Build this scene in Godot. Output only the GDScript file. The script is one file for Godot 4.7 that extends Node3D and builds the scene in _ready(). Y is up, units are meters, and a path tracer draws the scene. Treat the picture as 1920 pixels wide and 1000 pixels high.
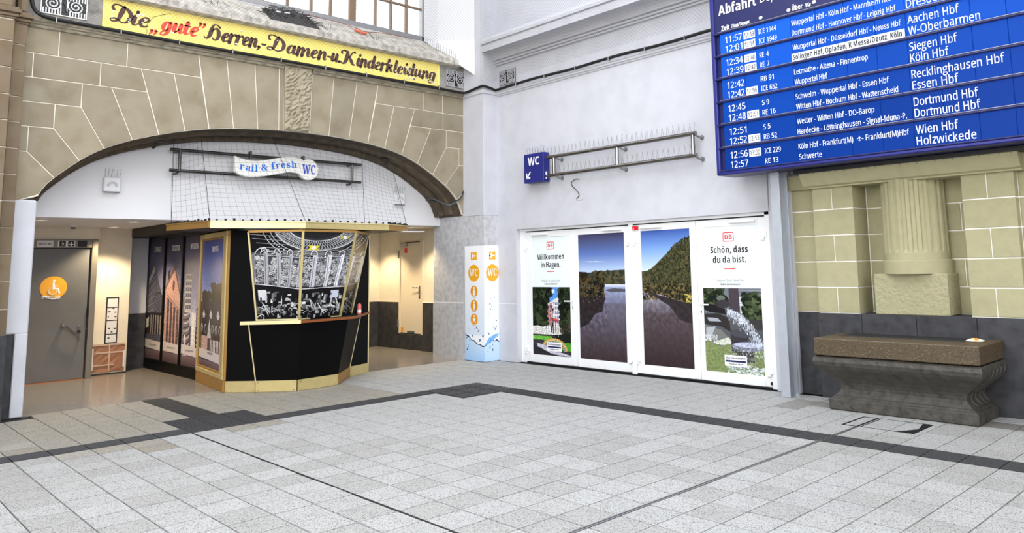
extends Node3D
# A station hall corner: arched recess with a ticket-booth kiosk on the left, glazed doors, departure board and stone trough on the right.
# World: x runs along the right wall, z along the left wall, the inner corner is the origin, y is up, metres.

const F := 1442.97
const PX := 1097.19
const PY := 310.31
const CAM := Vector3(11.05, 1.6, 8.53)
const T := 0.2935          # floor tile pitch
const X0 := 7.56           # a joint across x
const Z0 := 5.60           # a joint across z
var cam_basis: Basis
var taken := {}
var M := {}
var rng := RandomNumberGenerator.new()
var fonts := {}
var fontinfo := {}


func _ready() -> void:
	rng.seed = 11
	cam_basis = Basis(Vector3.UP, deg_to_rad(44.2746)) * Basis(Vector3.RIGHT, deg_to_rad(7.2884)) * Basis(Vector3.BACK, deg_to_rad(-1.3344))
	var cam := Camera3D.new()
	cam.name = "camera"
	cam.projection = Camera3D.PROJECTION_FRUSTUM
	cam.near = 0.1
	cam.far = 200.0
	cam.size = 2.0 * 500.0 / F * 0.1
	cam.frustum_offset = Vector2((960.0 - PX) / F, -(500.0 - PY) / F) * 0.1
	cam.transform = Transform3D(cam_basis, CAM)
	add_child(cam)
	cam.current = true
	var env := Environment.new()
	env.background_mode = Environment.BG_SKY
	var sky := Sky.new()
	var sm := ProceduralSkyMaterial.new()
	sm.sky_top_color = Color(0.93, 0.955, 1.0)
	sm.sky_horizon_color = Color(1.0, 0.98, 0.95)
	sm.ground_bottom_color = Color(0.62, 0.61, 0.6)
	sm.ground_horizon_color = Color(0.9, 0.89, 0.87)
	sm.sky_energy_multiplier = 1.75
	sm.ground_energy_multiplier = 1.2
	sky.sky_material = sm
	env.sky = sky
	env.tonemap_mode = Environment.TONE_MAPPER_LINEAR
	env.tonemap_exposure = 0.9
	env.sdfgi_enabled = true
	env.ssao_enabled = true
	env.ssil_enabled = true
	var we := WorldEnvironment.new()
	we.name = "environment"
	we.environment = env
	add_child(we)
	# daylight through the roof light and the two big windows behind the photographer
	area_light("roof_daylight", Vector3(6.3, 8.85, 5.6), Vector3.DOWN, Vector2(9.0, 9.0), Color(1.0, 0.995, 0.985), 0.56)
	area_light("front_window_daylight", Vector3(8.6, 5.0, 13.85), Vector3(0, 0, -1), Vector2(11.0, 5.6), Color(1.0, 0.99, 0.97), 0.64)
	area_light("side_window_daylight", Vector3(15.85, 5.0, 7.6), Vector3(-1, 0, 0), Vector2(10.0, 5.6), Color(1.0, 0.995, 0.985), 0.66)
	materials()
	hall()
	left_wall()
	recess()
	right_wall()
	stone_corner()
	kiosk()
	board()
	small_things()


func area_light(called: String, at: Vector3, dir: Vector3, size: Vector2, col: Color, energy: float) -> void:
	var l := AreaLight3D.new()
	l.name = called
	l.area_size = size
	l.area_normalize_energy = false
	l.light_color = col
	l.light_energy = energy
	l.area_range = 40.0
	l.shadow_enabled = true
	add_child(l)
	var up := Vector3.UP if absf(dir.y) < 0.9 else Vector3.BACK
	l.look_at_from_position(at, at + dir, up)


# ---------------------------------------------------------------- helpers

class MB:
	var v := PackedVector3Array()
	var n := PackedVector3Array()
	var uv := PackedVector2Array()
	var xf := Transform3D.IDENTITY

	func tri(a: Vector3, b: Vector3, c: Vector3, na = null, nb = null, nc = null, ua := Vector2.ZERO, ub := Vector2.ZERO, uc := Vector2.ZERO) -> void:
		# a, b, c run counter-clockwise seen from the front
		var fn := (b - a).cross(c - a)
		if fn.length_squared() < 1e-18:
			return
		fn = fn.normalized()
		var bs := xf.basis
		for k in [[a, na, ua], [c, nc, uc], [b, nb, ub]]:
			v.append(xf * k[0])
			n.append((bs * (fn if k[1] == null else k[1])).normalized())
			uv.append(k[2])

	func quad(a: Vector3, b: Vector3, c: Vector3, d: Vector3) -> void:
		# counter-clockwise from lower left; the picture's upper left is (0, 0)
		tri(a, b, c, null, null, null, Vector2(0, 1), Vector2(1, 1), Vector2(1, 0))
		tri(a, c, d, null, null, null, Vector2(0, 1), Vector2(1, 0), Vector2(0, 0))

	func quad_uv(p: Array, u: Array) -> void:
		tri(p[0], p[1], p[2], null, null, null, u[0], u[1], u[2])
		tri(p[0], p[2], p[3], null, null, null, u[0], u[2], u[3])

	func box(a: Vector3, b: Vector3, bev := 0.0) -> void:
		var lo := Vector3(minf(a.x, b.x), minf(a.y, b.y), minf(a.z, b.z))
		var hi := Vector3(maxf(a.x, b.x), maxf(a.y, b.y), maxf(a.z, b.z))
		var c := (lo + hi) / 2.0
		var h := (hi - lo) / 2.0
		var e := minf(bev, minf(h.x, minf(h.y, h.z)) * 0.9)
		var ax := [Vector3.RIGHT, Vector3.UP, Vector3.BACK]
		for i in 3:
			var u: Vector3 = ax[(i + 1) % 3]
			var w: Vector3 = ax[(i + 2) % 3]
			var hu: float = h[(i + 1) % 3]
			var hw: float = h[(i + 2) % 3]
			for s in [1.0, -1.0]:
				var o: Vector3 = c + ax[i] * (h[i] * s)
				var uu: Vector3 = u * (hu - e) * s
				var ww: Vector3 = w * (hw - e)
				quad(o - uu - ww, o + uu - ww, o + uu + ww, o - uu + ww)
		if e <= 0.0:
			return
		mid = c
		for i in 3:
			var u2: Vector3 = ax[(i + 1) % 3]
			var w2: Vector3 = ax[(i + 2) % 3]
			var l: Vector3 = ax[i] * (h[i] - e)
			for su in [1.0, -1.0]:
				for sw in [1.0, -1.0]:
					var p: Vector3 = c + u2 * (h[(i + 1) % 3] * su) + w2 * ((h[(i + 2) % 3] - e) * sw)
					var q: Vector3 = c + u2 * ((h[(i + 1) % 3] - e) * su) + w2 * (h[(i + 2) % 3] * sw)
					quad_out(p - l, p + l, q + l, q - l)
		for sx in [1.0, -1.0]:
			for sy in [1.0, -1.0]:
				for sz in [1.0, -1.0]:
					var k := c + h * Vector3(sx, sy, sz)
					var pa := k - Vector3(0, e * sy, e * sz)
					var pb := k - Vector3(e * sx, 0, e * sz)
					var pc := k - Vector3(e * sx, e * sy, 0)
					if sx * sy * sz > 0.0:
						tri(pa, pb, pc)
					else:
						tri(pa, pc, pb)

	var mid := Vector3.ZERO

	func quad_out(a: Vector3, b: Vector3, c: Vector3, d: Vector3) -> void:
		# faces away from mid
		if (b - a).cross(c - a).dot((a + c) / 2.0 - mid) >= 0.0:
			quad(a, b, c, d)
		else:
			quad(d, c, b, a)

	func prism(pts: PackedVector2Array, z0: float, z1: float, bev := 0.0, back := false) -> void:
		var p := pts.duplicate()
		if _area(p) < 0.0:
			p.reverse()
		var f := inset(p, bev) if bev > 0.0 else p
		var idx := Geometry2D.triangulate_polygon(f)
		for k in range(0, idx.size(), 3):
			var a := f[idx[k]]
			var b := f[idx[k + 1]]
			var c := f[idx[k + 2]]
			if (b - a).cross(c - a) < 0.0:
				var t := b
				b = c
				c = t
			tri(Vector3(a.x, a.y, z1), Vector3(b.x, b.y, z1), Vector3(c.x, c.y, z1), null, null, null, a, b, c)
			if back:
				tri(Vector3(a.x, a.y, z0), Vector3(c.x, c.y, z0), Vector3(b.x, b.y, z0))
		var m := p.size()
		for i in m:
			var j := (i + 1) % m
			quad(Vector3(p[i].x, p[i].y, z0), Vector3(p[j].x, p[j].y, z0), Vector3(p[j].x, p[j].y, z1 - bev), Vector3(p[i].x, p[i].y, z1 - bev))
			if bev > 0.0:
				quad(Vector3(p[i].x, p[i].y, z1 - bev), Vector3(p[j].x, p[j].y, z1 - bev), Vector3(f[j].x, f[j].y, z1), Vector3(f[i].x, f[i].y, z1))

	static func _area(p: PackedVector2Array) -> float:
		var s := 0.0
		for i in p.size():
			s += p[i].cross(p[(i + 1) % p.size()])
		return s

	static func inset(p: PackedVector2Array, d: float) -> PackedVector2Array:
		# p runs counter-clockwise
		var out := PackedVector2Array()
		var m := p.size()
		for i in m:
			var e0 := (p[i] - p[(i - 1 + m) % m]).normalized()
			var e1 := (p[(i + 1) % m] - p[i]).normalized()
			var n0 := Vector2(-e0.y, e0.x)
			var n1 := Vector2(-e1.y, e1.x)
			out.append(p[i] + (n0 + n1) * d / maxf(0.35, 1.0 + n0.dot(n1)))
		return out

	func tube(pts: Array, r: float, sides := 8, caps := true) -> void:
		var m := pts.size()
		var rings := []
		var side := Vector3.ZERO
		for i in m:
			var a: Vector3 = pts[maxi(i - 1, 0)]
			var b: Vector3 = pts[mini(i + 1, m - 1)]
			var d := (b - a).normalized()
			if side == Vector3.ZERO:
				side = d.cross(Vector3.UP if absf(d.y) < 0.9 else Vector3.RIGHT).normalized()
			side = (side - d * side.dot(d)).normalized()
			var w := d.cross(side)
			var ring := []
			for k in sides:
				var t := TAU * k / sides
				ring.append(side * cos(t) + w * sin(t))
			rings.append(ring)
		for i in m - 1:
			var pa: Vector3 = pts[i]
			var pb: Vector3 = pts[i + 1]
			for k in sides:
				var l := (k + 1) % sides
				var a0: Vector3 = rings[i][k]
				var a1: Vector3 = rings[i][l]
				var b0: Vector3 = rings[i + 1][k]
				var b1: Vector3 = rings[i + 1][l]
				tri(pa + a0 * r, pa + a1 * r, pb + b1 * r, a0, a1, b1)
				tri(pa + a0 * r, pb + b1 * r, pb + b0 * r, a0, b1, b0)
		if caps:
			for k in range(1, sides - 1):
				var p0: Vector3 = pts[0]
				var p1: Vector3 = pts[m - 1]
				tri(p0 + rings[0][0] * r, p0 + rings[0][k + 1] * r, p0 + rings[0][k] * r)
				tri(p1 + rings[m - 1][0] * r, p1 + rings[m - 1][k] * r, p1 + rings[m - 1][k + 1] * r)

	func lathe(prof: Array, sides := 24, shape := 0.0, flutes := 20) -> void:
		# prof holds Vector2(radius, height) from the bottom up; shape > 0 cuts flutes that deep
		for i in prof.size() - 1:
			for k in sides:
				var q := []
				for c in [[i, k], [i, k + 1], [i + 1, k + 1], [i + 1, k]]:
					var t: float = TAU * c[1] / sides
					var r: float = prof[c[0]].x
					q.append(Vector3(r * cos(t), prof[c[0]].y, -r * sin(t)))
				var n0 := Vector3(cos(TAU * k / sides), 0, -sin(TAU * k / sides))
				var n1 := Vector3(cos(TAU * (k + 1) / sides), 0, -sin(TAU * (k + 1) / sides))
				if absf(prof[i].x - prof[i + 1].x) > absf(prof[i].y - prof[i + 1].y):
					tri(q[0], q[1], q[2])
					tri(q[0], q[2], q[3])
				else:
					tri(q[0], q[1], q[2], n0, n1, n1)
					tri(q[0], q[2], q[3], n0, n1, n0)

	func disc(c: Vector3, u: Vector3, w: Vector3, r0: float, r1: float, depth := 0.0, sides := 28) -> void:
		# an ellipse in the plane of u and w, raised by depth along u x w
		var nn := u.cross(w).normalized()
		var o := c + nn * depth
		for k in sides:
			var t := TAU * k / sides
			var s := TAU * (k + 1) / sides
			var a := u * cos(t) * r0 + w * sin(t) * r1
			var b := u * cos(s) * r0 + w * sin(s) * r1
			tri(o, o + a, o + b, null, null, null, Vector2(0.5, 0.5), Vector2(0.5 + 0.5 * cos(t), 0.5 - 0.5 * sin(t)), Vector2(0.5 + 0.5 * cos(s), 0.5 - 0.5 * sin(s)))
			if depth > 0.0:
				quad(c + a, c + b, o + b, o + a)

	func mesh() -> ArrayMesh:
		var arr := []
		arr.resize(Mesh.ARRAY_MAX)
		arr[Mesh.ARRAY_VERTEX] = v
		arr[Mesh.ARRAY_NORMAL] = n
		arr[Mesh.ARRAY_TEX_UV] = uv
		var m := ArrayMesh.new()
		m.add_surface_from_arrays(Mesh.PRIMITIVE_TRIANGLES, arr)
		return m


class Paint:
	# a small raster painter; every coordinate is a share of the picture, (0, 0) is the upper left
	var im: Image
	var w: int
	var h: int

	func _init(ww: int, hh: int, c: Color) -> void:
		w = ww
		h = hh
		im = Image.create(w, h, false, Image.FORMAT_RGB8)
		im.fill(c)

	func span(x0: float, x1: float, y: int, c: Color) -> void:
		var a := clampi(int(round(x0)), 0, w)
		var b := clampi(int(round(x1)), 0, w)
		if b > a and y >= 0 and y < h:
			im.fill_rect(Rect2i(a, y, b - a, 1), c)

	func rect(x0: float, y0: float, x1: float, y1: float, c: Color) -> void:
		for y in range(int(round(y0 * h)), int(round(y1 * h))):
			span(x0 * w, x1 * w, y, c)

	func grad(x0: float, y0: float, x1: float, y1: float, a: Color, b: Color) -> void:
		var r0 := int(round(y0 * h))
		var r1 := int(round(y1 * h))
		for y in range(r0, r1):
			span(x0 * w, x1 * w, y, a.lerp(b, float(y - r0) / maxf(1.0, r1 - r0)))

	func poly(p: Array, c: Color) -> void:
		var lo := 1e9
		var hi := -1e9
		for q in p:
			lo = minf(lo, q.y)
			hi = maxf(hi, q.y)
		for y in range(maxi(0, int(floor(lo * h))), mini(h, int(ceil(hi * h)))):
			var yy := (y + 0.5) / h
			var xs := []
			for i in p.size():
				var a: Vector2 = p[i]
				var b: Vector2 = p[(i + 1) % p.size()]
				if (a.y <= yy) != (b.y <= yy):
					xs.append(a.x + (b.x - a.x) * (yy - a.y) / (b.y - a.y))
			xs.sort()
			for i in range(0, xs.size() - 1, 2):
				span(xs[i] * w, xs[i + 1] * w, y, c)

	func ell(cx: float, cy: float, rx: float, ry: float, c: Color) -> void:
		for y in range(int(floor((cy - ry) * h)), int(ceil((cy + ry) * h)) + 1):
			var t := ((y + 0.5) / h - cy) / ry
			if absf(t) < 1.0:
				var d := rx * sqrt(1.0 - t * t)
				span((cx - d) * w, (cx + d) * w, y, c)

	func line(a: Vector2, b: Vector2, px: float, c: Color) -> void:
		var n := int(ceil(maxf(absf(b.x - a.x) * w, absf(b.y - a.y) * h))) + 1
		for i in n + 1:
			var q := a.lerp(b, float(i) / n) * Vector2(w, h)
			im.fill_rect(Rect2i(int(q.x - px / 2.0), int(q.y - px / 2.0), maxi(1, int(round(px))), maxi(1, int(round(px)))).intersection(Rect2i(0, 0, w, h)), c)

	func arc(cx: float, cy: float, rx: float, ry: float, t0: float, t1: float, px: float, c: Color) -> void:
		var n := 40
		for i in n:
			var a := t0 + (t1 - t0) * i / n
			var b := t0 + (t1 - t0) * (i + 1) / n
			line(Vector2(cx + rx * cos(a), cy + ry * sin(a)), Vector2(cx + rx * cos(b), cy + ry * sin(b)), px, c)

	func grain(x0: float, y0: float, x1: float, y1: float, amount: float, freq: float, seed: int, blocky := false) -> void:
		var nz := FastNoiseLite.new()
		nz.seed = seed
		nz.frequency = freq
		nz.noise_type = FastNoiseLite.TYPE_CELLULAR if blocky else FastNoiseLite.TYPE_SIMPLEX
		nz.fractal_octaves = 3
		for y in range(clampi(int(y0 * h), 0, h), clampi(int(y1 * h), 0, h)):
			for x in range(clampi(int(x0 * w), 0, w), clampi(int(x1 * w), 0, w)):
				var k := 1.0 + amount * (nz.get_noise_2d(x, y) + (0.45 if blocky else 0.0))
				var c := im.get_pixel(x, y)
				im.set_pixel(x, y, Color(clampf(c.r * k, 0, 1), clampf(c.g * k, 0, 1), clampf(c.b * k, 0, 1)))

	func blobs(r: RandomNumberGenerator, x0: float, y0: float, x1: float, y1: float, count: int, size: float, cols: Array, flat := 0.7) -> void:
		for i in count:
			var s := size * r.randf_range(0.4, 1.0)
			ell(r.randf_range(x0, x1), r.randf_range(y0, y1), s, s * flat * w / h, cols[r.randi() % cols.size()])

	func tex() -> ImageTexture:
		return ImageTexture.create_from_image(im)


func numbered(called: String, par: Node) -> String:
	var key := str(par.get_instance_id()) + called
	var k: int = taken.get(key, 0)
	taken[key] = k + 1
	return called if k == 0 else "%s_%03d" % [called, k]


func tag(o: Node, label: String, category: String, group := "", kind := "") -> void:
	if label:
		o.set_meta("label", label)
	if category:
		o.set_meta("category", category)
	if group:
		o.set_meta("group", group)
	if kind:
		o.set_meta("kind", kind)


func thing(called: String, label: String, category: String, at := Vector3.ZERO, group := "") -> Node3D:
	var o := Node3D.new()
	o.name = numbered(called, self)
	add_child(o, true)
	o.position = at
	tag(o, label, category, group)
	return o


func put(called: String, m, mat: Material, par: Node = null, kind := "") -> MeshInstance3D:
	if par == null:
		par = self
	var o := MeshInstance3D.new()
	o.mesh = m.mesh() if m is MB else m
	o.material_override = mat
	o.name = numbered(called, par)
	o.cast_shadow = GeometryInstance3D.SHADOW_CASTING_SETTING_ON
	par.add_child(o, true)
	if par != self:
		o.transform = (par as Node3D).global_transform.affine_inverse()
	if kind:
		o.set_meta("kind", kind)
	return o


func struct(called: String, m, mat: Material, label := "") -> MeshInstance3D:
	var o := put(called, m, mat)
	o.set_meta("kind", "structure")
	if label:
		o.set_meta("label", label)
		o.set_meta("category", called.split("_")[0])
	return o


func setting(called: String, label := "") -> Node3D:
	var o := Node3D.new()
	o.name = numbered(called, self)
	add_child(o, true)
	o.set_meta("kind", "structure")
	if label:
		o.set_meta("label", label)
		o.set_meta("category", called.split("_")[0])
	return o


func bx(a: Vector3, b: Vector3, bev := 0.0) -> MB:
	var m := MB.new()
	m.box(a, b, bev)
	return m


func FL(x: float) -> Transform3D:      # a frame on the left wall: local x runs towards -z, z out of the wall
	return Transform3D(Basis(Vector3(0, 0, -1), Vector3.UP, Vector3.RIGHT), Vector3(x, 0, 0))


func FR(z: float) -> Transform3D:      # a frame on the right wall
	return Transform3D(Basis.IDENTITY, Vector3(0, 0, z))


func lz(pts: Array) -> PackedVector2Array:  # (z, y) pairs of the left wall into its frame
	var o := PackedVector2Array()
	for p in pts:
		o.append(Vector2(-p.x, p.y))
	return o


func font(kind: String) -> Font:
	if not fonts.has(kind):
		var sf := SystemFont.new()
		sf.font_names = PackedStringArray(["Droid Serif" if kind.begins_with("serif") else "Droid Sans"])
		sf.font_weight = 400 if kind in ["sans", "serif"] else 700
		var f: Font = sf
		if kind.ends_with("heavy"):
			var fv := FontVariation.new()
			fv.base_font = sf
			fv.variation_embolden = 0.75
			f = fv
		fonts[kind] = f
		var t := TextMesh.new()
		t.font = f
		t.font_size = 48
		t.pixel_size = 0.01
		t.text = "H"
		var b := t.get_aabb()
		fontinfo[kind] = [b.position.y, b.size.y]
	return fonts[kind]


func text(par: Node, s: String, fr: Transform3D, u: float, v: float, cap: float, mat: Material, kind := "sans", width := 0.0, align := 0, shear := 0.0, called := "lettering", depth := 0.004) -> MeshInstance3D:
	# s with its baseline at v, its left end (align 0), middle (1) or right end (2) at u; width 0 keeps the font's own
	var t := TextMesh.new()
	t.font = font(kind)
	t.font_size = 48
	t.pixel_size = 0.01
	t.depth = 1.0
	t.curve_step = 3.0 if cap > 0.1 else 6.0
	t.text = s
	var b := t.get_aabb()
	var ky: float = cap / fontinfo[kind][1]
	var kx := width / b.size.x if width > 0.0 else ky
	var x: float = u - b.position.x * kx - [0.0, 0.5, 1.0][align] * b.size.x * kx
	var o := put(called, t, mat, par)
	var loc := Transform3D(Basis(Vector3(kx, 0, 0), Vector3(shear * ky, ky, 0), Vector3(0, 0, depth)), Vector3(x - shear * ky * fontinfo[kind][0], v - fontinfo[kind][0] * ky, 0))
	o.transform = (par as Node3D).global_transform.affine_inverse() * fr * loc
	return o


# ---------------------------------------------------------------- materials

func noise_tex(seed: int, freq: float, cols: Array, size := 256, octaves := 4, kind := FastNoiseLite.TYPE_SIMPLEX_SMOOTH) -> NoiseTexture2D:
	var t := NoiseTexture2D.new()
	t.width = size
	t.height = size
	t.seamless = true
	t.seamless_blend_skirt = 0.3
	var nz := FastNoiseLite.new()
	nz.seed = seed
	nz.frequency = freq
	nz.noise_type = kind
	nz.fractal_octaves = octaves
	t.noise = nz
	var g := Gradient.new()
	g.offsets = PackedFloat32Array([0.0, 1.0])
	g.colors = PackedColorArray([cols[0], cols[cols.size() - 1]])
	for k in range(1, cols.size() - 1):
		g.add_point(float(k) / (cols.size() - 1), cols[k])
	t.color_ramp = g
	return t


func plain(c: Color, rough := 0.7, metal := 0.0) -> StandardMaterial3D:
	var m := StandardMaterial3D.new()
	m.albedo_color = c
	m.roughness = rough
	m.metallic = metal
	return m


func surfaced(c: Color, t: Texture2D, scale: float, rough := 0.8, metal := 0.0, bump: Texture2D = null, bump_cm := 0.2) -> StandardMaterial3D:
	var m := plain(c, rough, metal)
	m.albedo_texture = t
	m.uv1_triplanar = true
	m.uv1_world_triplanar = true
	m.uv1_triplanar_sharpness = 4.0
	m.uv1_scale = Vector3.ONE * scale
	if bump:
		m.heightmap_enabled = true
		m.heightmap_texture = bump
		m.heightmap_scale = bump_cm
	return m


func picture(t: Texture2D, rough := 0.45) -> StandardMaterial3D:
	var m := plain(Color.WHITE, rough)
	m.albedo_texture = t
	m.texture_repeat = false
	m.metallic_specular = 0.2
	return m


func grey(v: float) -> Color:
	return Color(v, v, v)


func speckle() -> ImageTexture:
	var r := RandomNumberGenerator.new()
	r.seed = 5
	var p := Paint.new(512, 512, grey(0.90))
	for i in 9000:
		var s := r.randi_range(1, 4)
		var v := r.randf_range(0.80, 1.0)
		p.im.fill_rect(Rect2i(r.randi_range(0, 511), r.randi_range(0, 511), s + r.randi_range(0, 2), s), Color(v, v, v * 0.99))
	for i in 6500:
		var s := r.randi_range(1, 3)
		var v := r.randf_range(0.12, 0.68)
		p.im.fill_rect(Rect2i(r.randi_range(0, 511), r.randi_range(0, 511), s + r.randi_range(0, 2), s), Color(v, v * 0.99, v * 0.97))
	return p.tex()


func materials() -> void:
	var mottle := noise_tex(3, 0.02, [grey(0.95), grey(0.975), grey(1.0), grey(0.965)], 256, 5)
	var fine := noise_tex(8, 0.09, [grey(0.72), grey(0.95), grey(1.0), grey(0.84)], 256, 5)
	var rough := noise_tex(14, 0.05, [grey(0.1), grey(0.6), grey(1.0)], 256, 5)
	var blotch := noise_tex(21, 0.012, [Color(0.87, 0.85, 0.81), Color(0.96, 0.95, 0.93), Color(1, 1, 1), Color(0.94, 0.92, 0.88)], 256, 5)
	var dirt := noise_tex(33, 0.03, [grey(0.6), grey(0.82), grey(0.95), grey(1.0)], 256, 6)
	var spk := speckle()
	M.tile = []
	for c in [Color(0.75, 0.75, 0.742), Color(0.738, 0.738, 0.73), Color(0.76, 0.76, 0.752), Color(0.71, 0.706, 0.692), Color(0.742, 0.739, 0.728)]:
		M.tile.append(surfaced(c, spk, 1.45, 0.62))
	M.tile_warm = []
	for c in [Color(0.67, 0.648, 0.602), Color(0.645, 0.62, 0.57), Color(0.70, 0.683, 0.648)]:
		M.tile_warm.append(surfaced(c, spk, 1.45, 0.62))
	M.tile_dirty = [surfaced(Color(0.55, 0.535, 0.51), spk, 1.45, 0.6), surfaced(Color(0.63, 0.62, 0.60), spk, 1.45, 0.6)]
	M.joint = plain(Color(0.07, 0.068, 0.066), 0.9)
	M.tactile = surfaced(Color(0.215, 0.215, 0.222), fine, 2.0, 0.6)
	M.sand = []
	for c in [Color(0.585, 0.547, 0.468), Color(0.565, 0.527, 0.45), Color(0.60, 0.562, 0.48), Color(0.57, 0.537, 0.462)]:
		M.sand.append(surfaced(c, blotch, 0.55, 0.88, 0.0, rough, 0.15))
	M.sand_rough = surfaced(Color(0.64, 0.605, 0.52), blotch, 1.3, 0.92, 0.0, rough, 1.2)
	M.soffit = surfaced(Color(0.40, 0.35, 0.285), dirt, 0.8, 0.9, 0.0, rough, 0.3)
	M.brownstone = []
	for c in [Color(0.475, 0.415, 0.335), Color(0.455, 0.395, 0.315), Color(0.495, 0.435, 0.35)]:
		M.brownstone.append(surfaced(c, blotch, 0.6, 0.85, 0.0, rough, 0.15))
	M.mortar = plain(Color(0.93, 0.9, 0.83), 0.9)
	M.yellowstone = []
	for c in [Color(0.665, 0.645, 0.505), Color(0.655, 0.635, 0.495), Color(0.675, 0.655, 0.515)]:
		M.yellowstone.append(surfaced(c, mottle, 0.9, 0.85, 0.0, rough, 0.2))
	M.white_mortar = plain(Color(0.95, 0.94, 0.9), 0.9)
	M.slate = surfaced(Color(0.245, 0.245, 0.26), dirt, 0.7, 0.62)
	M.white = surfaced(Color(0.79, 0.793, 0.818), mottle, 0.35, 0.85)
	M.white_plain = plain(Color(0.90, 0.90, 0.91), 0.8)
	M.ceiling = plain(Color(0.9, 0.9, 0.9), 0.9)
	M.greyplaster = surfaced(Color(0.66, 0.645, 0.62), dirt, 0.5, 0.9)
	M.concrete = surfaced(Color(0.79, 0.79, 0.80), noise_tex(77, 0.03, [grey(0.85), grey(0.93), grey(1.0), grey(0.96)], 256, 6), 0.9, 0.85)
	M.ledge = surfaced(Color(0.84, 0.815, 0.77), dirt, 0.9, 0.95, 0.0, rough, 0.15)
	M.moulding = surfaced(Color(0.66, 0.625, 0.545), dirt, 0.9, 0.95, 0.0, rough, 0.15)
	M.cream = surfaced(Color(0.92, 0.89, 0.82), mottle, 0.4, 0.8)
	M.cream_door = plain(Color(0.90, 0.85, 0.76), 0.55)
	M.terracotta = surfaced(Color(0.55, 0.525, 0.50), mottle, 0.9, 0.2)
	M.iron = plain(Color(0.06, 0.06, 0.065), 0.5)
	M.cable = plain(Color(0.03, 0.03, 0.03), 0.6)
	M.black = plain(Color(0.03, 0.03, 0.034), 0.45)
	M.black.metallic_specular = 0.22
	M.black_matt = plain(Color(0.05, 0.05, 0.055), 0.7)
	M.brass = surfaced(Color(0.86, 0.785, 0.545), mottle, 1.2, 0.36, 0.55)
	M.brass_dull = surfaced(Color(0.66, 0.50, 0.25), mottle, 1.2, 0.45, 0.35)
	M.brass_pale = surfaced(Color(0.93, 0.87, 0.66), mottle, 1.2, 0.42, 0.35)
	M.copper = plain(Color(0.62, 0.36, 0.2), 0.4, 0.5)
	M.steel = plain(Color(0.56, 0.55, 0.54), 0.16, 1.0)
	M.steel_dull = plain(Color(0.62, 0.62, 0.62), 0.45, 0.8)
	M.galv = surfaced(Color(0.70, 0.72, 0.75), mottle, 0.8, 0.5, 0.25)
	M.doorgrey = surfaced(Color(0.42, 0.42, 0.42), mottle, 0.6, 0.5)
	M.doorwhite = plain(Color(0.97, 0.975, 0.975), 0.4)
	M.gasket = plain(Color(0.12, 0.12, 0.13), 0.7)
	M.frame_metal = plain(Color(0.50, 0.475, 0.44), 0.45, 0.3)
	M.cardboard = surfaced(Color(0.62, 0.44, 0.33), mottle, 1.5, 0.55)
	M.tape = plain(Color(0.80, 0.70, 0.62), 0.25)
	M.orange = plain(Color(0.97, 0.70, 0.13), 0.45)
	M.orange_deep = plain(Color(0.95, 0.62, 0.06), 0.45)
	M.white_ink = plain(Color(0.97, 0.97, 0.97), 0.5)
	M.ink = plain(Color(0.05, 0.05, 0.06), 0.5)
	M.ink_grey = plain(Color(0.35, 0.37, 0.4), 0.5)
	M.red = plain(Color(0.86, 0.05, 0.1), 0.5)
	M.sign_yellow = surfaced(Color(1.0, 0.92, 0.50), mottle, 0.8, 0.75)
	M.sign_brown = surfaced(Color(0.33, 0.21, 0.19), mottle, 1.4, 0.8)
	M.sign_red = surfaced(Color(0.92, 0.30, 0.25), mottle, 1.4, 0.8)
	M.chip = plain(Color(0.94, 0.92, 0.86), 0.9)
	M.navy = plain(Color(0.10, 0.13, 0.46), 0.4)
	M.navy_dark = plain(Color(0.085, 0.105, 0.33), 0.35)
	M.blue_ink = plain(Color(0.10, 0.45, 0.92), 0.5)
	M.granite = surfaced(Color(0.30, 0.285, 0.255), dirt, 1.1, 0.55, 0.0, rough, 0.6)
	var grit := Paint.new(256, 256, grey(0.62))
	var gr := RandomNumberGenerator.new()
	gr.seed = 17
	for i in 2600:
		var gs := gr.randi_range(1, 4)
		var gv := gr.randf_range(0.42, 0.8) if gr.randf() < 0.86 else gr.randf_range(0.85, 1.0)
		grit.im.fill_rect(Rect2i(gr.randi_range(0, 255), gr.randi_range(0, 255), gs + gr.randi_range(0, 3), gs), grey(gv))
	var gt := grit.tex()
	M.granite_brown = surfaced(Color(0.52, 0.44, 0.32), gt, 1.9, 0.45, 0.0, gt, 0.25)
	M.grate = plain(Color(0.13, 0.13, 0.135), 0.5)
	M.paper = plain(Color(0.93, 0.86, 0.76), 0.8)
	M.nest = surfaced(Color(0.26, 0.25, 0.25), dirt, 3.0, 0.95)
	M.window_frame = plain(Color(0.50, 0.40, 0.30), 0.6)
	M.poster_white = plain(Color(0.95, 0.985, 0.985), 0.35)
	M.steel_dark = plain(Color(0.36, 0.35, 0.34), 0.3, 0.9)
	M.sign_box = plain(Color(0.97, 0.97, 0.94), 0.4)
	M.blue_deep = plain(Color(0.10, 0.25, 0.80), 0.5)
	M.grille_pale = plain(Color(0.70, 0.70, 0.71), 0.6)
	M.sand_rough_yellow = surfaced(Color(0.655, 0.635, 0.50), mottle, 1.3, 0.9, 0.0, rough, 1.0)
	M.net = plain(Color(0.10, 0.10, 0.10), 0.7)
	M.net_pale = plain(Color(0.42, 0.42, 0.42), 0.7)
	var g := plain(Color(1, 1, 1, 0.06), 0.03)
	g.transparency = BaseMaterial3D.TRANSPARENCY_ALPHA
	M.glass = g
	var lamp := plain(Color(1, 0.95, 0.85), 0.5)
	lamp.emission_enabled = true
	lamp.emission = Color(1.0, 0.9, 0.72)
	lamp.emission_energy_multiplier = 2.2
	M.lamp = lamp
	M.lcd = []
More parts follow.
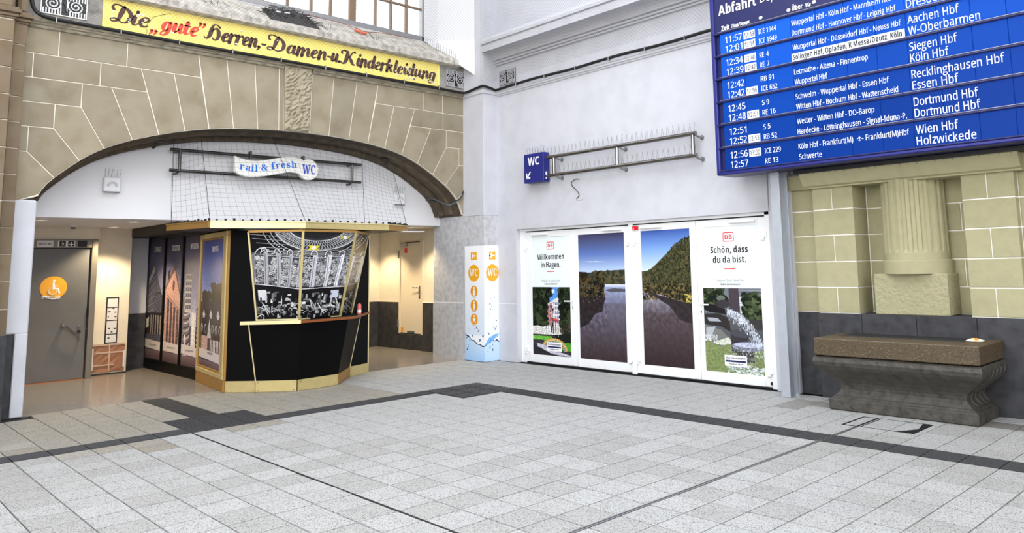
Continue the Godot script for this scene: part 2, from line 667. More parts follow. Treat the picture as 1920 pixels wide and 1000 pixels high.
	for k in 6:
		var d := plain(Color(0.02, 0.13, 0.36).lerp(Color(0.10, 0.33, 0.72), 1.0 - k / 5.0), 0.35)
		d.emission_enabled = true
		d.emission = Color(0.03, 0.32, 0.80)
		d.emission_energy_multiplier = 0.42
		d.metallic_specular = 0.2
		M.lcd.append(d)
	var lt := plain(Color(0.85, 0.87, 0.9), 0.5)
	lt.emission_enabled = true
	lt.emission = Color(0.95, 0.97, 1.0)
	lt.emission_energy_multiplier = 0.3
	M.lcd_white = lt


# ---------------------------------------------------------------- hall shell and floor

func proj(p: Vector3) -> Vector3:
	var v := cam_basis.transposed() * (p - CAM)
	return Vector3(PX + F * v.x / -v.z, PY - F * v.y / -v.z, -v.z)


func frame_wall(o: Node3D, called: String, lo: Vector3, hi: Vector3, ho: Vector2, hi2: Vector2, axis: int) -> void:
	# a wall with one rectangular opening; axis is the thin one, ho and hi2 are the opening in the two others (along, y)
	var al := 2 if axis == 0 else 0
	var cuts := [[lo[al], hi[al], lo.y, ho.y], [lo[al], hi[al], hi2.y, hi.y], [lo[al], ho.x, ho.y, hi2.y], [hi2.x, hi[al], ho.y, hi2.y]]
	var m := MB.new()
	for c in cuts:
		var a := lo
		var b := hi
		a[al] = c[0]
		b[al] = c[1]
		a.y = c[2]
		b.y = c[3]
		m.box(a, b)
	put(called, m, M.white_plain, o)


func hall() -> void:
	# the roof and the two walls behind the photographer, each with its big opening
	var c := MB.new()
	for r in [[-1.0, 16.5, -0.5, 1.1], [-1.0, 16.5, 10.7, 14.5], [-1.0, 1.8, 1.1, 10.7], [11.4, 16.5, 1.1, 10.7]]:
		c.box(Vector3(r[0], 9.0, r[2]), Vector3(r[1], 9.4, r[3]))
	struct("ceiling", c, M.ceiling)
	var wf := setting("wall_front")
	frame_wall(wf, "masonry", Vector3(-1, 0, 14), Vector3(16.5, 9, 14.4), Vector2(3.0, 2.1), Vector2(14.2, 7.9), 2)
	var ws := setting("wall_side")
	frame_wall(ws, "masonry", Vector3(16, 0, -0.5), Vector3(16.4, 9, 14), Vector2(2.5, 2.1), Vector2(12.7, 7.9), 0)

	var fl := setting("floor", "pale grey granite-look floor tiles with dark tactile guide strips")
	put("bed", bx(Vector3(-0.06, -0.3, -0.4), Vector3(16.4, -0.011, 14.4)), M.joint, fl)
	# which cells are tactile: 0 none, 1 ribs along z, 2 ribs along x, 3 knobs, 4 diagonal ribs
	var cells := []
	for i in range(-27, 30):
		for j in range(-19, 29):
			var kind := 0
			if i == -18 and j >= -10:
				kind = 1
			if j == -13 and i >= -15:
				kind = 2
			if i >= -18 and i <= -16 and j >= -13 and j <= -11:
				kind = 4
			if i >= -20 and i <= -18 and j >= -3 and j <= -1:
				kind = 3
			if j == -2 and i >= -26 and i < -20:
				kind = 2
			var x := X0 + i * T
			var z := Z0 + j * T
			if x < -0.08 or (x < 0.5 and z < 0.05) or z < -0.25 or x > 16.2 or z > 14.0:
				continue
			if x < 0.1 and z + T > 6.62:
				continue
			var p := proj(Vector3(x + T / 2, 0, z + T / 2))
			var seen := 0.0
			if p.z > 0.3 and p.x > -70 and p.x < 1990 and p.y > 500 and p.y < 1060:
				seen = 1.0 / (p.z * p.z * p.z)
			cells.append([seen, x, z, kind, i, j])
	cells.sort_custom(func(a, b): return a[0] > b[0])
	var meshes := [tile_mesh(0), tile_mesh(1), tile_mesh(2), tile_mesh(3), tile_mesh(4)]
	var rest := MB.new()
	var rest_warm := MB.new()
	var n_tiles := 0
	var n_tact := 0
	for c2 in cells:
		if c2[0] <= 0.0 and (c2[1] > 14.0 or c2[2] > 12.5):
			continue
		var kind: int = c2[3]
		var at := Vector3(c2[1] + T / 2, 0, c2[2] + T / 2)
		var warm := at.x < 2.3 and at.z > 3.0 or at.x < 3.2 and at.z > 4.6 and rng.randf() < 0.35
		var dirty := at.x > 6.0 and at.z < (1.0 if at.x < 7.4 else 0.75) and rng.randf() < 0.7
		if kind > 0:
			if c2[0] <= 0.0:
				continue
			var o := put("tactile_tile", meshes[kind], M.tactile, fl)
			o.position = at + Vector3(0, 0.001, 0)
			n_tact += 1
		elif c2[0] > 0.0 and (n_tiles < 290 or dirty and n_tiles < 300):
			var o2 := put("floor_tile", meshes[0], M.tile_warm[rng.randi() % 3] if warm else M.tile_dirty[rng.randi() % 2] if dirty else M.tile[rng.randi() % 5 if rng.randf() < 0.8 else 3], fl)
			o2.position = at + Vector3(0, rng.randf_range(-0.0012, 0.0008), 0)
			o2.rotation = Vector3(rng.randf_range(-0.002, 0.002), 0, rng.randf_range(-0.002, 0.002))
			n_tiles += 1
		else:
			var m := rest_warm if warm else rest
			m.xf = Transform3D(Basis(), at + Vector3(0, rng.randf_range(-0.001, 0.0006), 0))
			tile_top(m)
	put("distant_tiles", rest, M.tile[0], fl, "stuff")
	put("distant_worn_tiles", rest_warm, M.tile_warm[0], fl, "stuff")
	# the two expansion joints: a rubber line and a steel rail
	put("rubber_joint", bx(Vector3(2.58, -0.01, Z0 - 0.013), Vector3(9.5, 0.001, Z0 + 0.011), 0.002), M.cable, fl)
	var rail := MB.new()
	for s in [-0.011, 0.011]:
		rail.box(Vector3(X0 + s - 0.006, -0.01, 1.3), Vector3(X0 + s + 0.006, 0.003, 9.0), 0.001)
	put("joint_rail", rail, M.steel_dull, fl)
	put("joint_rail_rubber", bx(Vector3(X0 - 0.02, -0.01, 1.3), Vector3(X0 + 0.02, 0.0005, 9.0)), M.cable, fl)
	# two lifted inspection frames beside the trough
	for q in [[7.40, 7.56, 0.83, 1.32, 0.02], [7.58, 8.06, 0.83, 1.31, 0.012]]:
		var m2 := MB.new()
		m2.box(Vector3(q[0], -0.01, q[2]), Vector3(q[1], 0.002, q[2] + q[4]))
		m2.box(Vector3(q[0], -0.01, q[3] - q[4]), Vector3(q[1], 0.002, q[3]))
		m2.box(Vector3(q[0], -0.01, q[2]), Vector3(q[0] + q[4], 0.002, q[3]))
		m2.box(Vector3(q[1] - q[4], -0.01, q[2]), Vector3(q[1], 0.002, q[3]))
		put("inspection_frame", m2, M.cable, fl)
	var corner := MB.new()
	corner.prism(PackedVector2Array([Vector2(7.99, -0.83), Vector2(8.09, -0.83), Vector2(8.09, -1.31), Vector2(7.93, -1.31), Vector2(7.97, -1.24), Vector2(8.05, -1.1)]), -0.01, 0.003)
	for k in corner.v.size():
		corner.v[k] = Vector3(corner.v[k].x, corner.v[k].z, -corner.v[k].y)
		corner.n[k] = Vector3(corner.n[k].x, corner.n[k].z, -corner.n[k].y)
	put("broken_corner", corner, M.cable, fl)


func tile_top(m: MB) -> void:
	var h := T / 2 - 0.0042
	var e := h - 0.0012
	m.quad(Vector3(-e, 0, e), Vector3(e, 0, e), Vector3(e, 0, -e), Vector3(-e, 0, -e))
	for s in [[Vector3(1, 0, 0), Vector3(0, 0, 1)], [Vector3(0, 0, -1), Vector3(1, 0, 0)], [Vector3(-1, 0, 0), Vector3(0, 0, -1)], [Vector3(0, 0, 1), Vector3(-1, 0, 0)]]:
		var a: Vector3 = s[0]
		var b: Vector3 = s[1]
		m.quad(a * h + b * h + Vector3(0, -0.012, 0), a * h - b * h + Vector3(0, -0.012, 0), a * e - b * e, a * e + b * e)


func tile_mesh(kind: int) -> ArrayMesh:
	var m := MB.new()
	tile_top(m)
	var h := T / 2 - 0.01
	match kind:
		1:
			for k in 8:
				var x := -h + (k + 0.5) * 2 * h / 8
				m.box(Vector3(x - 0.009, -0.001, -h - 0.006), Vector3(x + 0.009, 0.0045, h + 0.006), 0.003)
		2:
			for k in 8:
				var z := -h + (k + 0.5) * 2 * h / 8
				m.box(Vector3(-h - 0.006, -0.001, z - 0.009), Vector3(h + 0.006, 0.0045, z + 0.009), 0.003)
		3:
			for k in 8:
				for l in 8:
					var c := Vector3(-h + (k + 0.5) * 2 * h / 8, 0, -h + (l + 0.5) * 2 * h / 8)
					m.box(c - Vector3(0.009, 0.001, 0.009), c + Vector3(0.009, 0.0045, 0.009), 0.003)
		4:
			for k in range(-4, 5):
				var d := k * 2 * h / 4.6
				var a := Vector2(maxf(-h, -h + d), 0)
				var b := Vector2(minf(h, h + d), 0)
				var p := Vector3(a.x, 0, a.x - d)
				var q := Vector3(b.x, 0, b.x - d)
				if p.distance_to(q) < 0.03:
					continue
				var w := Vector3(1, 0, -1).normalized() * 0.011
				var up := Vector3(0, 0.005, 0)
				var dir := Vector3(1, 0, 1).normalized() * 0.008
				m.quad(p - w + dir + up, q - w - dir + up, q + w - dir + up, p + w + dir + up)
				m.quad(p - w * 1.5, q - w * 1.5, q - w - dir + up, p - w + dir + up)
				m.quad(q + w * 1.5, p + w * 1.5, p + w + dir + up, q + w - dir + up)
	return m.mesh()


# ---------------------------------------------------------------- left wall: stone arch, painted sign, window

func arch() -> Array:
	# (z, y) along the edge of the arch from the right springing to the left one
	var raw := [Vector2(0.31, 2.49), Vector2(0.34, 2.56), Vector2(0.43, 2.76), Vector2(0.55, 2.9), Vector2(0.68, 3.01), Vector2(0.95, 3.19), Vector2(1.23, 3.345), Vector2(1.53, 3.47), Vector2(1.87, 3.555), Vector2(2.3, 3.62), Vector2(2.84, 3.66), Vector2(3.36, 3.67), Vector2(3.84, 3.655), Vector2(4.3, 3.62), Vector2(4.64, 3.575), Vector2(4.96, 3.51), Vector2(5.26, 3.43), Vector2(5.58, 3.325), Vector2(5.89, 3.185), Vector2(6.15, 3.01), Vector2(6.40, 2.78), Vector2(6.50, 2.66), Vector2(6.56, 2.54)]
	var out := []
	for i in raw.size() - 1:
		var p0: Vector2 = raw[maxi(i - 1, 0)]
		var p1: Vector2 = raw[i]
		var p2: Vector2 = raw[i + 1]
		var p3: Vector2 = raw[mini(i + 2, raw.size() - 1)]
		for k in 3:
			out.append(p1.cubic_interpolate(p2, p0, p3, k / 3.0))
	out.append(raw[raw.size() - 1])
	return out


func arch_y(z: float) -> float:
	var a := arch()
	for i in a.size() - 1:
		if z >= a[i].x and z <= a[i + 1].x:
			return lerpf(a[i].y, a[i + 1].y, (z - a[i].x) / maxf(1e-6, a[i + 1].x - a[i].x))
	return 2.5


func arch_between(z0: float, z1: float) -> Array:
	# the arch edge from z0 to z1, ends included
	var out := [Vector2(z0, arch_y(z0))]
	var a := arch()
	if z0 > z1:
		a.reverse()
	for p in a:
		if (p.x - z0) * (p.x - z1) < 0.0 and absf(p.x - z0) > 0.02 and absf(p.x - z1) > 0.02:
			out.append(p)
	out.append(Vector2(z1, arch_y(z1)))
	return out


func left_wall() -> void:
	var w := setting("wall_left", "sandstone arch wall with white mortar joints over the kiosk recess")
	# masonry behind the facing stones
	var edge := [Vector2(0.0, 2.47)]
	edge.append_array(arch_between(0.315, 6.555))
	edge.append_array([Vector2(6.82, 2.47), Vector2(6.82, 5.2), Vector2(0.0, 5.2)])
	var core := MB.new()
	core.xf = FL(-0.9)
	core.prism(lz(edge), 0.0, 0.893)
	put("masonry", core, M.mortar, w)
	# facing stones
	var stones := []
	var V := [[6.40, Vector2(6.69, 3.08), Vector2(6.69, 3.385)], [6.15, Vector2(6.44, 3.385), Vector2(6.44, 3.685)], [5.89, Vector2(6.17, 3.685), Vector2(6.17, 3.985)]]
	for side in 2:
		var f := func(p: Vector2) -> Vector2: return p if side == 0 else Vector2(6.84 - p.x, p.y)
		var zz := func(z: float) -> float: return z if side == 0 else 6.84 - z
		var we := 6.8 if side == 0 else 6.84 - 0.03
		var bottom := func(a: float, b: float) -> Array: return arch_between(zz.call(a), zz.call(b))
		var add := func(up: Array, a: float, b: float) -> void:
			var pts := []
			for p in up:
				pts.append(f.call(p))
			pts.append_array(bottom.call(a, b))
			stones.append(pts)
		add.call([Vector2(6.40, 2.78) * Vector2(1, 0) + Vector2(0, arch_y(zz.call(6.40))), Vector2(6.69, 3.08), Vector2(we, 3.08), Vector2(we, 2.47)], 6.545 if side == 0 else 6.52, 6.40)
		stones.append([f.call(Vector2(6.69, 3.08)), f.call(Vector2(6.69, 3.385)), f.call(Vector2(we, 3.385)), f.call(Vector2(we, 3.08))])
		add.call([Vector2(6.15, arch_y(zz.call(6.15))), Vector2(6.44, 3.385), Vector2(6.69, 3.385), Vector2(6.69, 3.08)], 6.40, 6.15)
		stones.append([f.call(Vector2(6.44, 3.385)), f.call(Vector2(6.44, 3.685)), f.call(Vector2(we, 3.685)), f.call(Vector2(we, 3.385))])
		add.call([Vector2(5.89, arch_y(zz.call(5.89))), Vector2(6.17, 3.685), Vector2(6.44, 3.685), Vector2(6.44, 3.385)], 6.15, 5.89)
		stones.append([f.call(Vector2(6.17, 3.685)), f.call(Vector2(6.17, 3.985)), f.call(Vector2(we, 3.985)), f.call(Vector2(we, 3.685))])
		add.call([Vector2(5.58, arch_y(zz.call(5.58))), Vector2(5.85, 3.985), Vector2(6.17, 3.985), Vector2(6.17, 3.685)], 5.89, 5.58)
		add.call([Vector2(5.27, arch_y(zz.call(5.27))), Vector2(5.435, 3.985), Vector2(5.85, 3.985)], 5.58, 5.27)
		add.call([Vector2(4.95, arch_y(zz.call(4.95))), Vector2(5.12, 4.285), Vector2(5.52, 4.285)], 5.27, 4.95)
		add.call([Vector2(4.64, arch_y(zz.call(4.64))), Vector2(4.77, 4.285), Vector2(5.12, 4.285)], 4.95, 4.64)
		add.call([Vector2(4.31, arch_y(zz.call(4.31))), Vector2(4.44, 4.62), Vector2(4.82, 4.62)], 4.64, 4.31)
		add.call([Vector2(3.97, arch_y(zz.call(3.97))), Vector2(4.04, 4.62), Vector2(4.44, 4.62)], 4.31, 3.97)
		add.call([Vector2(3.66, arch_y(zz.call(3.66))), Vector2(3.68, 4.62), Vector2(4.04, 4.62)], 3.97, 3.66)
		var c1: Array = [6.69, 5.98] if side == 0 else [6.1]
		var c2: Array = [6.44, 5.69] if side == 0 else [6.09, 5.69]
		for row in [[c1, 3.985, 4.285, 5.435, 5.52], [c2, 4.285, 4.62, 4.77, 4.82]]:
			var zs: Array = [we]
			zs.append_array(row[0])
			for k in zs.size():
				var lo: float = zs[k]
				var last := k == zs.size() - 1
				var b0: float = row[3] if last else zs[k + 1]
				var b1: float = row[4] if last else zs[k + 1]
				stones.append([f.call(Vector2(lo, row[1])), f.call(Vector2(lo, row[2])), f.call(Vector2(b1, row[2])), f.call(Vector2(b0, row[1]))])
	stones.append([Vector2(3.66, arch_y(3.66)), Vector2(3.68, 4.62), Vector2(3.60, 4.62), Vector2(3.588, arch_y(3.588))])
	for s in stones:
		var clean := []
		for q in s:
			if clean.is_empty() or (clean[clean.size() - 1] as Vector2).distance_to(q) > 0.004:
				clean.append(q)
		if (clean[0] as Vector2).distance_to(clean[clean.size() - 1]) <= 0.004:
			clean.pop_back()
		var p := lz(clean)
		if MB._area(p) < 0.0:
			p.reverse()
		var m := MB.new()
		m.xf = FL(-0.05)
		m.prism(MB.inset(p, 0.0055), 0.0, 0.05 + rng.randf_range(-0.0015, 0.002), 0.003)
		put("stone", m, M.sand[rng.randi() % 4], w)
	# keystone: a rough, hammered block
	var key := MB.new()
	key.xf = FL(0.0)
	var ks := RandomNumberGenerator.new()
	ks.seed = 4
	var nu := 14
	var nv := 34
	var g := []
	for j in nv + 1:
		var y := lerpf(3.672, 4.66, float(j) / nv)
		var half := lerpf(0.195, 0.215, float(j) / nv)
		var row := []
		for i in nu + 1:
			var inner := i > 0 and i < nu and j > 0 and j < nv
			row.append(Vector3(-3.39 + lerpf(-half, half, float(i) / nu), y, (0.035 + ks.randf_range(-0.016, 0.026)) if inner else 0.02))
		g.append(row)
	for j in nv:
		for i in nu:
			key.quad(g[j][i], g[j][i + 1], g[j + 1][i + 1], g[j + 1][i])
	for j in nv:
		key.quad(g[j][0] - Vector3(0, 0, 0.06), g[j][0], g[j + 1][0], g[j + 1][0] - Vector3(0, 0, 0.06))
		key.quad(g[j][nu], g[j][nu] - Vector3(0, 0, 0.06), g[j + 1][nu] - Vector3(0, 0, 0.06), g[j + 1][nu])
	key.quad(g[0][0] - Vector3(0, 0, 0.06), g[0][nu] - Vector3(0, 0, 0.06), g[0][nu], g[0][0])
	put("keystone", key, M.sand_rough, w)
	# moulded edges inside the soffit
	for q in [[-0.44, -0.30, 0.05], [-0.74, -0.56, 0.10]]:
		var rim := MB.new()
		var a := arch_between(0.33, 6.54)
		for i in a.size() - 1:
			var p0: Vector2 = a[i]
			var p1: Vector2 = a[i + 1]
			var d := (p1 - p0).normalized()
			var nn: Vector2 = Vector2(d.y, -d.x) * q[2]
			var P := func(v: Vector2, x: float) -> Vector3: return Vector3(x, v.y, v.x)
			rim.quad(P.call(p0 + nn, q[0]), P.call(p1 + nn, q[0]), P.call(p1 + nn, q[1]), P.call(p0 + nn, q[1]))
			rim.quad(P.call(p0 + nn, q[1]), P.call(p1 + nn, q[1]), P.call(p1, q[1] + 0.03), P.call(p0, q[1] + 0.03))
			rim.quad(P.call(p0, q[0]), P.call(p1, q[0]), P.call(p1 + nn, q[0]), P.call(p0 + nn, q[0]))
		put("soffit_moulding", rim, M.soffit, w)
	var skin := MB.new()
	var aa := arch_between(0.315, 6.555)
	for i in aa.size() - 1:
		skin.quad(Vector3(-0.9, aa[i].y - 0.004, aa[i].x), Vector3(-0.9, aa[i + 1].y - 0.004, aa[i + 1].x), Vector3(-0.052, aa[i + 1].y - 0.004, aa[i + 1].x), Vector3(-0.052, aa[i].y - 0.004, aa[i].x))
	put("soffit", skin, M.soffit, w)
	# jambs
	put("jamb", bx(Vector3(-0.92, 0.975, -0.3), Vector3(0.0, 2.49, 0.30)), M.concrete, w)
	put("jamb_foot", bx(Vector3(-0.925, -0.02, -0.3), Vector3(0.01, 0.965, 0.308)), M.concrete, w)
	put("jamb_joint", bx(Vector3(-0.915, 0.96, -0.3), Vector3(-0.002, 0.98, 0.303)), M.white_plain, w)
	put("pier", bx(Vector3(-0.9, 0.0, 6.69), Vector3(-0.03, 0.94, 7.2)), M.slate, w)
	put("pier_cover", bx(Vector3(-0.9, 0.945, 6.56), Vector3(0.0, 2.5, 6.80), 0.012), M.white, w)
	put("pier_foot", bx(Vector3(-0.9, 0.0, 6.56), Vector3(0.0, 0.95, 6.685), 0.008), M.white, w)
	# plain wall above the arch, left of the pilaster, and round the window
	put("plaster_band", bx(Vector3(-0.5, 4.72, -0.3), Vector3(0.004, 5.3, 6.95)), M.greyplaster, w)
	var up := MB.new()
	up.box(Vector3(-0.5, 5.3, 6.2), Vector3(0.0, 9.0, 14.0))
	up.box(Vector3(-0.5, 5.3, -0.3), Vector3(-0.33, 9.0, 0.92))
	up.box(Vector3(-0.5, 8.2, 0.9), Vector3(-0.33, 9.0, 6.3))
	up.box(Vector3(-0.5, 5.2, -0.3), Vector3(-0.33, 5.62, 6.3))
	up.box(Vector3(-0.9, 0.0, 7.2), Vector3(0.0, 5.3, 14.0))
	put("upper_wall", up, M.white, w)
	# moulding under the sign, broken by the keystone
	var prof := PackedVector2Array([Vector2(0.0, 4.60), Vector2(0.02, 4.60), Vector2(0.03, 4.618), Vector2(0.03, 4.63), Vector2(0.052, 4.642), Vector2(0.058, 4.66), Vector2(0.075, 4.668), Vector2(0.082, 4.69), Vector2(0.082, 4.715), Vector2(0.0, 4.735)])
	for s in [[0.31, 3.165], [3.615, 6.80]]:
		var m := MB.new()
		m.xf = Transform3D(Basis(Vector3.RIGHT, Vector3.UP, Vector3.BACK), Vector3.ZERO)
		m.prism(prof, s[0], s[1], 0.0, true)
		struct("trim", m, M.moulding)
	var key_top := MB.new()
	key_top.prism(prof, 3.165, 3.615, 0.0, true)
	struct("trim", bx(Vector3(0.0, 4.665, 3.15), Vector3(0.06, 4.73, 3.63), 0.01), M.sand_rough)
	# sloping stone sill under the window
	var sill := setting("trim", "sloping dirty stone window sill above the yellow painted sign")
	var zs := [0.42, 1.7, 3.05, 4.45, 6.05]
	for k in zs.size() - 1:
		var m2 := MB.new()
		m2.mid = Vector3.ZERO
		m2.prism(PackedVector2Array([Vector2(-0.4, 5.1), Vector2(0.10, 5.15), Vector2(0.125, 5.165), Vector2(0.125, 5.25), Vector2(0.105, 5.27), Vector2(-0.4, 5.66)]), zs[k] + 0.004, zs[k + 1] - 0.004, 0.004, true)
		put("sill_stone", m2, M.ledge, sill)
	window_left()
	# slanted white splay between the window and the corner
	var sp := MB.new()
	sp.mid = Vector3(-1, 7, 0)
	var q0 := Vector3(-0.34, 5.64, 0.93)
	var q1 := Vector3(0.34, 4.97, 0.29)
	var up2 := Vector3(0, 3.4, 0)
	sp.quad(q0, q1, Vector3(0.34, 9.0, 0.29), Vector3(-0.34, 9.0, 0.93))
	var back := Vector3(-0.05, 0, -0.05)
	sp.quad(q1 + back, q0 + back, Vector3(-0.34, 9.0, 0.93) + back, Vector3(0.34, 9.0, 0.29) + back)
	sp.quad(q0 + back, q1 + back, q1, q0)
	sp.quad(q1, q1 + back, Vector3(0.34, 9.0, 0.29) + back, Vector3(0.34, 9.0, 0.29))
	put("splay", sp, M.white_plain, w)
	painted_sign()
	# corner pillar
	var pil := setting("pillar", "white corner pillar between the arch wall and the doors")
	put("shaft", bx(Vector3(-0.02, 2.47, -0.1), Vector3(0.58, 4.64, 0.31), 0.006), M.white, pil)
	put("foot", bx(Vector3(0.0, 0.0, -0.1), Vector3(0.575, 2.47, 0.305), 0.004), M.concrete, pil)
	put("band", bx(Vector3(-0.02, 4.60, -0.1), Vector3(0.60, 4.68, 0.33), 0.012), M.white, pil)
	put("upper_shaft", bx(Vector3(-0.02, 4.68, -0.1), Vector3(0.575, 9.0, 0.30), 0.006), M.white, pil)
	# brown stone pilaster at the left edge of the picture
	var lp := setting("pillar", "brown sandstone pilaster at the left edge of the arch wall")
	var ys := [0.95, 1.24, 1.55, 1.86, 2.16, 2.47, 2.775, 3.08, 3.39, 3.69, 4.0, 4.31, 4.56]
	put("core", bx(Vector3(-0.05, 0.0, 6.81), Vector3(0.19, 4.7, 7.2)), M.mortar, lp)
	put("main_core", bx(Vector3(-0.05, 0.0, 6.965), Vector3(0.39, 4.7, 8.45)), M.mortar, lp)
	for k in ys.size() - 1:
		put("stone", bx(Vector3(-0.04, ys[k] + 0.004, 6.80), Vector3(0.2 + rng.randf_range(-0.001, 0.002), ys[k + 1] - 0.004, 6.925), 0.004), M.brownstone[rng.randi() % 3], lp)
		put("stone", bx(Vector3(-0.04, ys[k] + 0.004 - 0.02, 6.955), Vector3(0.4 + rng.randf_range(-0.001, 0.002), ys[k + 1] - 0.004 - 0.02, 8.46), 0.006), M.brownstone[rng.randi() % 3], lp)
	put("dark_foot", bx(Vector3(-0.04, 0.0, 6.79), Vector3(0.21, 0.95, 6.93), 0.004), M.slate, lp)
	put("dark_foot", bx(Vector3(-0.04, 0.0, 6.95), Vector3(0.41, 0.93, 8.47), 0.004), M.slate, lp)
	var cap := MB.new()
	for r in [[4.56, 4.585, 0.012], [4.585, 4.615, 0.03], [4.615, 4.63, 0.02], [4.63, 4.67, 0.05], [4.67, 4.70, 0.03]]:
		cap.box(Vector3(-0.04, r[0], 6.80 - r[2]), Vector3(0.2 + r[2], r[1], 6.94), 0.005)
		cap.box(Vector3(-0.04, r[0] - 0.01, 6.955 - r[2]), Vector3(0.4 + r[2], r[1] - 0.01, 8.5), 0.005)
	put("capital", cap, M.brownstone[1], lp)
	put("upper_shaft", bx(Vector3(-0.04, 4.70, 6.80), Vector3(0.18, 9.0, 6.9), 0.03), M.brownstone[0], lp)
	put("upper_shaft", bx(Vector3(-0.04, 4.69, 6.96), Vector3(0.36, 9.0, 8.4), 0.03), M.brownstone[1], lp)


func window_left() -> void:
	var w := setting("window_1", "bright glazed window with slim mullions above the sill")
	var fr := MB.new()
	fr.box(Vector3(-0.42, 5.62, 0.92), Vector3(-0.33, 5.71, 6.2), 0.006)
	fr.box(Vector3(-0.42, 8.1, 0.92), Vector3(-0.33, 8.2, 6.2), 0.006)
	fr.box(Vector3(-0.42, 5.62, 0.92), Vector3(-0.33, 8.2, 0.965), 0.006)
	fr.box(Vector3(-0.42, 5.62, 6.15), Vector3(-0.33, 8.2, 6.2), 0.006)
	put("window_frame", fr, M.steel_dull, w)
	var zs := [0.965, 1.27, 1.58, 1.88, 2.31, 2.70, 3.03, 3.42, 3.85, 4.25, 4.6, 5.0, 5.6, 6.15]
	var ys := [5.71, 6.21, 6.75, 7.3, 8.1]
	for k in range(1, zs.size() - 1):
		var wide := 0.055 if k in [4, 8] else 0.014
		put("mullion", bx(Vector3(-0.41, 5.70, zs[k] - wide), Vector3(-0.335, 8.12, zs[k] + wide), 0.004), M.window_frame, w)
	for k in range(1, ys.size() - 1):
		put("glazing_bar", bx(Vector3(-0.40, ys[k] - 0.016, 0.95), Vector3(-0.345, ys[k] + 0.016, 6.17), 0.004), M.window_frame, w)
	for i in zs.size() - 1:
		for j in ys.size() - 1:
			put("pane", bx(Vector3(-0.378, ys[j], zs[i]), Vector3(-0.374, ys[j + 1], zs[i + 1])), M.glass, w)


func painted_sign() -> void:
	var s := thing("painted_sign", "long yellow advertising sign with brown and red script above the arch", "sign", Vector3(0, 4.74, 3.4))
	put("panel", bx(Vector3(0.0, 4.742, 0.83), Vector3(0.022, 5.142, 6.0), 0.004), M.sign_yellow, s)
	var f := FL(0.023)
	var B: Material = M.sign_brown
	var R: Material = M.sign_red
	var base := 4.845
	var x := 0.128        # height of the small letters
	# every letter is brushed: stems, hairlines and bowls of changing width
	for q in [["D", -5.92, 0.27, 0.235, B], ["H", -4.765, 0.225, 0.22, B], ["D", -3.89, 0.29, 0.235, B], ["K", -2.705, 0.25, 0.215, B]]:
		stroke_letter(s, q[0], f, q[1], base, q[2], q[3], q[4], 1.5 if q[0] == "K" else 1.25)
	for q in [["ie", -5.70, 0.235, B], ["gute", -5.325, 0.465, R], ["erren", -4.545, 0.505, B], ["amen", -3.605, 0.645, B], ["-u.", -2.945, 0.235, B], ["inder", -2.455, 0.54, B], ["kleidung", -1.915, 0.985, B]]:
		brush_word(s, q[0], f, q[1], base, q[2], x, q[3])
	brush_word(s, ",,", f, -5.455, base - 0.045, 0.105, x, R)
	brush_word(s, ",,", f, -4.845, base + 0.175, 0.105, x, R)
	brush_word(s, ",-", f, -4.035, base, 0.125, x, B)
	# places where the paint has come off
	var ch := MB.new()
	ch.xf = f
	var r := RandomNumberGenerator.new()
	r.seed = 9
	for k in 85:
		var u := r.randf_range(-1.72, -0.9) if k < 44 else r.randf_range(-5.98, -0.9)
		var v := r.randf_range(4.79, 4.99) if k < 44 else r.randf_range(4.755, 5.12)
		if k >= 74:
			u = r.randf_range(-5.75, -5.5)
			v = r.randf_range(4.78, 5.05)
		var n := 7
		var sz := r.randf_range(0.006, 0.019)
		var p := PackedVector2Array()
		for i in n:
			var t := TAU * i / n
			p.append(Vector2(u + cos(t) * sz * r.randf_range(0.6, 1.6), v + sin(t) * sz * r.randf_range(0.5, 1.1)))
		ch.prism(p, 0.0, 0.0062)
	put("paint_loss", ch, M.chip, s, "stuff")
	# the long crack
	put("crack", tube_of([Vector3(0.023, 5.10, 5.20), Vector3(0.024, 5.06, 5.30), Vector3(0.024, 5.0, 5.42), Vector3(0.024, 4.94, 5.45), Vector3(0.024, 4.86, 5.50), Vector3(0.024, 4.8, 5.48), Vector3(0.023, 4.75, 5.49)], 0.003, 4), M.sign_brown, s)


func tube_of(pts: Array, r: float, sides := 8) -> MB:
	var m := MB.new()
	m.tube(pts, r, sides)
	return m


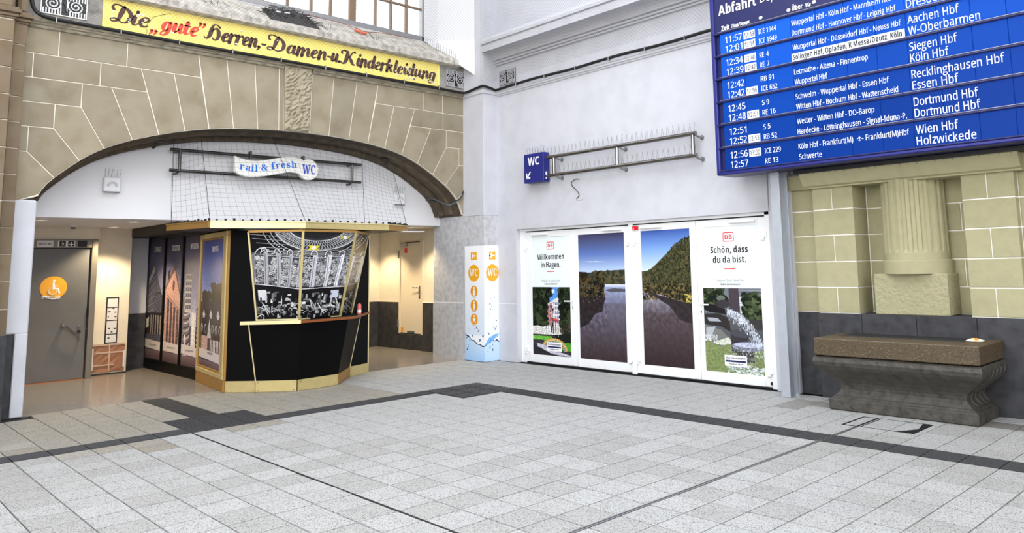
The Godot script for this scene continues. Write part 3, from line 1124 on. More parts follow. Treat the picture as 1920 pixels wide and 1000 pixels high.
func stroke_letter(par: Node, which: String, fr: Transform3D, u: float, v: float, w: float, h: float, mat: Material, heavy := 1.25) -> void:
	# brush-script capitals: each stroke is a list of (x, y, thickness) in a unit box
	var S := []
	match which:
		"D":
			S = [[[0.42, 0.98, 0.03], [0.30, 1.0, 0.05], [0.16, 0.95, 0.08], [0.10, 0.82, 0.10], [0.14, 0.72, 0.12], [0.20, 0.68, 0.05]],
				[[0.30, 1.0, 0.05], [0.48, 0.95, 0.06], [0.62, 0.88, 0.10], [0.80, 0.74, 0.16], [0.90, 0.50, 0.19], [0.84, 0.24, 0.16], [0.68, 0.06, 0.09], [0.52, 0.02, 0.06], [0.38, 0.10, 0.07], [0.22, 0.20, 0.07], [0.06, 0.16, 0.05], [0.03, 0.07, 0.05], [0.12, 0.02, 0.06], [0.26, 0.06, 0.08], [0.38, 0.24, 0.14], [0.46, 0.5, 0.2], [0.54, 0.74, 0.2], [0.60, 0.92, 0.12]]]
		"H":
			S = [[[0.92, 0.86, 0.10], [0.80, 0.97, 0.06], [0.64, 1.0, 0.06], [0.52, 0.90, 0.10], [0.44, 0.66, 0.19], [0.36, 0.36, 0.21], [0.26, 0.12, 0.15], [0.12, 0.01, 0.07], [0.02, 0.05, 0.07], [0.0, 0.14, 0.04]],
				[[0.44, 0.50, 0.04], [0.58, 0.68, 0.07], [0.74, 0.74, 0.12], [0.84, 0.60, 0.19], [0.86, 0.36, 0.2], [0.80, 0.12, 0.15], [0.66, 0.0, 0.08], [0.54, 0.03, 0.07], [0.5, 0.12, 0.05]]]
		"K":
			S = [[[0.36, 0.98, 0.03], [0.22, 1.0, 0.05], [0.08, 0.92, 0.08], [0.06, 0.80, 0.12], [0.12, 0.74, 0.05]],
				[[0.22, 1.0, 0.05], [0.36, 0.96, 0.10], [0.48, 0.88, 0.16], [0.42, 0.6, 0.2], [0.36, 0.32, 0.2], [0.26, 0.1, 0.14], [0.12, 0.01, 0.08], [0.0, 0.06, 0.07], [0.0, 0.14, 0.05]],
				[[0.98, 0.96, 0.10], [0.86, 0.98, 0.06], [0.74, 0.84, 0.08], [0.62, 0.62, 0.08], [0.5, 0.5, 0.06]],
				[[0.55, 0.56, 0.06], [0.66, 0.42, 0.14], [0.74, 0.2, 0.18], [0.84, 0.04, 0.1], [0.96, 0.04, 0.05]]]
	var m := MB.new()
	m.xf = fr
	for st in S:
		brush(m, st, u, v, w, h, h * heavy, 0.0)
	put("lettering", m, mat, par)


func brush_word(par: Node, word: String, fr: Transform3D, u: float, v: float, width: float, x: float, mat: Material) -> void:
	# small brush letters; x-height 1, each [advance, strokes], squeezed together to the given width
	var stem := func(a: float, top: float) -> Array: return [[a - 0.02, top, 0.22], [a, top - 0.1, 0.36], [a, 0.3, 0.36], [a + 0.06, 0.07, 0.24], [a + 0.2, 0.06, 0.1], [a + 0.32, 0.22, 0.08]]
	var bowl := [[0.72, 0.82, 0.10], [0.52, 0.99, 0.14], [0.28, 0.86, 0.26], [0.17, 0.45, 0.36], [0.27, 0.1, 0.26], [0.46, 0.05, 0.13], [0.66, 0.32, 0.10]]
	var last := [[0.30, 0.55, 0.10], [0.48, 0.90, 0.16], [0.66, 0.97, 0.26], [0.75, 0.70, 0.36], [0.74, 0.30, 0.36], [0.82, 0.05, 0.22], [0.98, 0.07, 0.1], [1.06, 0.2, 0.08]]
	var G := {
		"i": [0.50, [stem.call(0.22, 1.0), [[0.28, 1.36, 0.26], [0.30, 1.42, 0.30], [0.32, 1.48, 0.24]]]],
		"l": [0.50, [stem.call(0.22, 1.62)]],
		"n": [1.02, [[[0.2, 1.0, 0.26], [0.2, 0.9, 0.36], [0.2, 0.0, 0.36]], last]],
		"r": [0.80, [[[0.2, 1.0, 0.26], [0.2, 0.9, 0.36], [0.2, 0.0, 0.36]], [[0.30, 0.6, 0.10], [0.48, 0.92, 0.16], [0.66, 0.95, 0.28], [0.76, 0.84, 0.2]]]],
		"u": [1.04, [stem.call(0.2, 1.0), stem.call(0.74, 1.0), [[0.36, 0.06, 0.14], [0.54, 0.2, 0.12], [0.68, 0.45, 0.1]]]],
		"e": [0.80, [[[0.2, 0.42, 0.1], [0.46, 0.5, 0.12], [0.66, 0.74, 0.2], [0.56, 0.97, 0.16], [0.34, 0.92, 0.22], [0.18, 0.5, 0.38], [0.28, 0.1, 0.28], [0.5, 0.03, 0.15], [0.72, 0.16, 0.09]]]],
		"a": [1.04, [bowl, stem.call(0.76, 1.0)]],
		"d": [1.04, [bowl, stem.call(0.76, 1.62)]],
		"g": [1.00, [bowl, [[0.74, 1.0, 0.26], [0.74, 0.85, 0.36], [0.72, 0.1, 0.36], [0.62, -0.3, 0.26], [0.38, -0.48, 0.14], [0.14, -0.42, 0.13], [0.12, -0.24, 0.1], [0.36, -0.06, 0.1], [0.62, 0.06, 0.1]]]],
		"t": [0.66, [[[0.24, 1.40, 0.26], [0.24, 1.3, 0.36], [0.22, 0.3, 0.36], [0.32, 0.06, 0.22], [0.5, 0.08, 0.1], [0.6, 0.22, 0.08]], [[0.0, 0.97, 0.12], [0.56, 0.97, 0.12]]]],
		"k": [0.98, [[[0.2, 1.62, 0.26], [0.2, 1.5, 0.36], [0.2, 0.0, 0.36]], [[0.3, 0.45, 0.1], [0.5, 0.85, 0.14], [0.7, 0.92, 0.24], [0.64, 0.66, 0.14], [0.4, 0.5, 0.12]], [[0.44, 0.54, 0.16], [0.62, 0.34, 0.34], [0.74, 0.08, 0.24], [0.94, 0.1, 0.1]]]],
		",": [0.42, [[[0.16, 0.16, 0.26], [0.2, 0.10, 0.32], [0.2, -0.08, 0.2], [0.06, -0.30, 0.08]]]],
		".": [0.44, [[[0.14, 0.06, 0.24], [0.17, 0.12, 0.30], [0.2, 0.18, 0.24]]]],
		"-": [0.46, [[[0.02, 0.5, 0.2], [0.36, 0.5, 0.2]]]],
	}
	G["m"] = [1.56, [G["n"][1][0], [[0.30, 0.55, 0.10], [0.46, 0.90, 0.16], [0.62, 0.97, 0.26], [0.70, 0.75, 0.36], [0.70, 0.0, 0.36]], last.map(func(q): return [q[0] + 0.53, q[1], q[2]])]]
	var total := 0.0
	for c in word:
		total += G[c][0]
	var k := width / total
	var m := MB.new()
	m.xf = fr
	for c in word:
		for st in G[c][1]:
			brush(m, st, u, v, k, x, minf(k * 1.12, x) * 1.12, 0.26 * x)
		u += G[c][0] * k
	put("lettering", m, mat, par)


func brush(m: MB, st: Array, u: float, v: float, w: float, h: float, t: float, lean: float) -> void:
	# one stroke: (x, y, thickness) points smoothed into a raised ribbon with round ends
	var pts := []
	for i in st.size() - 1:
		var q := []
		for k in [maxi(i - 1, 0), i, i + 1, mini(i + 2, st.size() - 1)]:
			q.append(Vector3(st[k][0], st[k][1], st[k][2]))
		for k in 5:
			pts.append((q[1] as Vector3).cubic_interpolate(q[2], q[0], q[3], k / 5.0))
	var e: Array = st[st.size() - 1]
	pts.append(Vector3(e[0], e[1], e[2]))
	var L := []
	var R := []
	for i in pts.size():
		var a: Vector3 = pts[maxi(i - 1, 0)]
		var b: Vector3 = pts[mini(i + 1, pts.size() - 1)]
		var d := Vector2((b.x - a.x) * w + (b.y - a.y) * lean, (b.y - a.y) * h).normalized()
		var nn := Vector2(-d.y, d.x) * maxf(pts[i].z, 0.05) * t * 0.5
		var c := Vector2(u + pts[i].x * w + pts[i].y * lean, v + pts[i].y * h)
		L.append(Vector3(c.x + nn.x, c.y + nn.y, 0.004))
		R.append(Vector3(c.x - nn.x, c.y - nn.y, 0.004))
		if i == 0 or i == pts.size() - 1:
			m.disc(Vector3(c.x, c.y, 0.0), Vector3.RIGHT, Vector3.UP, nn.length(), nn.length(), 0.004, 10)
	var dz := Vector3(0, 0, 0.004)
	for i in pts.size() - 1:
		m.quad(R[i], R[i + 1], L[i + 1], L[i])
		m.quad(R[i] - dz, R[i + 1] - dz, R[i + 1], R[i])
		m.quad(L[i + 1] - dz, L[i] - dz, L[i], L[i + 1])


# ---------------------------------------------------------------- the recess under the arch

func recess() -> void:
	var fl := struct("floor", bx(Vector3(-4.3, -0.3, -0.4), Vector3(-0.06, 0.001, 7.0)), M.terracotta, "smooth reddish brown floor of the recess")
	fl.set_meta("kind", "structure")
	# white infill between the arch and the recess ceiling
	var edge := [Vector2(0.25, 2.35)]
	edge.append_array(arch_between(0.32, 6.55))
	edge.append(Vector2(6.62, 2.35))
	var inf := MB.new()
	inf.xf = FL(-0.84)
	inf.prism(lz(edge), 0.0, 0.12, 0.0, true)
	struct("wall_infill", inf, M.white_plain, "white infill wall filling the arch above the kiosk")
	struct("ceiling", bx(Vector3(-4.3, 2.36, -0.5), Vector3(-0.74, 2.47, 7.0)), M.ceiling)
	var wb := setting("wall_back", "cream back wall of the recess with a pillar and dark dado")
	put("plaster", bx(Vector3(-4.1, 0.0, -0.5), Vector3(-3.5, 2.4, 2.2)), M.cream, wb)
	put("plaster", bx(Vector3(-4.3, 0.0, 4.2), Vector3(-3.9, 2.4, 7.0)), M.white, wb)
	put("pillar", bx(Vector3(-3.95, 0.0, 4.57), Vector3(-3.5, 2.4, 5.12), 0.004), M.cream, wb)
	put("dado", bx(Vector3(-3.95, 0.0, 4.2), Vector3(-3.88, 0.93, 4.575), 0.003), M.slate, wb)
	put("dado", bx(Vector3(-3.55, 0.0, -0.12), Vector3(-3.48, 0.92, 2.2), 0.003), M.slate, wb)
	put("beam", bx(Vector3(-4.0, 2.22, 4.16), Vector3(-1.3, 2.36, 4.58)), M.iron, wb)
	put("skirting", bx(Vector3(-3.6, 0.0, 4.57), Vector3(-3.47, 0.02, 5.13)), M.iron, wb)
	put("door_wall", bx(Vector3(-3.6, 2.165, 5.12), Vector3(-3.2, 2.4, 7.0)), M.cream, wb)
	struct("wall_end", bx(Vector3(-4.3, 0.0, 6.86), Vector3(-0.85, 2.4, 7.2)), M.white)
	# the grey accessible-toilet door
	var d := setting("door_1", "grey metal door with a yellow wheelchair sticker and a slanted pull handle")
	put("door_leaf", bx(Vector3(-3.3, 0.012, 5.245), Vector3(-3.2, 2.02, 6.3), 0.004), M.doorgrey, d)
	var fr := MB.new()
	fr.box(Vector3(-3.5, 0.0, 5.14), Vector3(-3.17, 2.17, 5.225), 0.006)
	fr.box(Vector3(-3.5, 2.035, 5.226), Vector3(-3.17, 2.168, 6.8), 0.004)
	put("door_frame", fr, M.frame_metal, d)
	put("door_gap", bx(Vector3(-3.29, 0.0, 5.22), Vector3(-3.21, 2.035, 5.25)), M.ink, d)
	put("door_gap", bx(Vector3(-3.29, 2.015, 5.22), Vector3(-3.21, 2.04, 6.8)), M.ink, d)
	put("threshold", bx(Vector3(-3.3, 0.0, 5.14), Vector3(-3.19, 0.013, 6.8)), M.copper, d)
	for y in [0.62, 0.95]:
		put("hinge", bx(Vector3(-3.21, y, 5.222), Vector3(-3.165, y + 0.15, 5.245), 0.004), M.iron, d)
	var h := MB.new()
	h.tube([Vector3(-3.2, 0.85, 5.55), Vector3(-3.13, 0.85, 5.55)], 0.03, 12)
	h.tube([Vector3(-3.14, 0.85, 5.55), Vector3(-3.14, 0.64, 5.33)], 0.014, 10)
	h.tube([Vector3(-3.2, 0.64, 5.33), Vector3(-3.13, 0.64, 5.33)], 0.018, 10)
	put("pull_handle", h, M.steel, d)
	var k := MB.new()
	k.disc(Vector3(-3.199, 0.82, 5.335), Vector3(0, 0, -1), Vector3.UP, 0.024, 0.024, 0.012)
	put("lock_rose", k, M.steel, d)
	var k2 := MB.new()
	k2.disc(Vector3(-3.199, 0.73, 5.335), Vector3(0, 0, -1), Vector3.UP, 0.026, 0.026, 0.008)
	put("lock_cylinder", k2, M.ink, d)
	var f := FL(-3.168)
	var pl := put("name_plate", bx(Vector3(-3.17, 2.05, 5.75), Vector3(-3.158, 2.145, 5.96), 0.002), M.white_plain, d)
	text(pl, "NACHT-WC", FL(-3.157), -5.855, 2.08, 0.032, M.ink, "sans_bold", 0.17, 1)
	put("pictogram_plate", bx(Vector3(-3.17, 2.05, 5.46), Vector3(-3.158, 2.145, 5.69), 0.002), M.white_plain, d)
	for z in [5.63, 5.515]:
		put("pictogram_field", bx(Vector3(-3.159, 2.055, z - 0.042), Vector3(-3.155, 2.14, z + 0.042)), M.ink, d)
	wheelchair(d, FL(-3.154), -5.63, 2.097, 0.032, M.white_ink)
	var bab := MB.new()
	bab.xf = FL(-3.154)
	bab.disc(Vector3(-5.515, 2.112, 0), Vector3.RIGHT, Vector3.UP, 0.010, 0.010, 0.001, 12)
	bab.box(Vector3(-5.545, 2.082, 0), Vector3(-5.485, 2.092, 0.001), 0.0)
	bab.box(Vector3(-5.523, 2.062, 0), Vector3(-5.507, 2.1, 0.001), 0.0)
	put("baby_pictogram", bab, M.white_ink, d)
	put("blank_plate", bx(Vector3(-3.17, 2.05, 5.30), Vector3(-3.158, 2.145, 5.42), 0.002), M.ink, d)
	# round yellow sticker
	var st := MB.new()
	st.disc(Vector3(-3.1995, 1.425, 5.705), Vector3(0, 0, -1), Vector3.UP, 0.178, 0.172, 0.003, 40)
	var sk := put("sticker", st, M.orange, d)
	wheelchair(sk, FL(-3.1955), -5.70, 1.425, 0.125, M.white_ink)
	var rib := MB.new()
	rib.xf = FL(-3.195)
	for i in 8:
		var u0 := -5.85 + i * 0.024
		var w0 := 1.275 + 0.012 * sin(i * 0.75)
		var w1 := 1.275 + 0.012 * sin((i + 1) * 0.75) 
		rib.quad(Vector3(u0, w0 - 0.02, 0), Vector3(u0 + 0.024, w1 - 0.02, 0), Vector3(u0 + 0.024, w1 + 0.02, 0), Vector3(u0, w0 + 0.02, 0))
	put("ribbon", rib, M.white_ink, sk)
	text(sk, "rail & fresh", FL(-3.194), -5.845, 1.268, 0.018, M.ink, "serif_bold", 0.17, 0, 0.1)
	var bd := MB.new()
	bd.disc(Vector3(-3.196, 1.278, 5.632), Vector3(0, 0, -1), Vector3.UP, 0.028, 0.028, 0.002, 20)
	put("badge", bd, M.paper, sk)

	# notices and the cardboard patch on the pillar
	var nt := thing("notice_frame", "tall black frame with four white notices on the cream pillar", "notice frame", Vector3(-3.5, 0.5, 4.82))
	put("frame", bx(Vector3(-3.5, 0.485, 4.725), Vector3(-3.482, 1.235, 4.905), 0.003), M.iron, nt)
	for q in [[1.075, 1.215], [0.865, 1.06], [0.645, 0.85], [0.51, 0.63]]:
		put("notice", bx(Vector3(-3.483, q[0], 4.742), Vector3(-3.479, q[1], 4.888)), M.white_plain, nt)
	for q in [[1.04, 4.80, 0.02], [0.99, 4.86, 0.03], [0.98, 4.77, 0.018], [0.91, 4.87, 0.012], [0.905, 4.765, 0.02], [0.715, 4.77, 0.022], [0.665, 4.81, 0.018], [0.57, 4.85, 0.022], [0.72, 4.85, 0.02]]:
		put("printed_mark", bx(Vector3(-3.48, q[0], q[1] - q[2] * 0.7), Vector3(-3.478, q[0] + 0.018, q[1] + q[2] * 0.7)), M.ink, nt)
	var cb := thing("cardboard_sheet", "brown cardboard taped over the foot of the cream pillar", "cardboard", Vector3(-3.5, 0.03, 4.85))
	var r := RandomNumberGenerator.new()
	r.seed = 3
	var sheet := MB.new()
	var gg := []
	for j in 9:
		var row := []
		for i in 9:
			row.append(Vector3(-3.492 + r.randf_range(-0.003, 0.009), 0.035 + 0.455 * j / 8.0 + r.randf_range(-0.004, 0.004), 5.085 - 0.485 * i / 8.0 + r.randf_range(-0.004, 0.004)))
		gg.append(row)
	for j in 8:
		for i in 8:
			sheet.quad(gg[j][i], gg[j][i + 1], gg[j + 1][i + 1], gg[j + 1][i])
	put("sheet", sheet, M.cardboard, cb)
	for q in [[0.46, 0.49, 5.08, 4.6], [0.335, 0.36, 5.02, 4.63], [0.14, 0.16, 5.06, 4.75]]:
		put("tape_strip", bx(Vector3(-3.49, q[0], q[3]), Vector3(-3.482, q[1], q[2])), M.tape, cb)
	put("tape_strip", bx(Vector3(-3.49, 0.05, 4.815), Vector3(-3.4815, 0.47, 4.835)), M.tape, cb)
	put("tape_strip", bx(Vector3(-3.49, 0.10, 4.6), Vector3(-3.481, 0.37, 4.625)), M.white_plain, cb)
	put("tape_strip", bx(Vector3(-3.49, 0.08, 5.05), Vector3(-3.481, 0.42, 5.075)), M.white_plain, cb)

	# right side wall of the recess and its narrow cream door
	var sw := setting("wall_side", "cream side wall of the recess with a dark dado beside the kiosk")
	var m := MB.new()
	m.box(Vector3(-3.6, 0.9, -0.5), Vector3(-2.70, 2.4, -0.1))
	m.box(Vector3(-1.86, 0.9, -0.5), Vector3(-0.85, 2.4, -0.1))
	m.box(Vector3(-2.72, 2.17, -0.5), Vector3(-1.84, 2.4, -0.1))
	put("plaster", m, M.cream, sw)
	put("dado", bx(Vector3(-3.6, 0.0, -0.5), Vector3(-2.71, 0.92, -0.08), 0.004), M.slate, sw)
	put("dado", bx(Vector3(-1.85, 0.0, -0.5), Vector3(-0.85, 0.92, -0.08), 0.004), M.slate, sw)
	put("dado_edge", bx(Vector3(-3.6, 0.918, -0.3), Vector3(-2.71, 0.932, -0.075)), M.cream, sw)
	put("dado_edge", bx(Vector3(-1.85, 0.918, -0.3), Vector3(-0.85, 0.932, -0.075)), M.cream, sw)
	put("step_stone", bx(Vector3(-2.71, 0.0, -0.5), Vector3(-1.85, 0.30, -0.09), 0.006), M.slate, sw)
	var dd := setting("door_2", "narrow cream door with lever handle at the right end of the recess")
	put("door_leaf", bx(Vector3(-2.66, 0.315, -0.16), Vector3(-1.90, 2.14, -0.105), 0.003), M.cream_door, dd)
	var f2 := MB.new()
	f2.box(Vector3(-2.71, 0.30, -0.2), Vector3(-2.66, 2.18, -0.085), 0.004)
	f2.box(Vector3(-1.90, 0.30, -0.2), Vector3(-1.85, 2.18, -0.085), 0.004)
	f2.box(Vector3(-2.71, 2.14, -0.2), Vector3(-1.85, 2.18, -0.085), 0.004)
	put("door_frame", f2, M.cream_door, dd)
	put("door_gap", bx(Vector3(-1.915, 0.30, -0.15), Vector3(-1.895, 2.14, -0.1)), M.copper, dd)
	put("door_gap", bx(Vector3(-2.67, 0.30, -0.15), Vector3(-1.89, 0.318, -0.1)), M.ink, dd)
	for y in [0.42, 1.80]:
		put("hinge", bx(Vector3(-2.72, y, -0.09), Vector3(-2.69, y + 0.16, -0.06), 0.005), M.steel_dull, dd)
	put("door_closer", bx(Vector3(-2.62, 2.03, -0.11), Vector3(-2.40, 2.10, -0.05), 0.01), M.steel_dull, dd)
	put("closer_arm", bx(Vector3(-2.45, 2.10, -0.08), Vector3(-1.95, 2.115, -0.065)), M.iron, dd)
	put("door_label", bx(Vector3(-2.53, 1.90, -0.106), Vector3(-2.43, 2.0, -0.102)), M.red, dd)
	put("door_label", bx(Vector3(-2.64, 0.33, -0.106), Vector3(-2.56, 0.42, -0.102)), M.orange_deep, dd)
	put("door_label", bx(Vector3(-2.42, 0.32, -0.106), Vector3(-2.16, 0.36, -0.102)), M.ink_grey, dd)
	var lv := MB.new()
	lv.tube([Vector3(-1.99, 1.21, -0.105), Vector3(-1.99, 1.21, -0.05), Vector3(-2.14, 1.21, -0.045)], 0.012, 8)
	lv.box(Vector3(-2.015, 1.0, -0.11), Vector3(-1.965, 1.25, -0.095), 0.004)
	put("lever_handle", lv, M.steel, dd)

	# downlights and a smoke detector in the recess ceiling
	var names := ["round recessed downlight nearest the white pier", "round recessed downlight in front of the cream pillar", "round recessed downlight close to the poster wall", "round recessed downlight in front of the narrow cream door", "round recessed downlight at the right end of the recess"]
	var at := [Vector3(-1.51, 2.36, 6.24), Vector3(-2.9, 2.36, 5.0), Vector3(-1.46, 2.36, 5.12), Vector3(-2.95, 2.36, 0.55), Vector3(-1.35, 2.36, 0.5)]
	for i in 5:
		var l := thing("ceiling_downlight", names[i], "downlight", at[i], "downlights in the recess ceiling")
		var ring := MB.new()
		ring.tube(circle(at[i] - Vector3(0, 0.004, 0), 0.085, 24), 0.009, 6, false)
		put("ring", ring, M.white_plain, l)
		var lamp := MB.new()
		lamp.disc(at[i] - Vector3(0, 0.001, 0), Vector3.RIGHT, Vector3.BACK, 0.078, 0.078, 0.004, 24)
		put("lamp_glass", lamp, M.lamp, l)
		var s := SpotLight3D.new()
		s.name = "lamp_light"
		s.light_color = Color(1.0, 0.90, 0.73)
		s.light_energy = [1.4, 5.0, 2.0, 4.6, 4.0][i]
		s.spot_angle = 58.0
		s.spot_angle_attenuation = 0.5
		s.spot_range = 8.0
		s.spot_attenuation = 2.0
		s.light_size = 0.05
		s.shadow_enabled = true
		l.add_child(s)
		s.look_at_from_position(at[i] - Vector3(0, 0.02, 0), at[i] - Vector3(0, 1, 0), Vector3.BACK)
	var sd := thing("smoke_detector", "small smoke detector between the downlights on the recess ceiling", "smoke detector", Vector3(-2.7, 2.36, 5.6))
	var b := MB.new()
	b.disc(Vector3(-2.7, 2.36, 5.6), Vector3.RIGHT, Vector3.BACK, 0.05, 0.05, 0.03, 20)
	put("base", b, M.white_plain, sd)
	var b2 := MB.new()
	b2.disc(Vector3(-2.7, 2.331, 5.6), Vector3.RIGHT, Vector3.BACK, 0.034, 0.034, 0.025, 20)
	put("sensor", b2, M.ink_grey, sd)


func circle(c: Vector3, r: float, n: int) -> Array:
	var o := []
	for i in n + 1:
		o.append(c + Vector3(cos(TAU * i / n) * r, 0, sin(TAU * i / n) * r))
	return o


func wheelchair(par: Node, fr: Transform3D, u: float, v: float, s: float, mat: Material) -> void:
	# the seated figure in its wheel, s is half its height
	var m := MB.new()
	m.xf = fr
	m.disc(Vector3(u, v + 0.82 * s, 0), Vector3.RIGHT, Vector3.UP, 0.15 * s, 0.15 * s, 0.001, 16)
	var ring := []
	for i in 19:
		var t := deg_to_rad(110.0 + i * 14.5)
		ring.append(Vector3(u - 0.12 * s + cos(t) * 0.42 * s, v - 0.42 * s + sin(t) * 0.42 * s, 0.001))
	m.tube(ring, 0.05 * s, 4, false)
	m.prism(PackedVector2Array([Vector2(u - 0.16 * s, v + 0.6 * s), Vector2(u + 0.06 * s, v + 0.6 * s), Vector2(u + 0.10 * s, v + 0.24 * s), Vector2(u + 0.42 * s, v + 0.24 * s), Vector2(u + 0.42 * s, v + 0.12 * s), Vector2(u + 0.12 * s, v + 0.12 * s), Vector2(u + 0.14 * s, v - 0.02 * s), Vector2(u + 0.52 * s, v - 0.02 * s), Vector2(u + 0.72 * s, v - 0.72 * s), Vector2(u + 0.54 * s, v - 0.76 * s), Vector2(u + 0.38 * s, v - 0.2 * s), Vector2(u - 0.14 * s, v - 0.2 * s)]), 0.0, 0.0015)
	put("wheelchair_pictogram", m, mat, par)


# ---------------------------------------------------------------- right wall: doors, pipe rack, cornice

func right_wall() -> void:
	var w := setting("wall_right", "white plastered wall above the glazed doors")
	var m := MB.new()
	m.box(Vector3(0.3, 0.0, -0.5), Vector3(1.06, 4.66, 0.0))
	m.box(Vector3(1.06, 2.205, -0.5), Vector3(5.95, 4.66, 0.0))
	m.box(Vector3(5.93, 0.0, -0.5), Vector3(6.24, 4.66, 0.0))
	m.box(Vector3(6.24, 2.5, -0.5), Vector3(16.4, 4.66, -0.02))
	m.box(Vector3(12.1, 0.0, -0.5), Vector3(16.4, 2.5, -0.02))
	m.box(Vector3(0.3, 4.66, -0.5), Vector3(16.4, 9.2, -0.012))
	put("plaster", m, M.white, w)
	put("foot_joint", bx(Vector3(0.58, 0.955, -0.05), Vector3(1.045, 0.965, 0.003)), M.white_plain, w)
	# moulding, cornice
	var prof := PackedVector2Array([Vector2(-0.04, 4.575), Vector2(0.016, 4.58), Vector2(0.022, 4.60), Vector2(0.04, 4.61), Vector2(0.045, 4.635), Vector2(0.06, 4.645), Vector2(0.06, 4.665), Vector2(-0.04, 4.69)])
	struct("trim", sweep_x(prof, 0.56, 9.0), M.white)
	var corn := PackedVector2Array([Vector2(-0.04, 5.14), Vector2(0.03, 5.14), Vector2(0.035, 5.165), Vector2(0.02, 5.17), Vector2(0.06, 5.175), Vector2(0.068, 5.205), Vector2(0.05, 5.21), Vector2(0.105, 5.215), Vector2(0.115, 5.245), Vector2(0.10, 5.255), Vector2(0.115, 5.285), Vector2(0.16, 5.318), Vector2(0.24, 5.335), Vector2(0.315, 5.34), Vector2(0.315, 5.33), Vector2(0.328, 5.33), Vector2(0.328, 5.45), Vector2(0.318, 5.458), Vector2(0.35, 5.468), Vector2(0.35, 5.52), Vector2(0.33, 5.545), Vector2(0.30, 5.59), Vector2(-0.04, 5.63)])
	struct("trim", sweep_x(corn, 0.57, 12.0), M.galv_white if M.has("galv_white") else M.white, "wide white moulded cornice high on the right wall")
	doors()
	wc_totem()
	wc_sign()
	pipe_rack()
	# a cut wire hanging out of the wall
	var wi := thing("hanging_wire", "thin cut wire dangling below the steel pipe rack", "wire", Vector3(2.5, 2.62, 0.0))
	var pts := [Vector3(2.60, 2.915, 0.0), Vector3(2.55, 2.925, 0.03), Vector3(2.46, 2.88, 0.035), Vector3(2.46, 2.83, 0.03), Vector3(2.55, 2.75, 0.025), Vector3(2.60, 2.69, 0.02), Vector3(2.58, 2.64, 0.015), Vector3(2.535, 2.615, 0.01)]
	put("lead", tube_of(smooth(pts), 0.0055, 6), M.iron, wi)
	put("plaster_patch", bx(Vector3(2.53, 2.59, 0.0), Vector3(2.67, 2.635, 0.008), 0.003), M.concrete, wi)


func smooth(p: Array, n := 5) -> Array:
	var o := []
	for i in p.size() - 1:
		for k in n:
			o.append((p[i] as Vector3).cubic_interpolate(p[i + 1], p[maxi(i - 1, 0)], p[mini(i + 2, p.size() - 1)], float(k) / n))
	o.append(p[p.size() - 1])
	return o


func sweep_x(prof: PackedVector2Array, x0: float, x1: float) -> MB:
	# prof holds (z, y)
	var m := MB.new()
	m.xf = Transform3D(Basis(Vector3(0, 0, 1), Vector3.UP, Vector3(-1, 0, 0)), Vector3.ZERO)
	m.prism(prof, -x1, -x0, 0.0, true)
	return m


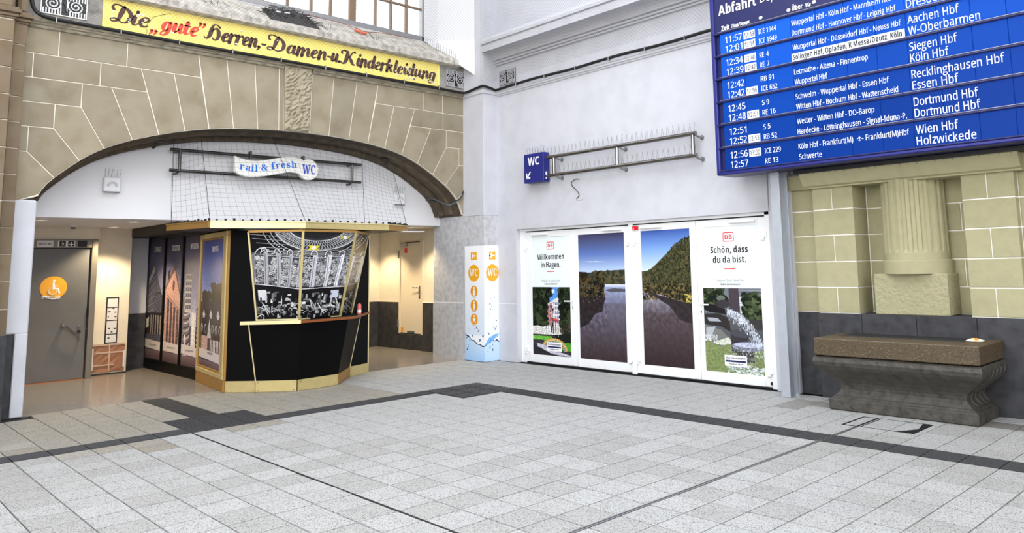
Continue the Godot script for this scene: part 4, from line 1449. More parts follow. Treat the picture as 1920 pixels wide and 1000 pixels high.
func doors() -> void:
	# four leaves in a white frame, 10 cm back in the opening
	var z := -0.10
	var sur := setting("door_frame", "white door frame with red label around the four glazed doors")
	var m := MB.new()
	m.box(Vector3(1.055, 0.0, -0.3), Vector3(1.185, 2.2, z), 0.004)
	m.box(Vector3(5.815, 0.0, -0.3), Vector3(5.94, 2.21, z + 0.02), 0.004)
	m.box(Vector3(1.05, 2.165, -0.3), Vector3(5.94, 2.21, z + 0.02), 0.004)
	m.box(Vector3(3.515, 0.0, -0.3), Vector3(3.595, 2.17, z + 0.025), 0.006)
	put("frame_profile", m, M.doorwhite, sur)
	put("shadow_gap", bx(Vector3(1.19, 2.150, -0.2), Vector3(5.81, 2.166, z + 0.002)), M.gasket, sur)
	put("shadow_gap", bx(Vector3(1.16, 0.0, -0.3), Vector3(5.83, 0.02, z - 0.004)), M.gasket, sur)
	put("backing", bx(Vector3(1.0, 0.0, -0.5), Vector3(6.0, 2.3, -0.3)), M.white_plain, sur)
	var red := put("red_label", bx(Vector3(3.60, 2.075, z + 0.01), Vector3(3.70, 2.13, z + 0.03), 0.002), M.red, sur)
	text(red, "±", FR(z + 0.031), 3.62, 2.085, 0.028, M.white_ink, "sans_bold")
	var leaves := [[1.187, 2.37, 1.333, 2.233], [2.374, 3.513, 2.43, 3.40], [3.597, 4.715, 3.725, 4.61], [4.72, 5.812, 4.80, 5.70]]
	var labels := ["white glazed door leaf with the Willkommen in Hagen poster", "white glazed door leaf showing a river below a low wooded bank", "white glazed door leaf showing a river below a steep wooded hill", "white glazed door leaf with the Schön, dass du da bist poster"]
	for i in 4:
		var L: Array = leaves[i]
		var d := setting("door_%d" % (3 + i), labels[i])
		d.set_meta("category", "door")
		var f := MB.new()
		var y0 := 0.022
		var y1 := 2.148
		f.box(Vector3(L[0], y0, z - 0.06), Vector3(L[2], y1, z), 0.005)
		f.box(Vector3(L[3], y0, z - 0.06), Vector3(L[1], y1, z), 0.005)
		f.box(Vector3(L[2], y0, z - 0.06), Vector3(L[3], 0.148, z), 0.0)
		f.box(Vector3(L[2], 2.055, z - 0.06), Vector3(L[3], y1, z), 0.0)
		put("leaf_frame", f, M.doorwhite, d)
		put("seal", bx(Vector3(L[2] - 0.002, 0.146, z - 0.04), Vector3(L[3] + 0.002, 2.057, z - 0.012)), M.gasket, d)
		if i < 3:
			put("edge_seal", bx(Vector3(L[1] - 0.001, 0.02, z - 0.05), Vector3(L[1] + 0.005, 2.15, z - 0.008)), M.ink_grey, d)
		# leaf 0 and 3: white upper half and a photograph below; 1 and 2: a river photograph
		var q := func(xa: float, ya: float, xb: float, yb: float, dz: float) -> MB:
			var mm := MB.new()
			mm.quad(Vector3(xa, ya, z - 0.012 + dz), Vector3(xb, ya, z - 0.012 + dz), Vector3(xb, yb, z - 0.012 + dz), Vector3(xa, yb, z - 0.012 + dz))
			return mm
		match i:
			0, 3:
				var top := put("poster", q.call(L[2], 1.236, L[3], 2.055, 0.001), M.poster_white, d)
				put("poster_photo", q.call(L[2], 0.148, L[3], 1.236, 0.001), picture(art_statue() if i == 0 else art_fountain()), d)
				var fr := FR(z - 0.0105)
				var c: float = (L[2] + L[3]) / 2.0 if i == 0 else (L[2] + L[3]) / 2.0 - 0.01
				var lg := MB.new()
				lg.xf = fr
				rounded_ring(lg, c, 1.91, 0.086, 0.062, 0.02, 0.011)
				put("logo_frame", lg, M.red, top)
				text(top, "DB", fr, c, 1.882, 0.056, M.red, "sans_bold", 0.115, 1, 0.0, "logo_letters", 0.001)
				if i == 0:
					text(top, "Willkommen", fr, c, 1.685, 0.088, M.ink, "sans_bold", 0.635, 1, 0.0, "lettering", 0.001)
					text(top, "in Hagen.", fr, c, 1.555, 0.088, M.ink, "sans_bold", 0.46, 1, 0.0, "lettering", 0.001)
				else:
					text(top, "Schön, dass", fr, c, 1.70, 0.088, M.ink, "sans_bold", 0.585, 1, 0.0, "lettering", 0.001)
					text(top, "du da bist.", fr, c, 1.57, 0.088, M.ink, "sans_bold", 0.52, 1, 0.0, "lettering", 0.001)
				put("red_rule", bx(Vector3(c - 0.085, 1.484, z - 0.0105), Vector3(c + 0.085, 1.498, z - 0.009)), M.red, top)
				text(top, "Steig ein. Es ist Deine Zeit.", fr, c, 1.325, 0.028, M.ink_grey, "sans", 0.43, 1, 0.0, "lettering", 0.001)
				text(top, "bahn.de/deinezeit", fr, c, 1.275, 0.027, M.ink, "sans_bold", 0.30, 1, 0.0, "lettering", 0.001)
				var pc := c + (0.06 if i == 0 else 0.03)
				var py := 0.30 if i == 0 else 0.315
				var plate := put("caption_plate", bx(Vector3(pc - 0.17, py - 0.08, z - 0.011), Vector3(pc + 0.17, py + 0.06, z - 0.009)), M.white_ink, d)
				put("caption_bar", bx(Vector3(pc - 0.155, py - 0.028, z - 0.009), Vector3(pc + 0.155, py - 0.005, z - 0.008)), M.navy_dark, plate)
				text(plate, "Mein EinkaufsBahnhof", FR(z - 0.0085), pc, py + 0.012, 0.026, M.navy_dark, "sans_bold", 0.30, 1, 0.0, "lettering", 0.001)
				text(plate, "Hagen Hbf", FR(z - 0.0085), pc, py - 0.06, 0.018, M.ink, "sans_bold", 0.2, 1, 0.0, "lettering", 0.001)
			1:
				put("poster_photo", q.call(L[2], 0.148, L[3], 2.055, 0.001), picture(art_river_low(), 0.3), d)
			2:
				put("poster_photo", q.call(L[2], 0.148, L[3], 2.055, 0.001), picture(art_river_hill(), 0.3), d)
		# hardware
		var hx: float = L[0] + 0.02 if i % 2 == 0 else L[1] - 0.02
		for y in [0.20, 1.90]:
			var hg := MB.new()
			hg.box(Vector3(hx - 0.05, y - 0.055, z - 0.01), Vector3(hx + 0.01, y + 0.055, z + 0.022), 0.006)
			hg.box(Vector3(hx - 0.0, y - 0.02, z - 0.01), Vector3(hx + 0.05, y + 0.06, z + 0.03), 0.006)
			put("hinge", hg, M.doorwhite, d)
		var cx: float = L[3] - 0.42 if i % 2 == 1 else L[2] + 0.02
		put("door_closer", bx(Vector3(cx, 2.085, z), Vector3(cx + 0.40, 2.125, z + 0.05), 0.01), M.doorwhite, d)
		if i == 0 or i == 3:
			var sx: float = L[1] - 0.065 if i == 0 else L[0] + 0.05
			var dir := -1.0 if i == 0 else 1.0
			var hm := MB.new()
			hm.tube([Vector3(sx, 1.02, z), Vector3(sx, 1.02, z + 0.05), Vector3(sx + dir * 0.15, 1.02, z + 0.055)], 0.011, 8)
			hm.box(Vector3(sx - 0.017, 0.88, z), Vector3(sx + 0.017, 1.06, z + 0.01), 0.004)
			put("lever_handle", hm, M.doorwhite, d)
			put("keyhole", bx(Vector3(sx - 0.008, 0.905, z + 0.009), Vector3(sx + 0.008, 0.94, z + 0.013)), M.ink, d)
		if i == 3:
			put("stopper", bx(Vector3(L[1] - 0.03, 0.05, z), Vector3(L[1] - 0.005, 0.085, z + 0.012)), M.ink, d)


func rounded_ring(m: MB, cx: float, cy: float, hw: float, hh: float, r: float, t: float) -> void:
	var outer := rounded(cx, cy, hw, hh, r)
	var inner := rounded(cx, cy, hw - t, hh - t, maxf(0.002, r - t))
	for i in outer.size():
		var j := (i + 1) % outer.size()
		m.quad(v3(outer[i]), v3(outer[j]), v3(inner[j]), v3(inner[i]))


func v3(p: Vector2, z := 0.001) -> Vector3:
	return Vector3(p.x, p.y, z)


func rounded(cx: float, cy: float, hw: float, hh: float, r: float, n := 5) -> PackedVector2Array:
	var o := PackedVector2Array()
	for c in [[1, -1, -90.0], [1, 1, 0.0], [-1, 1, 90.0], [-1, -1, 180.0]]:
		for k in n + 1:
			var t := deg_to_rad(c[2] + 90.0 * k / n)
			o.append(Vector2(cx + c[0] * (hw - r) + cos(t) * r, cy + c[1] * (hh - r) + sin(t) * r))
	return o


func arrow(m: MB, c: Vector2, dir: Vector2, s: float, t: float, dz := 0.001) -> void:
	# a plain arrow of length 2 s
	var d := dir.normalized()
	var n := Vector2(-d.y, d.x)
	m.prism(PackedVector2Array([c - d * s - n * t, c + d * (s - t) - n * t, c + d * (s - t) + n * t, c - d * s + n * t]), 0.0, dz)
	for k in [1.0, -1.0]:
		var a: Vector2 = c + d * s
		var b: Vector2 = a - d * s * 0.85 + n * k * s * 0.85
		var e := (b - a).normalized()
		var w := Vector2(-e.y, e.x) * t
		m.prism(PackedVector2Array([a - w - e * t, b - w, b + w, a + w - e * t]), 0.0, dz * 1.2)


func wc_totem() -> void:
	var t := thing("toilet_sign_totem", "white corner panel with orange toilet symbols and a blue water splash around the pillar foot", "sign", Vector3(0.3, 0, 0.32))
	var pa := MB.new()
	pa.quad(Vector3(0.05, 0.01, 0.318), Vector3(0.588, 0.01, 0.318), Vector3(0.588, 1.95, 0.318), Vector3(0.05, 1.95, 0.318))
	put("front_panel", pa, picture(art_splash(0), 0.35), t)
	var pb := MB.new()
	pb.quad(Vector3(0.588, 0.01, 0.318), Vector3(0.588, 0.01, 0.002), Vector3(0.588, 1.95, 0.002), Vector3(0.588, 1.95, 0.318))
	put("side_panel", pb, picture(art_splash(1), 0.35), t)
	var core := MB.new()
	core.box(Vector3(0.05, 0.01, 0.29), Vector3(0.586, 1.949, 0.316))
	core.box(Vector3(0.57, 0.01, 0.003), Vector3(0.586, 1.949, 0.316))
	put("board_core", core, M.doorwhite, t)
	var frames := [[FR(0.3185), 0.305, 0.315], [Transform3D(Basis(Vector3(0, 0, -1), Vector3.UP, Vector3.RIGHT), Vector3(0.5885, 0, 0)), -0.14, 0.235]]
	for k in 2:
		var f: Transform3D = frames[k][0]
		var c: float = frames[k][1]
		var sq := 0.085 if k == 0 else 0.068
		var a := MB.new()
		a.xf = f
		a.prism(PackedVector2Array([Vector2(c - sq, 1.71), Vector2(c + sq, 1.71), Vector2(c + sq, 1.845), Vector2(c - sq, 1.845)]), 0.0, 0.0012)
		var fld := put("arrow_field", a, M.orange, t)
		var ar := MB.new()
		ar.xf = f
		arrow(ar, Vector2(c, 1.778), Vector2(-1, 0), 0.052, 0.013, 0.002)
		put("arrow", ar, M.white_ink, fld)
		var d := MB.new()
		d.xf = f
		d.disc(Vector3(c, 1.485, 0), Vector3.RIGHT, Vector3.UP, 0.155 if k == 0 else 0.138, 0.145, 0.0012, 36)
		var dd := put("orange_disc", d, M.orange, t)
		text(dd, "WC", f, c + 0.004, 1.425, 0.125, M.ink_grey, "serif_bold", 0.235 if k == 0 else 0.205, 1, 0.0, "letter_shadow", 0.002)
		text(dd, "WC", f, c - 0.006, 1.432, 0.125, M.white_ink, "serif_bold", 0.235 if k == 0 else 0.205, 1, 0.0, "lettering", 0.003)
	var f0: Transform3D = frames[0][0]
	for i in 3:
		var cy: float = [1.175, 0.935, 0.70][i]
		var d := MB.new()
		d.xf = f0
		d.disc(Vector3(0.31, cy, 0), Vector3.RIGHT, Vector3.UP, 0.098, 0.098, 0.0012, 28)
		var dd := put("orange_disc", d, M.orange_deep, t)
		var p := MB.new()
		p.xf = f0
		p.disc(Vector3(0.31, cy + 0.055, 0), Vector3.RIGHT, Vector3.UP, 0.02, 0.02, 0.002, 14)
		if i < 2:
			p.prism(PackedVector2Array([Vector2(0.285, cy + 0.03), Vector2(0.335, cy + 0.03), Vector2(0.345 if i == 0 else 0.33, cy - 0.07), Vector2(0.275 if i == 0 else 0.29, cy - 0.07)]), 0.0, 0.002)
		else:
			p.prism(PackedVector2Array([Vector2(0.27, cy + 0.02), Vector2(0.35, cy + 0.02), Vector2(0.34, cy - 0.02), Vector2(0.36, cy - 0.07), Vector2(0.325, cy - 0.03), Vector2(0.295, cy - 0.03), Vector2(0.26, cy - 0.07), Vector2(0.28, cy - 0.02)]), 0.0, 0.002)
		put("figure_pictogram", p, M.white_ink, dd)
		put("ribbon", bx(Vector3(0.25, cy - 0.115, 0.319), Vector3(0.37, cy - 0.085, 0.3202)), M.white_ink, dd)
		text(dd, "rail & fresh", FR(0.3204), 0.31, cy - 0.107, 0.015, M.ink, "serif_bold", 0.10, 1, 0.0, "lettering", 0.0005)


func wc_sign() -> void:
	var s := thing("toilet_direction_sign", "navy blue box sign reading WC with a white arrow on the right wall", "sign", Vector3(1.7, 2.94, 0.1))
	put("box", bx(Vector3(1.465, 2.94, 0.03), Vector3(1.945, 3.42, 0.16), 0.006), M.navy, s)
	put("wall_bracket", bx(Vector3(1.52, 3.0, -0.005), Vector3(1.88, 3.36, 0.035)), M.steel_dull, s)
	text(s, "WC", FR(0.1605), 1.57, 3.225, 0.135, M.white_ink, "sans_bold", 0.275, 0, 0.0, "lettering", 0.002)
	var a := MB.new()
	a.xf = FR(0.1605)
	arrow(a, Vector2(1.585, 3.07), Vector2(-0.75, -0.9), 0.068, 0.012, 0.002)
	put("arrow", a, M.white_ink, s)
	put("bird_spikes", spikes(Vector3(1.48, 3.42, 0.10), Vector3(1.93, 3.42, 0.10), 13, 0.12, 4), M.net_pale, s, "stuff")
	var ch := MB.new()
	ch.box(Vector3(1.9455, 3.04, 0.08), Vector3(1.947, 3.10, 0.115))
	ch.box(Vector3(1.9455, 2.98, 0.09), Vector3(1.947, 3.01, 0.115))
	put("scratch", ch, M.white_ink, s)


func spikes(a: Vector3, b: Vector3, n: int, h: float, seed: int) -> MB:
	var r := RandomNumberGenerator.new()
	r.seed = seed
	var m := MB.new()
	for i in n:
		var p := a.lerp(b, (i + 0.5) / n)
		var side := -1.0 if i % 2 else 1.0
		m.tube([p, p + Vector3(r.randf_range(-0.012, 0.012), h * r.randf_range(0.9, 1.05), side * 0.03)], 0.0021, 3)
	return m


func pipe_rack() -> void:
	var s := thing("pipe_rack", "empty steel sign rack of two tubes with bird spikes beside the blue WC sign", "sign rack", Vector3(3.5, 3.0, 0.1))
	for y in [3.32, 3.02]:
		put("tube", tube_of([Vector3(1.995, y, 0.12), Vector3(4.955, y, 0.12)], 0.03, 14), M.steel, s)
	for x in [2.15, 3.515, 4.90]:
		put("upright", tube_of([Vector3(x, 3.01, 0.12), Vector3(x, 3.33, 0.12)], 0.027, 12), M.steel, s)
		for y in [3.30, 3.0]:
			var b := MB.new()
			b.tube([Vector3(x + 0.07, y - 0.03, 0.0), Vector3(x + 0.07, y - 0.03, 0.09), Vector3(x + 0.04, y, 0.12)], 0.014, 8)
			b.tube([Vector3(x + 0.07, y - 0.03, 0.0), Vector3(x + 0.07, y - 0.03, 0.008)], 0.034, 14)
			put("wall_bracket", b, M.steel_dull, s)
	put("bird_spikes", spikes(Vector3(2.0, 3.345, 0.12), Vector3(4.95, 3.345, 0.12), 62, 0.135, 6), M.net_pale, s, "stuff")
	put("bird_spikes", spikes(Vector3(2.0, 3.045, 0.12), Vector3(4.95, 3.045, 0.12), 62, 0.125, 7), M.net_pale, s, "stuff")


# ---------------------------------------------------------------- yellow stone bay, trough, steel post

func stone_corner() -> void:
	var w := setting("wall_stone", "yellow painted stone blocks with white joints over a black dado")
	var rows := [0.968, 1.262, 1.56, 1.866, 2.168, 2.44]
	var g := 0.0065
	put("core", bx(Vector3(6.22, 0.965, -0.5), Vector3(6.56, 2.6, -0.0575)), M.white_mortar, w)
	put("core", bx(Vector3(6.57, 0.965, -0.5), Vector3(7.06, 2.6, 0.0425)), M.white_mortar, w)
	put("core", bx(Vector3(7.05, 0.965, -0.6), Vector3(8.27, 2.6, -0.3075)), M.white_mortar, w)
	put("core", bx(Vector3(8.26, 0.965, -0.5), Vector3(8.76, 2.6, 0.0425)), M.white_mortar, w)
	put("core", bx(Vector3(8.76, 0.965, -0.5), Vector3(12.1, 2.6, -0.0575)), M.white_mortar, w)
	for k in 5:
		var y0: float = rows[k] + g
		var y1: float = rows[k + 1] - g
		var spans := []
		spans.append([6.20, 6.56, -0.2, -0.05])
		if k % 2 == 0:
			spans.append_array([[6.56, 6.81, -0.3, 0.05], [6.81, 7.075, -0.3, 0.05], [8.255, 8.505, -0.3, 0.05], [8.505, 8.77, -0.3, 0.05], [7.075, 7.30, -0.5, -0.30], [7.30, 7.9, -0.5, -0.30], [7.9, 8.255, -0.5, -0.30], [8.77, 9.3, -0.3, -0.05], [9.3, 10.0, -0.3, -0.05], [10.0, 10.7, -0.3, -0.05], [10.7, 11.4, -0.3, -0.05], [11.4, 12.1, -0.3, -0.05]])
		else:
			spans.append_array([[6.56, 7.075, -0.3, 0.05], [8.255, 8.77, -0.3, 0.05], [7.075, 7.62, -0.5, -0.30], [7.62, 8.12, -0.5, -0.30], [8.12, 8.255, -0.5, -0.30], [8.77, 9.6, -0.3, -0.05], [9.6, 10.35, -0.3, -0.05], [10.35, 11.05, -0.3, -0.05], [11.05, 11.75, -0.3, -0.05], [11.75, 12.1, -0.3, -0.05]])
		for s in spans:
			put("stone_block", bx(Vector3(s[0] + g * 0.8, y0, s[2]), Vector3(s[1] - g * 0.8, y1, s[3] + rng.randf_range(-0.001, 0.0015)), 0.004), M.yellowstone[rng.randi() % 3], w)
	# black dado slabs
	var e := [6.20, 6.545, 7.08, 7.69, 8.30, 9.1, 10.2, 11.2, 12.1]
	for k in e.size() - 1:
		put("dado_slab", bx(Vector3(e[k] + 0.002, 0.0, -0.6 if k > 0 else -0.3), Vector3(e[k + 1] - 0.002, 0.966, 0.052 if k > 0 else -0.045), 0.004), M.slate, w)
	# cornice under the board
	var prof := PackedVector2Array([Vector2(-0.3, 2.425), Vector2(0.10, 2.425), Vector2(0.105, 2.44), Vector2(0.14, 2.455), Vector2(0.20, 2.555), Vector2(0.22, 2.60), Vector2(-0.3, 2.62)])
	put("cornice", sweep_x(prof, 6.50, 8.86), M.yellowstone[0], w)
	put("cornice_return", sweep_x(PackedVector2Array([Vector2(-0.3, 2.43), Vector2(0.0, 2.43), Vector2(0.02, 2.46), Vector2(0.06, 2.6), Vector2(-0.3, 2.62)]), 6.20, 12.1), M.yellowstone[1], w)
	# the half column in the niche
	var c := setting("column", "fluted yellow half column on a square plinth in the niche")
	var o := Transform3D(Basis(), Vector3(7.65, 0, -0.22))
	var shaft := MB.new()
	shaft.xf = o
	fluted(shaft, 1.56, 2.5, 0.345, 0.337, 22)
	put("shaft", shaft, M.yellowstone[2], c)
	var base := MB.new()
	base.xf = o
	base.lathe([Vector2(0.0, 1.41), Vector2(0.372, 1.41), Vector2(0.372, 1.548), Vector2(0.36, 1.56), Vector2(0.0, 1.56)], 48)
	put("base", base, M.yellowstone[0], c)
	put("plinth", bx(Vector3(7.25, 0.968, -0.5), Vector3(8.045, 1.412, 0.048), 0.008), M.sand_rough_yellow, c)
	trough()
	# steel post that carries the board
	var p := thing("steel_post", "grey steel post with open flanges beside the rightmost white door", "post", Vector3(6.23, 0, 0.22))
	var m := MB.new()
	m.box(Vector3(6.165, 0.0, 0.30), Vector3(6.285, 2.645, 0.318), 0.003)
	m.box(Vector3(6.165, 0.0, 0.12), Vector3(6.285, 2.645, 0.138), 0.003)
	m.box(Vector3(6.215, 0.0, 0.138), Vector3(6.235, 2.645, 0.30), 0.002)
	put("profile", m, M.galv, p)
	for x in [[6.15, 6.20], [6.26, 6.34]]:
		var ft := MB.new()
		ft.prism(PackedVector2Array([Vector2(x[0], 0.0), Vector2(x[1], 0.0), Vector2((x[0] + x[1]) / 2.0, 0.05)]), 0.16, 0.20, 0.0, true)
		put("foot_plate", ft, M.galv, p)


func fluted(m: MB, y0: float, y1: float, r0: float, r1: float, flutes: int) -> void:
	var n := flutes * 8
	var ys := [y0, y0 + 0.075, y0 + 0.095, y0 + 0.12, y1]
	var rings := []
	for y in ys:
		var row := []
		for k in n:
			var t := TAU * k / n
			var ph := float(k % 8) / 8.0
			var cut := 0.0
			if ph > 0.45 and y > y0 + 0.08:
				cut = 0.022 * (1.0 if y > y0 + 0.11 else 0.55)
			var r := lerpf(r0, r1, (y - y0) / (y1 - y0)) - cut
			row.append(Vector3(cos(t) * r, y, -sin(t) * r))
		rings.append(row)
	for j in ys.size() - 1:
		for k in n:
			var l := (k + 1) % n
			m.quad(rings[j][k], rings[j][l], rings[j + 1][l], rings[j + 1][k])


func trough() -> void:
	var t := thing("stone_trough", "old grey stone trough with a heavy brown top slab against the black dado", "trough", Vector3(7.68, 0, 0.4))
	# body: a swelling profile, the same on front and ends
	var prof := [[0.0, 0.0, 0.0], [0.0, 0.115, 0.0], [-0.012, 0.125, -0.02], [-0.016, 0.14, -0.03], [-0.03, 0.15, -0.05], [-0.038, 0.165, -0.065], [-0.048, 0.185, -0.085], [-0.055, 0.215, -0.105], [-0.05, 0.25, -0.105], [-0.035, 0.285, -0.085], [-0.005, 0.33, -0.035], [0.045, 0.385, 0.03], [0.09, 0.43, 0.08], [0.12, 0.47, 0.108], [0.13, 0.51, 0.115], [0.122, 0.545, 0.108], [0.10, 0.565, 0.09]]
	var x0 := 6.955
	var x1 := 8.435
	var zf := 0.655
	var zb := 0.053
	var m := MB.new()
	var rings := []
	for p in prof:
		var o: float = p[0]
		var e: float = p[2]
		rings.append([Vector3(x0 - e, p[1], zb), Vector3(x0 - e, p[1], zf + o), Vector3(x1 + e, p[1], zf + o), Vector3(x1 + e, p[1], zb)])
	for i in rings.size() - 1:
		var segs := 14
		for k in 3:
			for q in segs:
				var a: Vector3 = (rings[i][k] as Vector3).lerp(rings[i][k + 1], float(q) / segs)
				var b: Vector3 = (rings[i][k] as Vector3).lerp(rings[i][k + 1], float(q + 1) / segs)
				var c: Vector3 = (rings[i + 1][k] as Vector3).lerp(rings[i + 1][k + 1], float(q + 1) / segs)
				var d: Vector3 = (rings[i + 1][k] as Vector3).lerp(rings[i + 1][k + 1], float(q) / segs)
				m.quad(a, b, c, d)
	put("body", m, M.granite, t)
	var pl := MB.new()
	pl.box(Vector3(6.945, 0.0, zb), Vector3(8.445, 0.118, 0.672), 0.012)
	put("plinth", pl, M.granite, t)
	put("top_slab", bx(Vector3(6.868, 0.575, 0.054), Vector3(8.535, 0.752, 0.785), 0.008), M.granite_brown, t)
	put("grate_cover", bx(Vector3(7.0, 0.745, 0.12), Vector3(8.29, 0.757, 0.45), 0.003), M.grate, t)
	put("slab_rim", bx(Vector3(6.90, 0.745, 0.08), Vector3(8.5, 0.754, 0.115), 0.002), M.granite, t)
	# grooves down the right end of the body
	var gr := MB.new()
	for k in 4:
		var pts := []
		for p in prof.slice(4, 15):
			pts.append(Vector3(x1 + p[2], p[1], 0.12 + 0.12 * k))
		gr.tube(smooth(pts, 2), 0.012, 6, false)
	put("end_ribs", gr, M.granite, t)
	put("crack", tube_of(smooth([Vector3(7.66, 0.51, 0.783), Vector3(7.70, 0.42, 0.735), Vector3(7.76, 0.33, 0.637), Vector3(7.77, 0.24, 0.57), Vector3(7.77, 0.14, 0.63)], 3), 0.004, 4), M.iron, t)
	var b := thing("crumpled_wrapper", "small crumpled pale orange wrapper lying on the trough slab", "wrapper", Vector3(8.36, 0.754, 0.30))
	var w := MB.new()
	var r := RandomNumberGenerator.new()
	r.seed = 8
	var gg := []
	for j in 5:
		var row := []
		for i in 6:
			row.append(Vector3(8.28 + 0.032 * i + r.randf_range(-0.008, 0.008), 0.757 + (0.03 * r.randf() if i > 0 and i < 5 and j > 0 and j < 4 else 0.0), 0.38 - 0.03 * j + r.randf_range(-0.008, 0.008)))
		gg.append(row)
	for j in 4:
		for i in 5:
			w.quad(gg[j][i], gg[j][i + 1], gg[j + 1][i + 1], gg[j + 1][i])
	put("sheet", w, M.paper, b)
	var w2 := MB.new()
	w2.box(Vector3(8.33, 0.768, 0.31), Vector3(8.39, 0.784, 0.35), 0.005)
	put("print", w2, M.orange_deep, b)


# ---------------------------------------------------------------- kiosk

func v23(p: Vector2, y: float) -> Vector3:
	return Vector3(p.x, y, p.y)


func wallq(a: Vector2, b: Vector2, y0: float, y1: float, thick := 0.02, inn := Vector2.INF) -> MB:
	# an upright slab from a to b (plan x, z), its outer face on the line, its thickness towards the kiosk
	var d := (b - a).normalized()
	var n := Vector2(d.y, -d.x)
	var mid := (a + b) / 2.0
	if n.dot(Vector2(-0.9, 3.2) - mid) < 0.0:
		n = -n
	var m := MB.new()
	m.mid = v23(mid + n * thick / 2.0, (y0 + y1) / 2.0)
	var p := [v23(a, y0), v23(b, y0), v23(b, y1), v23(a, y1)]
	var q := []
	for k in p:
		q.append(k + Vector3(n.x, 0, n.y) * thick)
	m.quad_out(p[0], p[1], p[2], p[3])
	m.quad_out(q[0], q[1], q[2], q[3])
	for i in 4:
		m.quad_out(p[i], p[(i + 1) % 4], q[(i + 1) % 4], q[i])
	return m


func slab(p: Array, y0: float, y1: float) -> MB:
	# a horizontal plate with the plan outline p (x, z)
	var m := MB.new()
	m.xf = Transform3D(Basis(Vector3.RIGHT, Vector3.FORWARD, Vector3.UP), Vector3.ZERO)
	var o := PackedVector2Array()
	for k in p:
		o.append(Vector2(k.x, -k.y))
	m.prism(o, y0, y1, 0.0, true)
	return m


func bar(a: Vector3, b: Vector3, out: Vector3, wide: float, thick: float) -> MB:
	# a flat bar from a to b whose face looks along out
	var d := (b - a).normalized()
	var s := d.cross(out).normalized() * wide / 2.0
	var o := out.normalized() * thick
	var m := MB.new()
	m.mid = (a + b) / 2.0 + o / 2.0
	var f := [a - s + o, a + s + o, b + s + o, b - s + o]
	m.quad_out(f[0], f[1], f[2], f[3])
	for i in 4:
		var j := (i + 1) % 4
		m.quad_out(f[i], f[j], f[j] - o, f[i] - o)
	return m


func offset_bay(d: float, slide := 0.0, slide_end := -1.0) -> Array:
	# the bay's plan moved outwards by d
	var K := [Vector2(0.48, 4.09), Vector2(0.87, 3.70), Vector2(0.79, 3.08), Vector2(0.20, 2.58)]
	var n := []
	for i in 3:
		var t: Vector2 = ((K[i + 1] as Vector2) - K[i]).normalized()
		var v := Vector2(-t.y, t.x)
		n.append(v if v.x > 0.0 else -v)
	var e0: Vector2 = ((K[0] as Vector2) - K[1]).normalized()
	var e1: Vector2 = ((K[3] as Vector2) - K[2]).normalized()
	var o := [K[0] + n[0] * d + e0 * slide]
	for i in 2:
		var m: Vector2 = n[i] + n[i + 1]
		o.append(K[i + 1] + m * d / (1.0 + (n[i] as Vector2).dot(n[i + 1])))
	o.append(K[3] + n[2] * d + e1 * (slide if slide_end < 0.0 else slide_end))
	return o


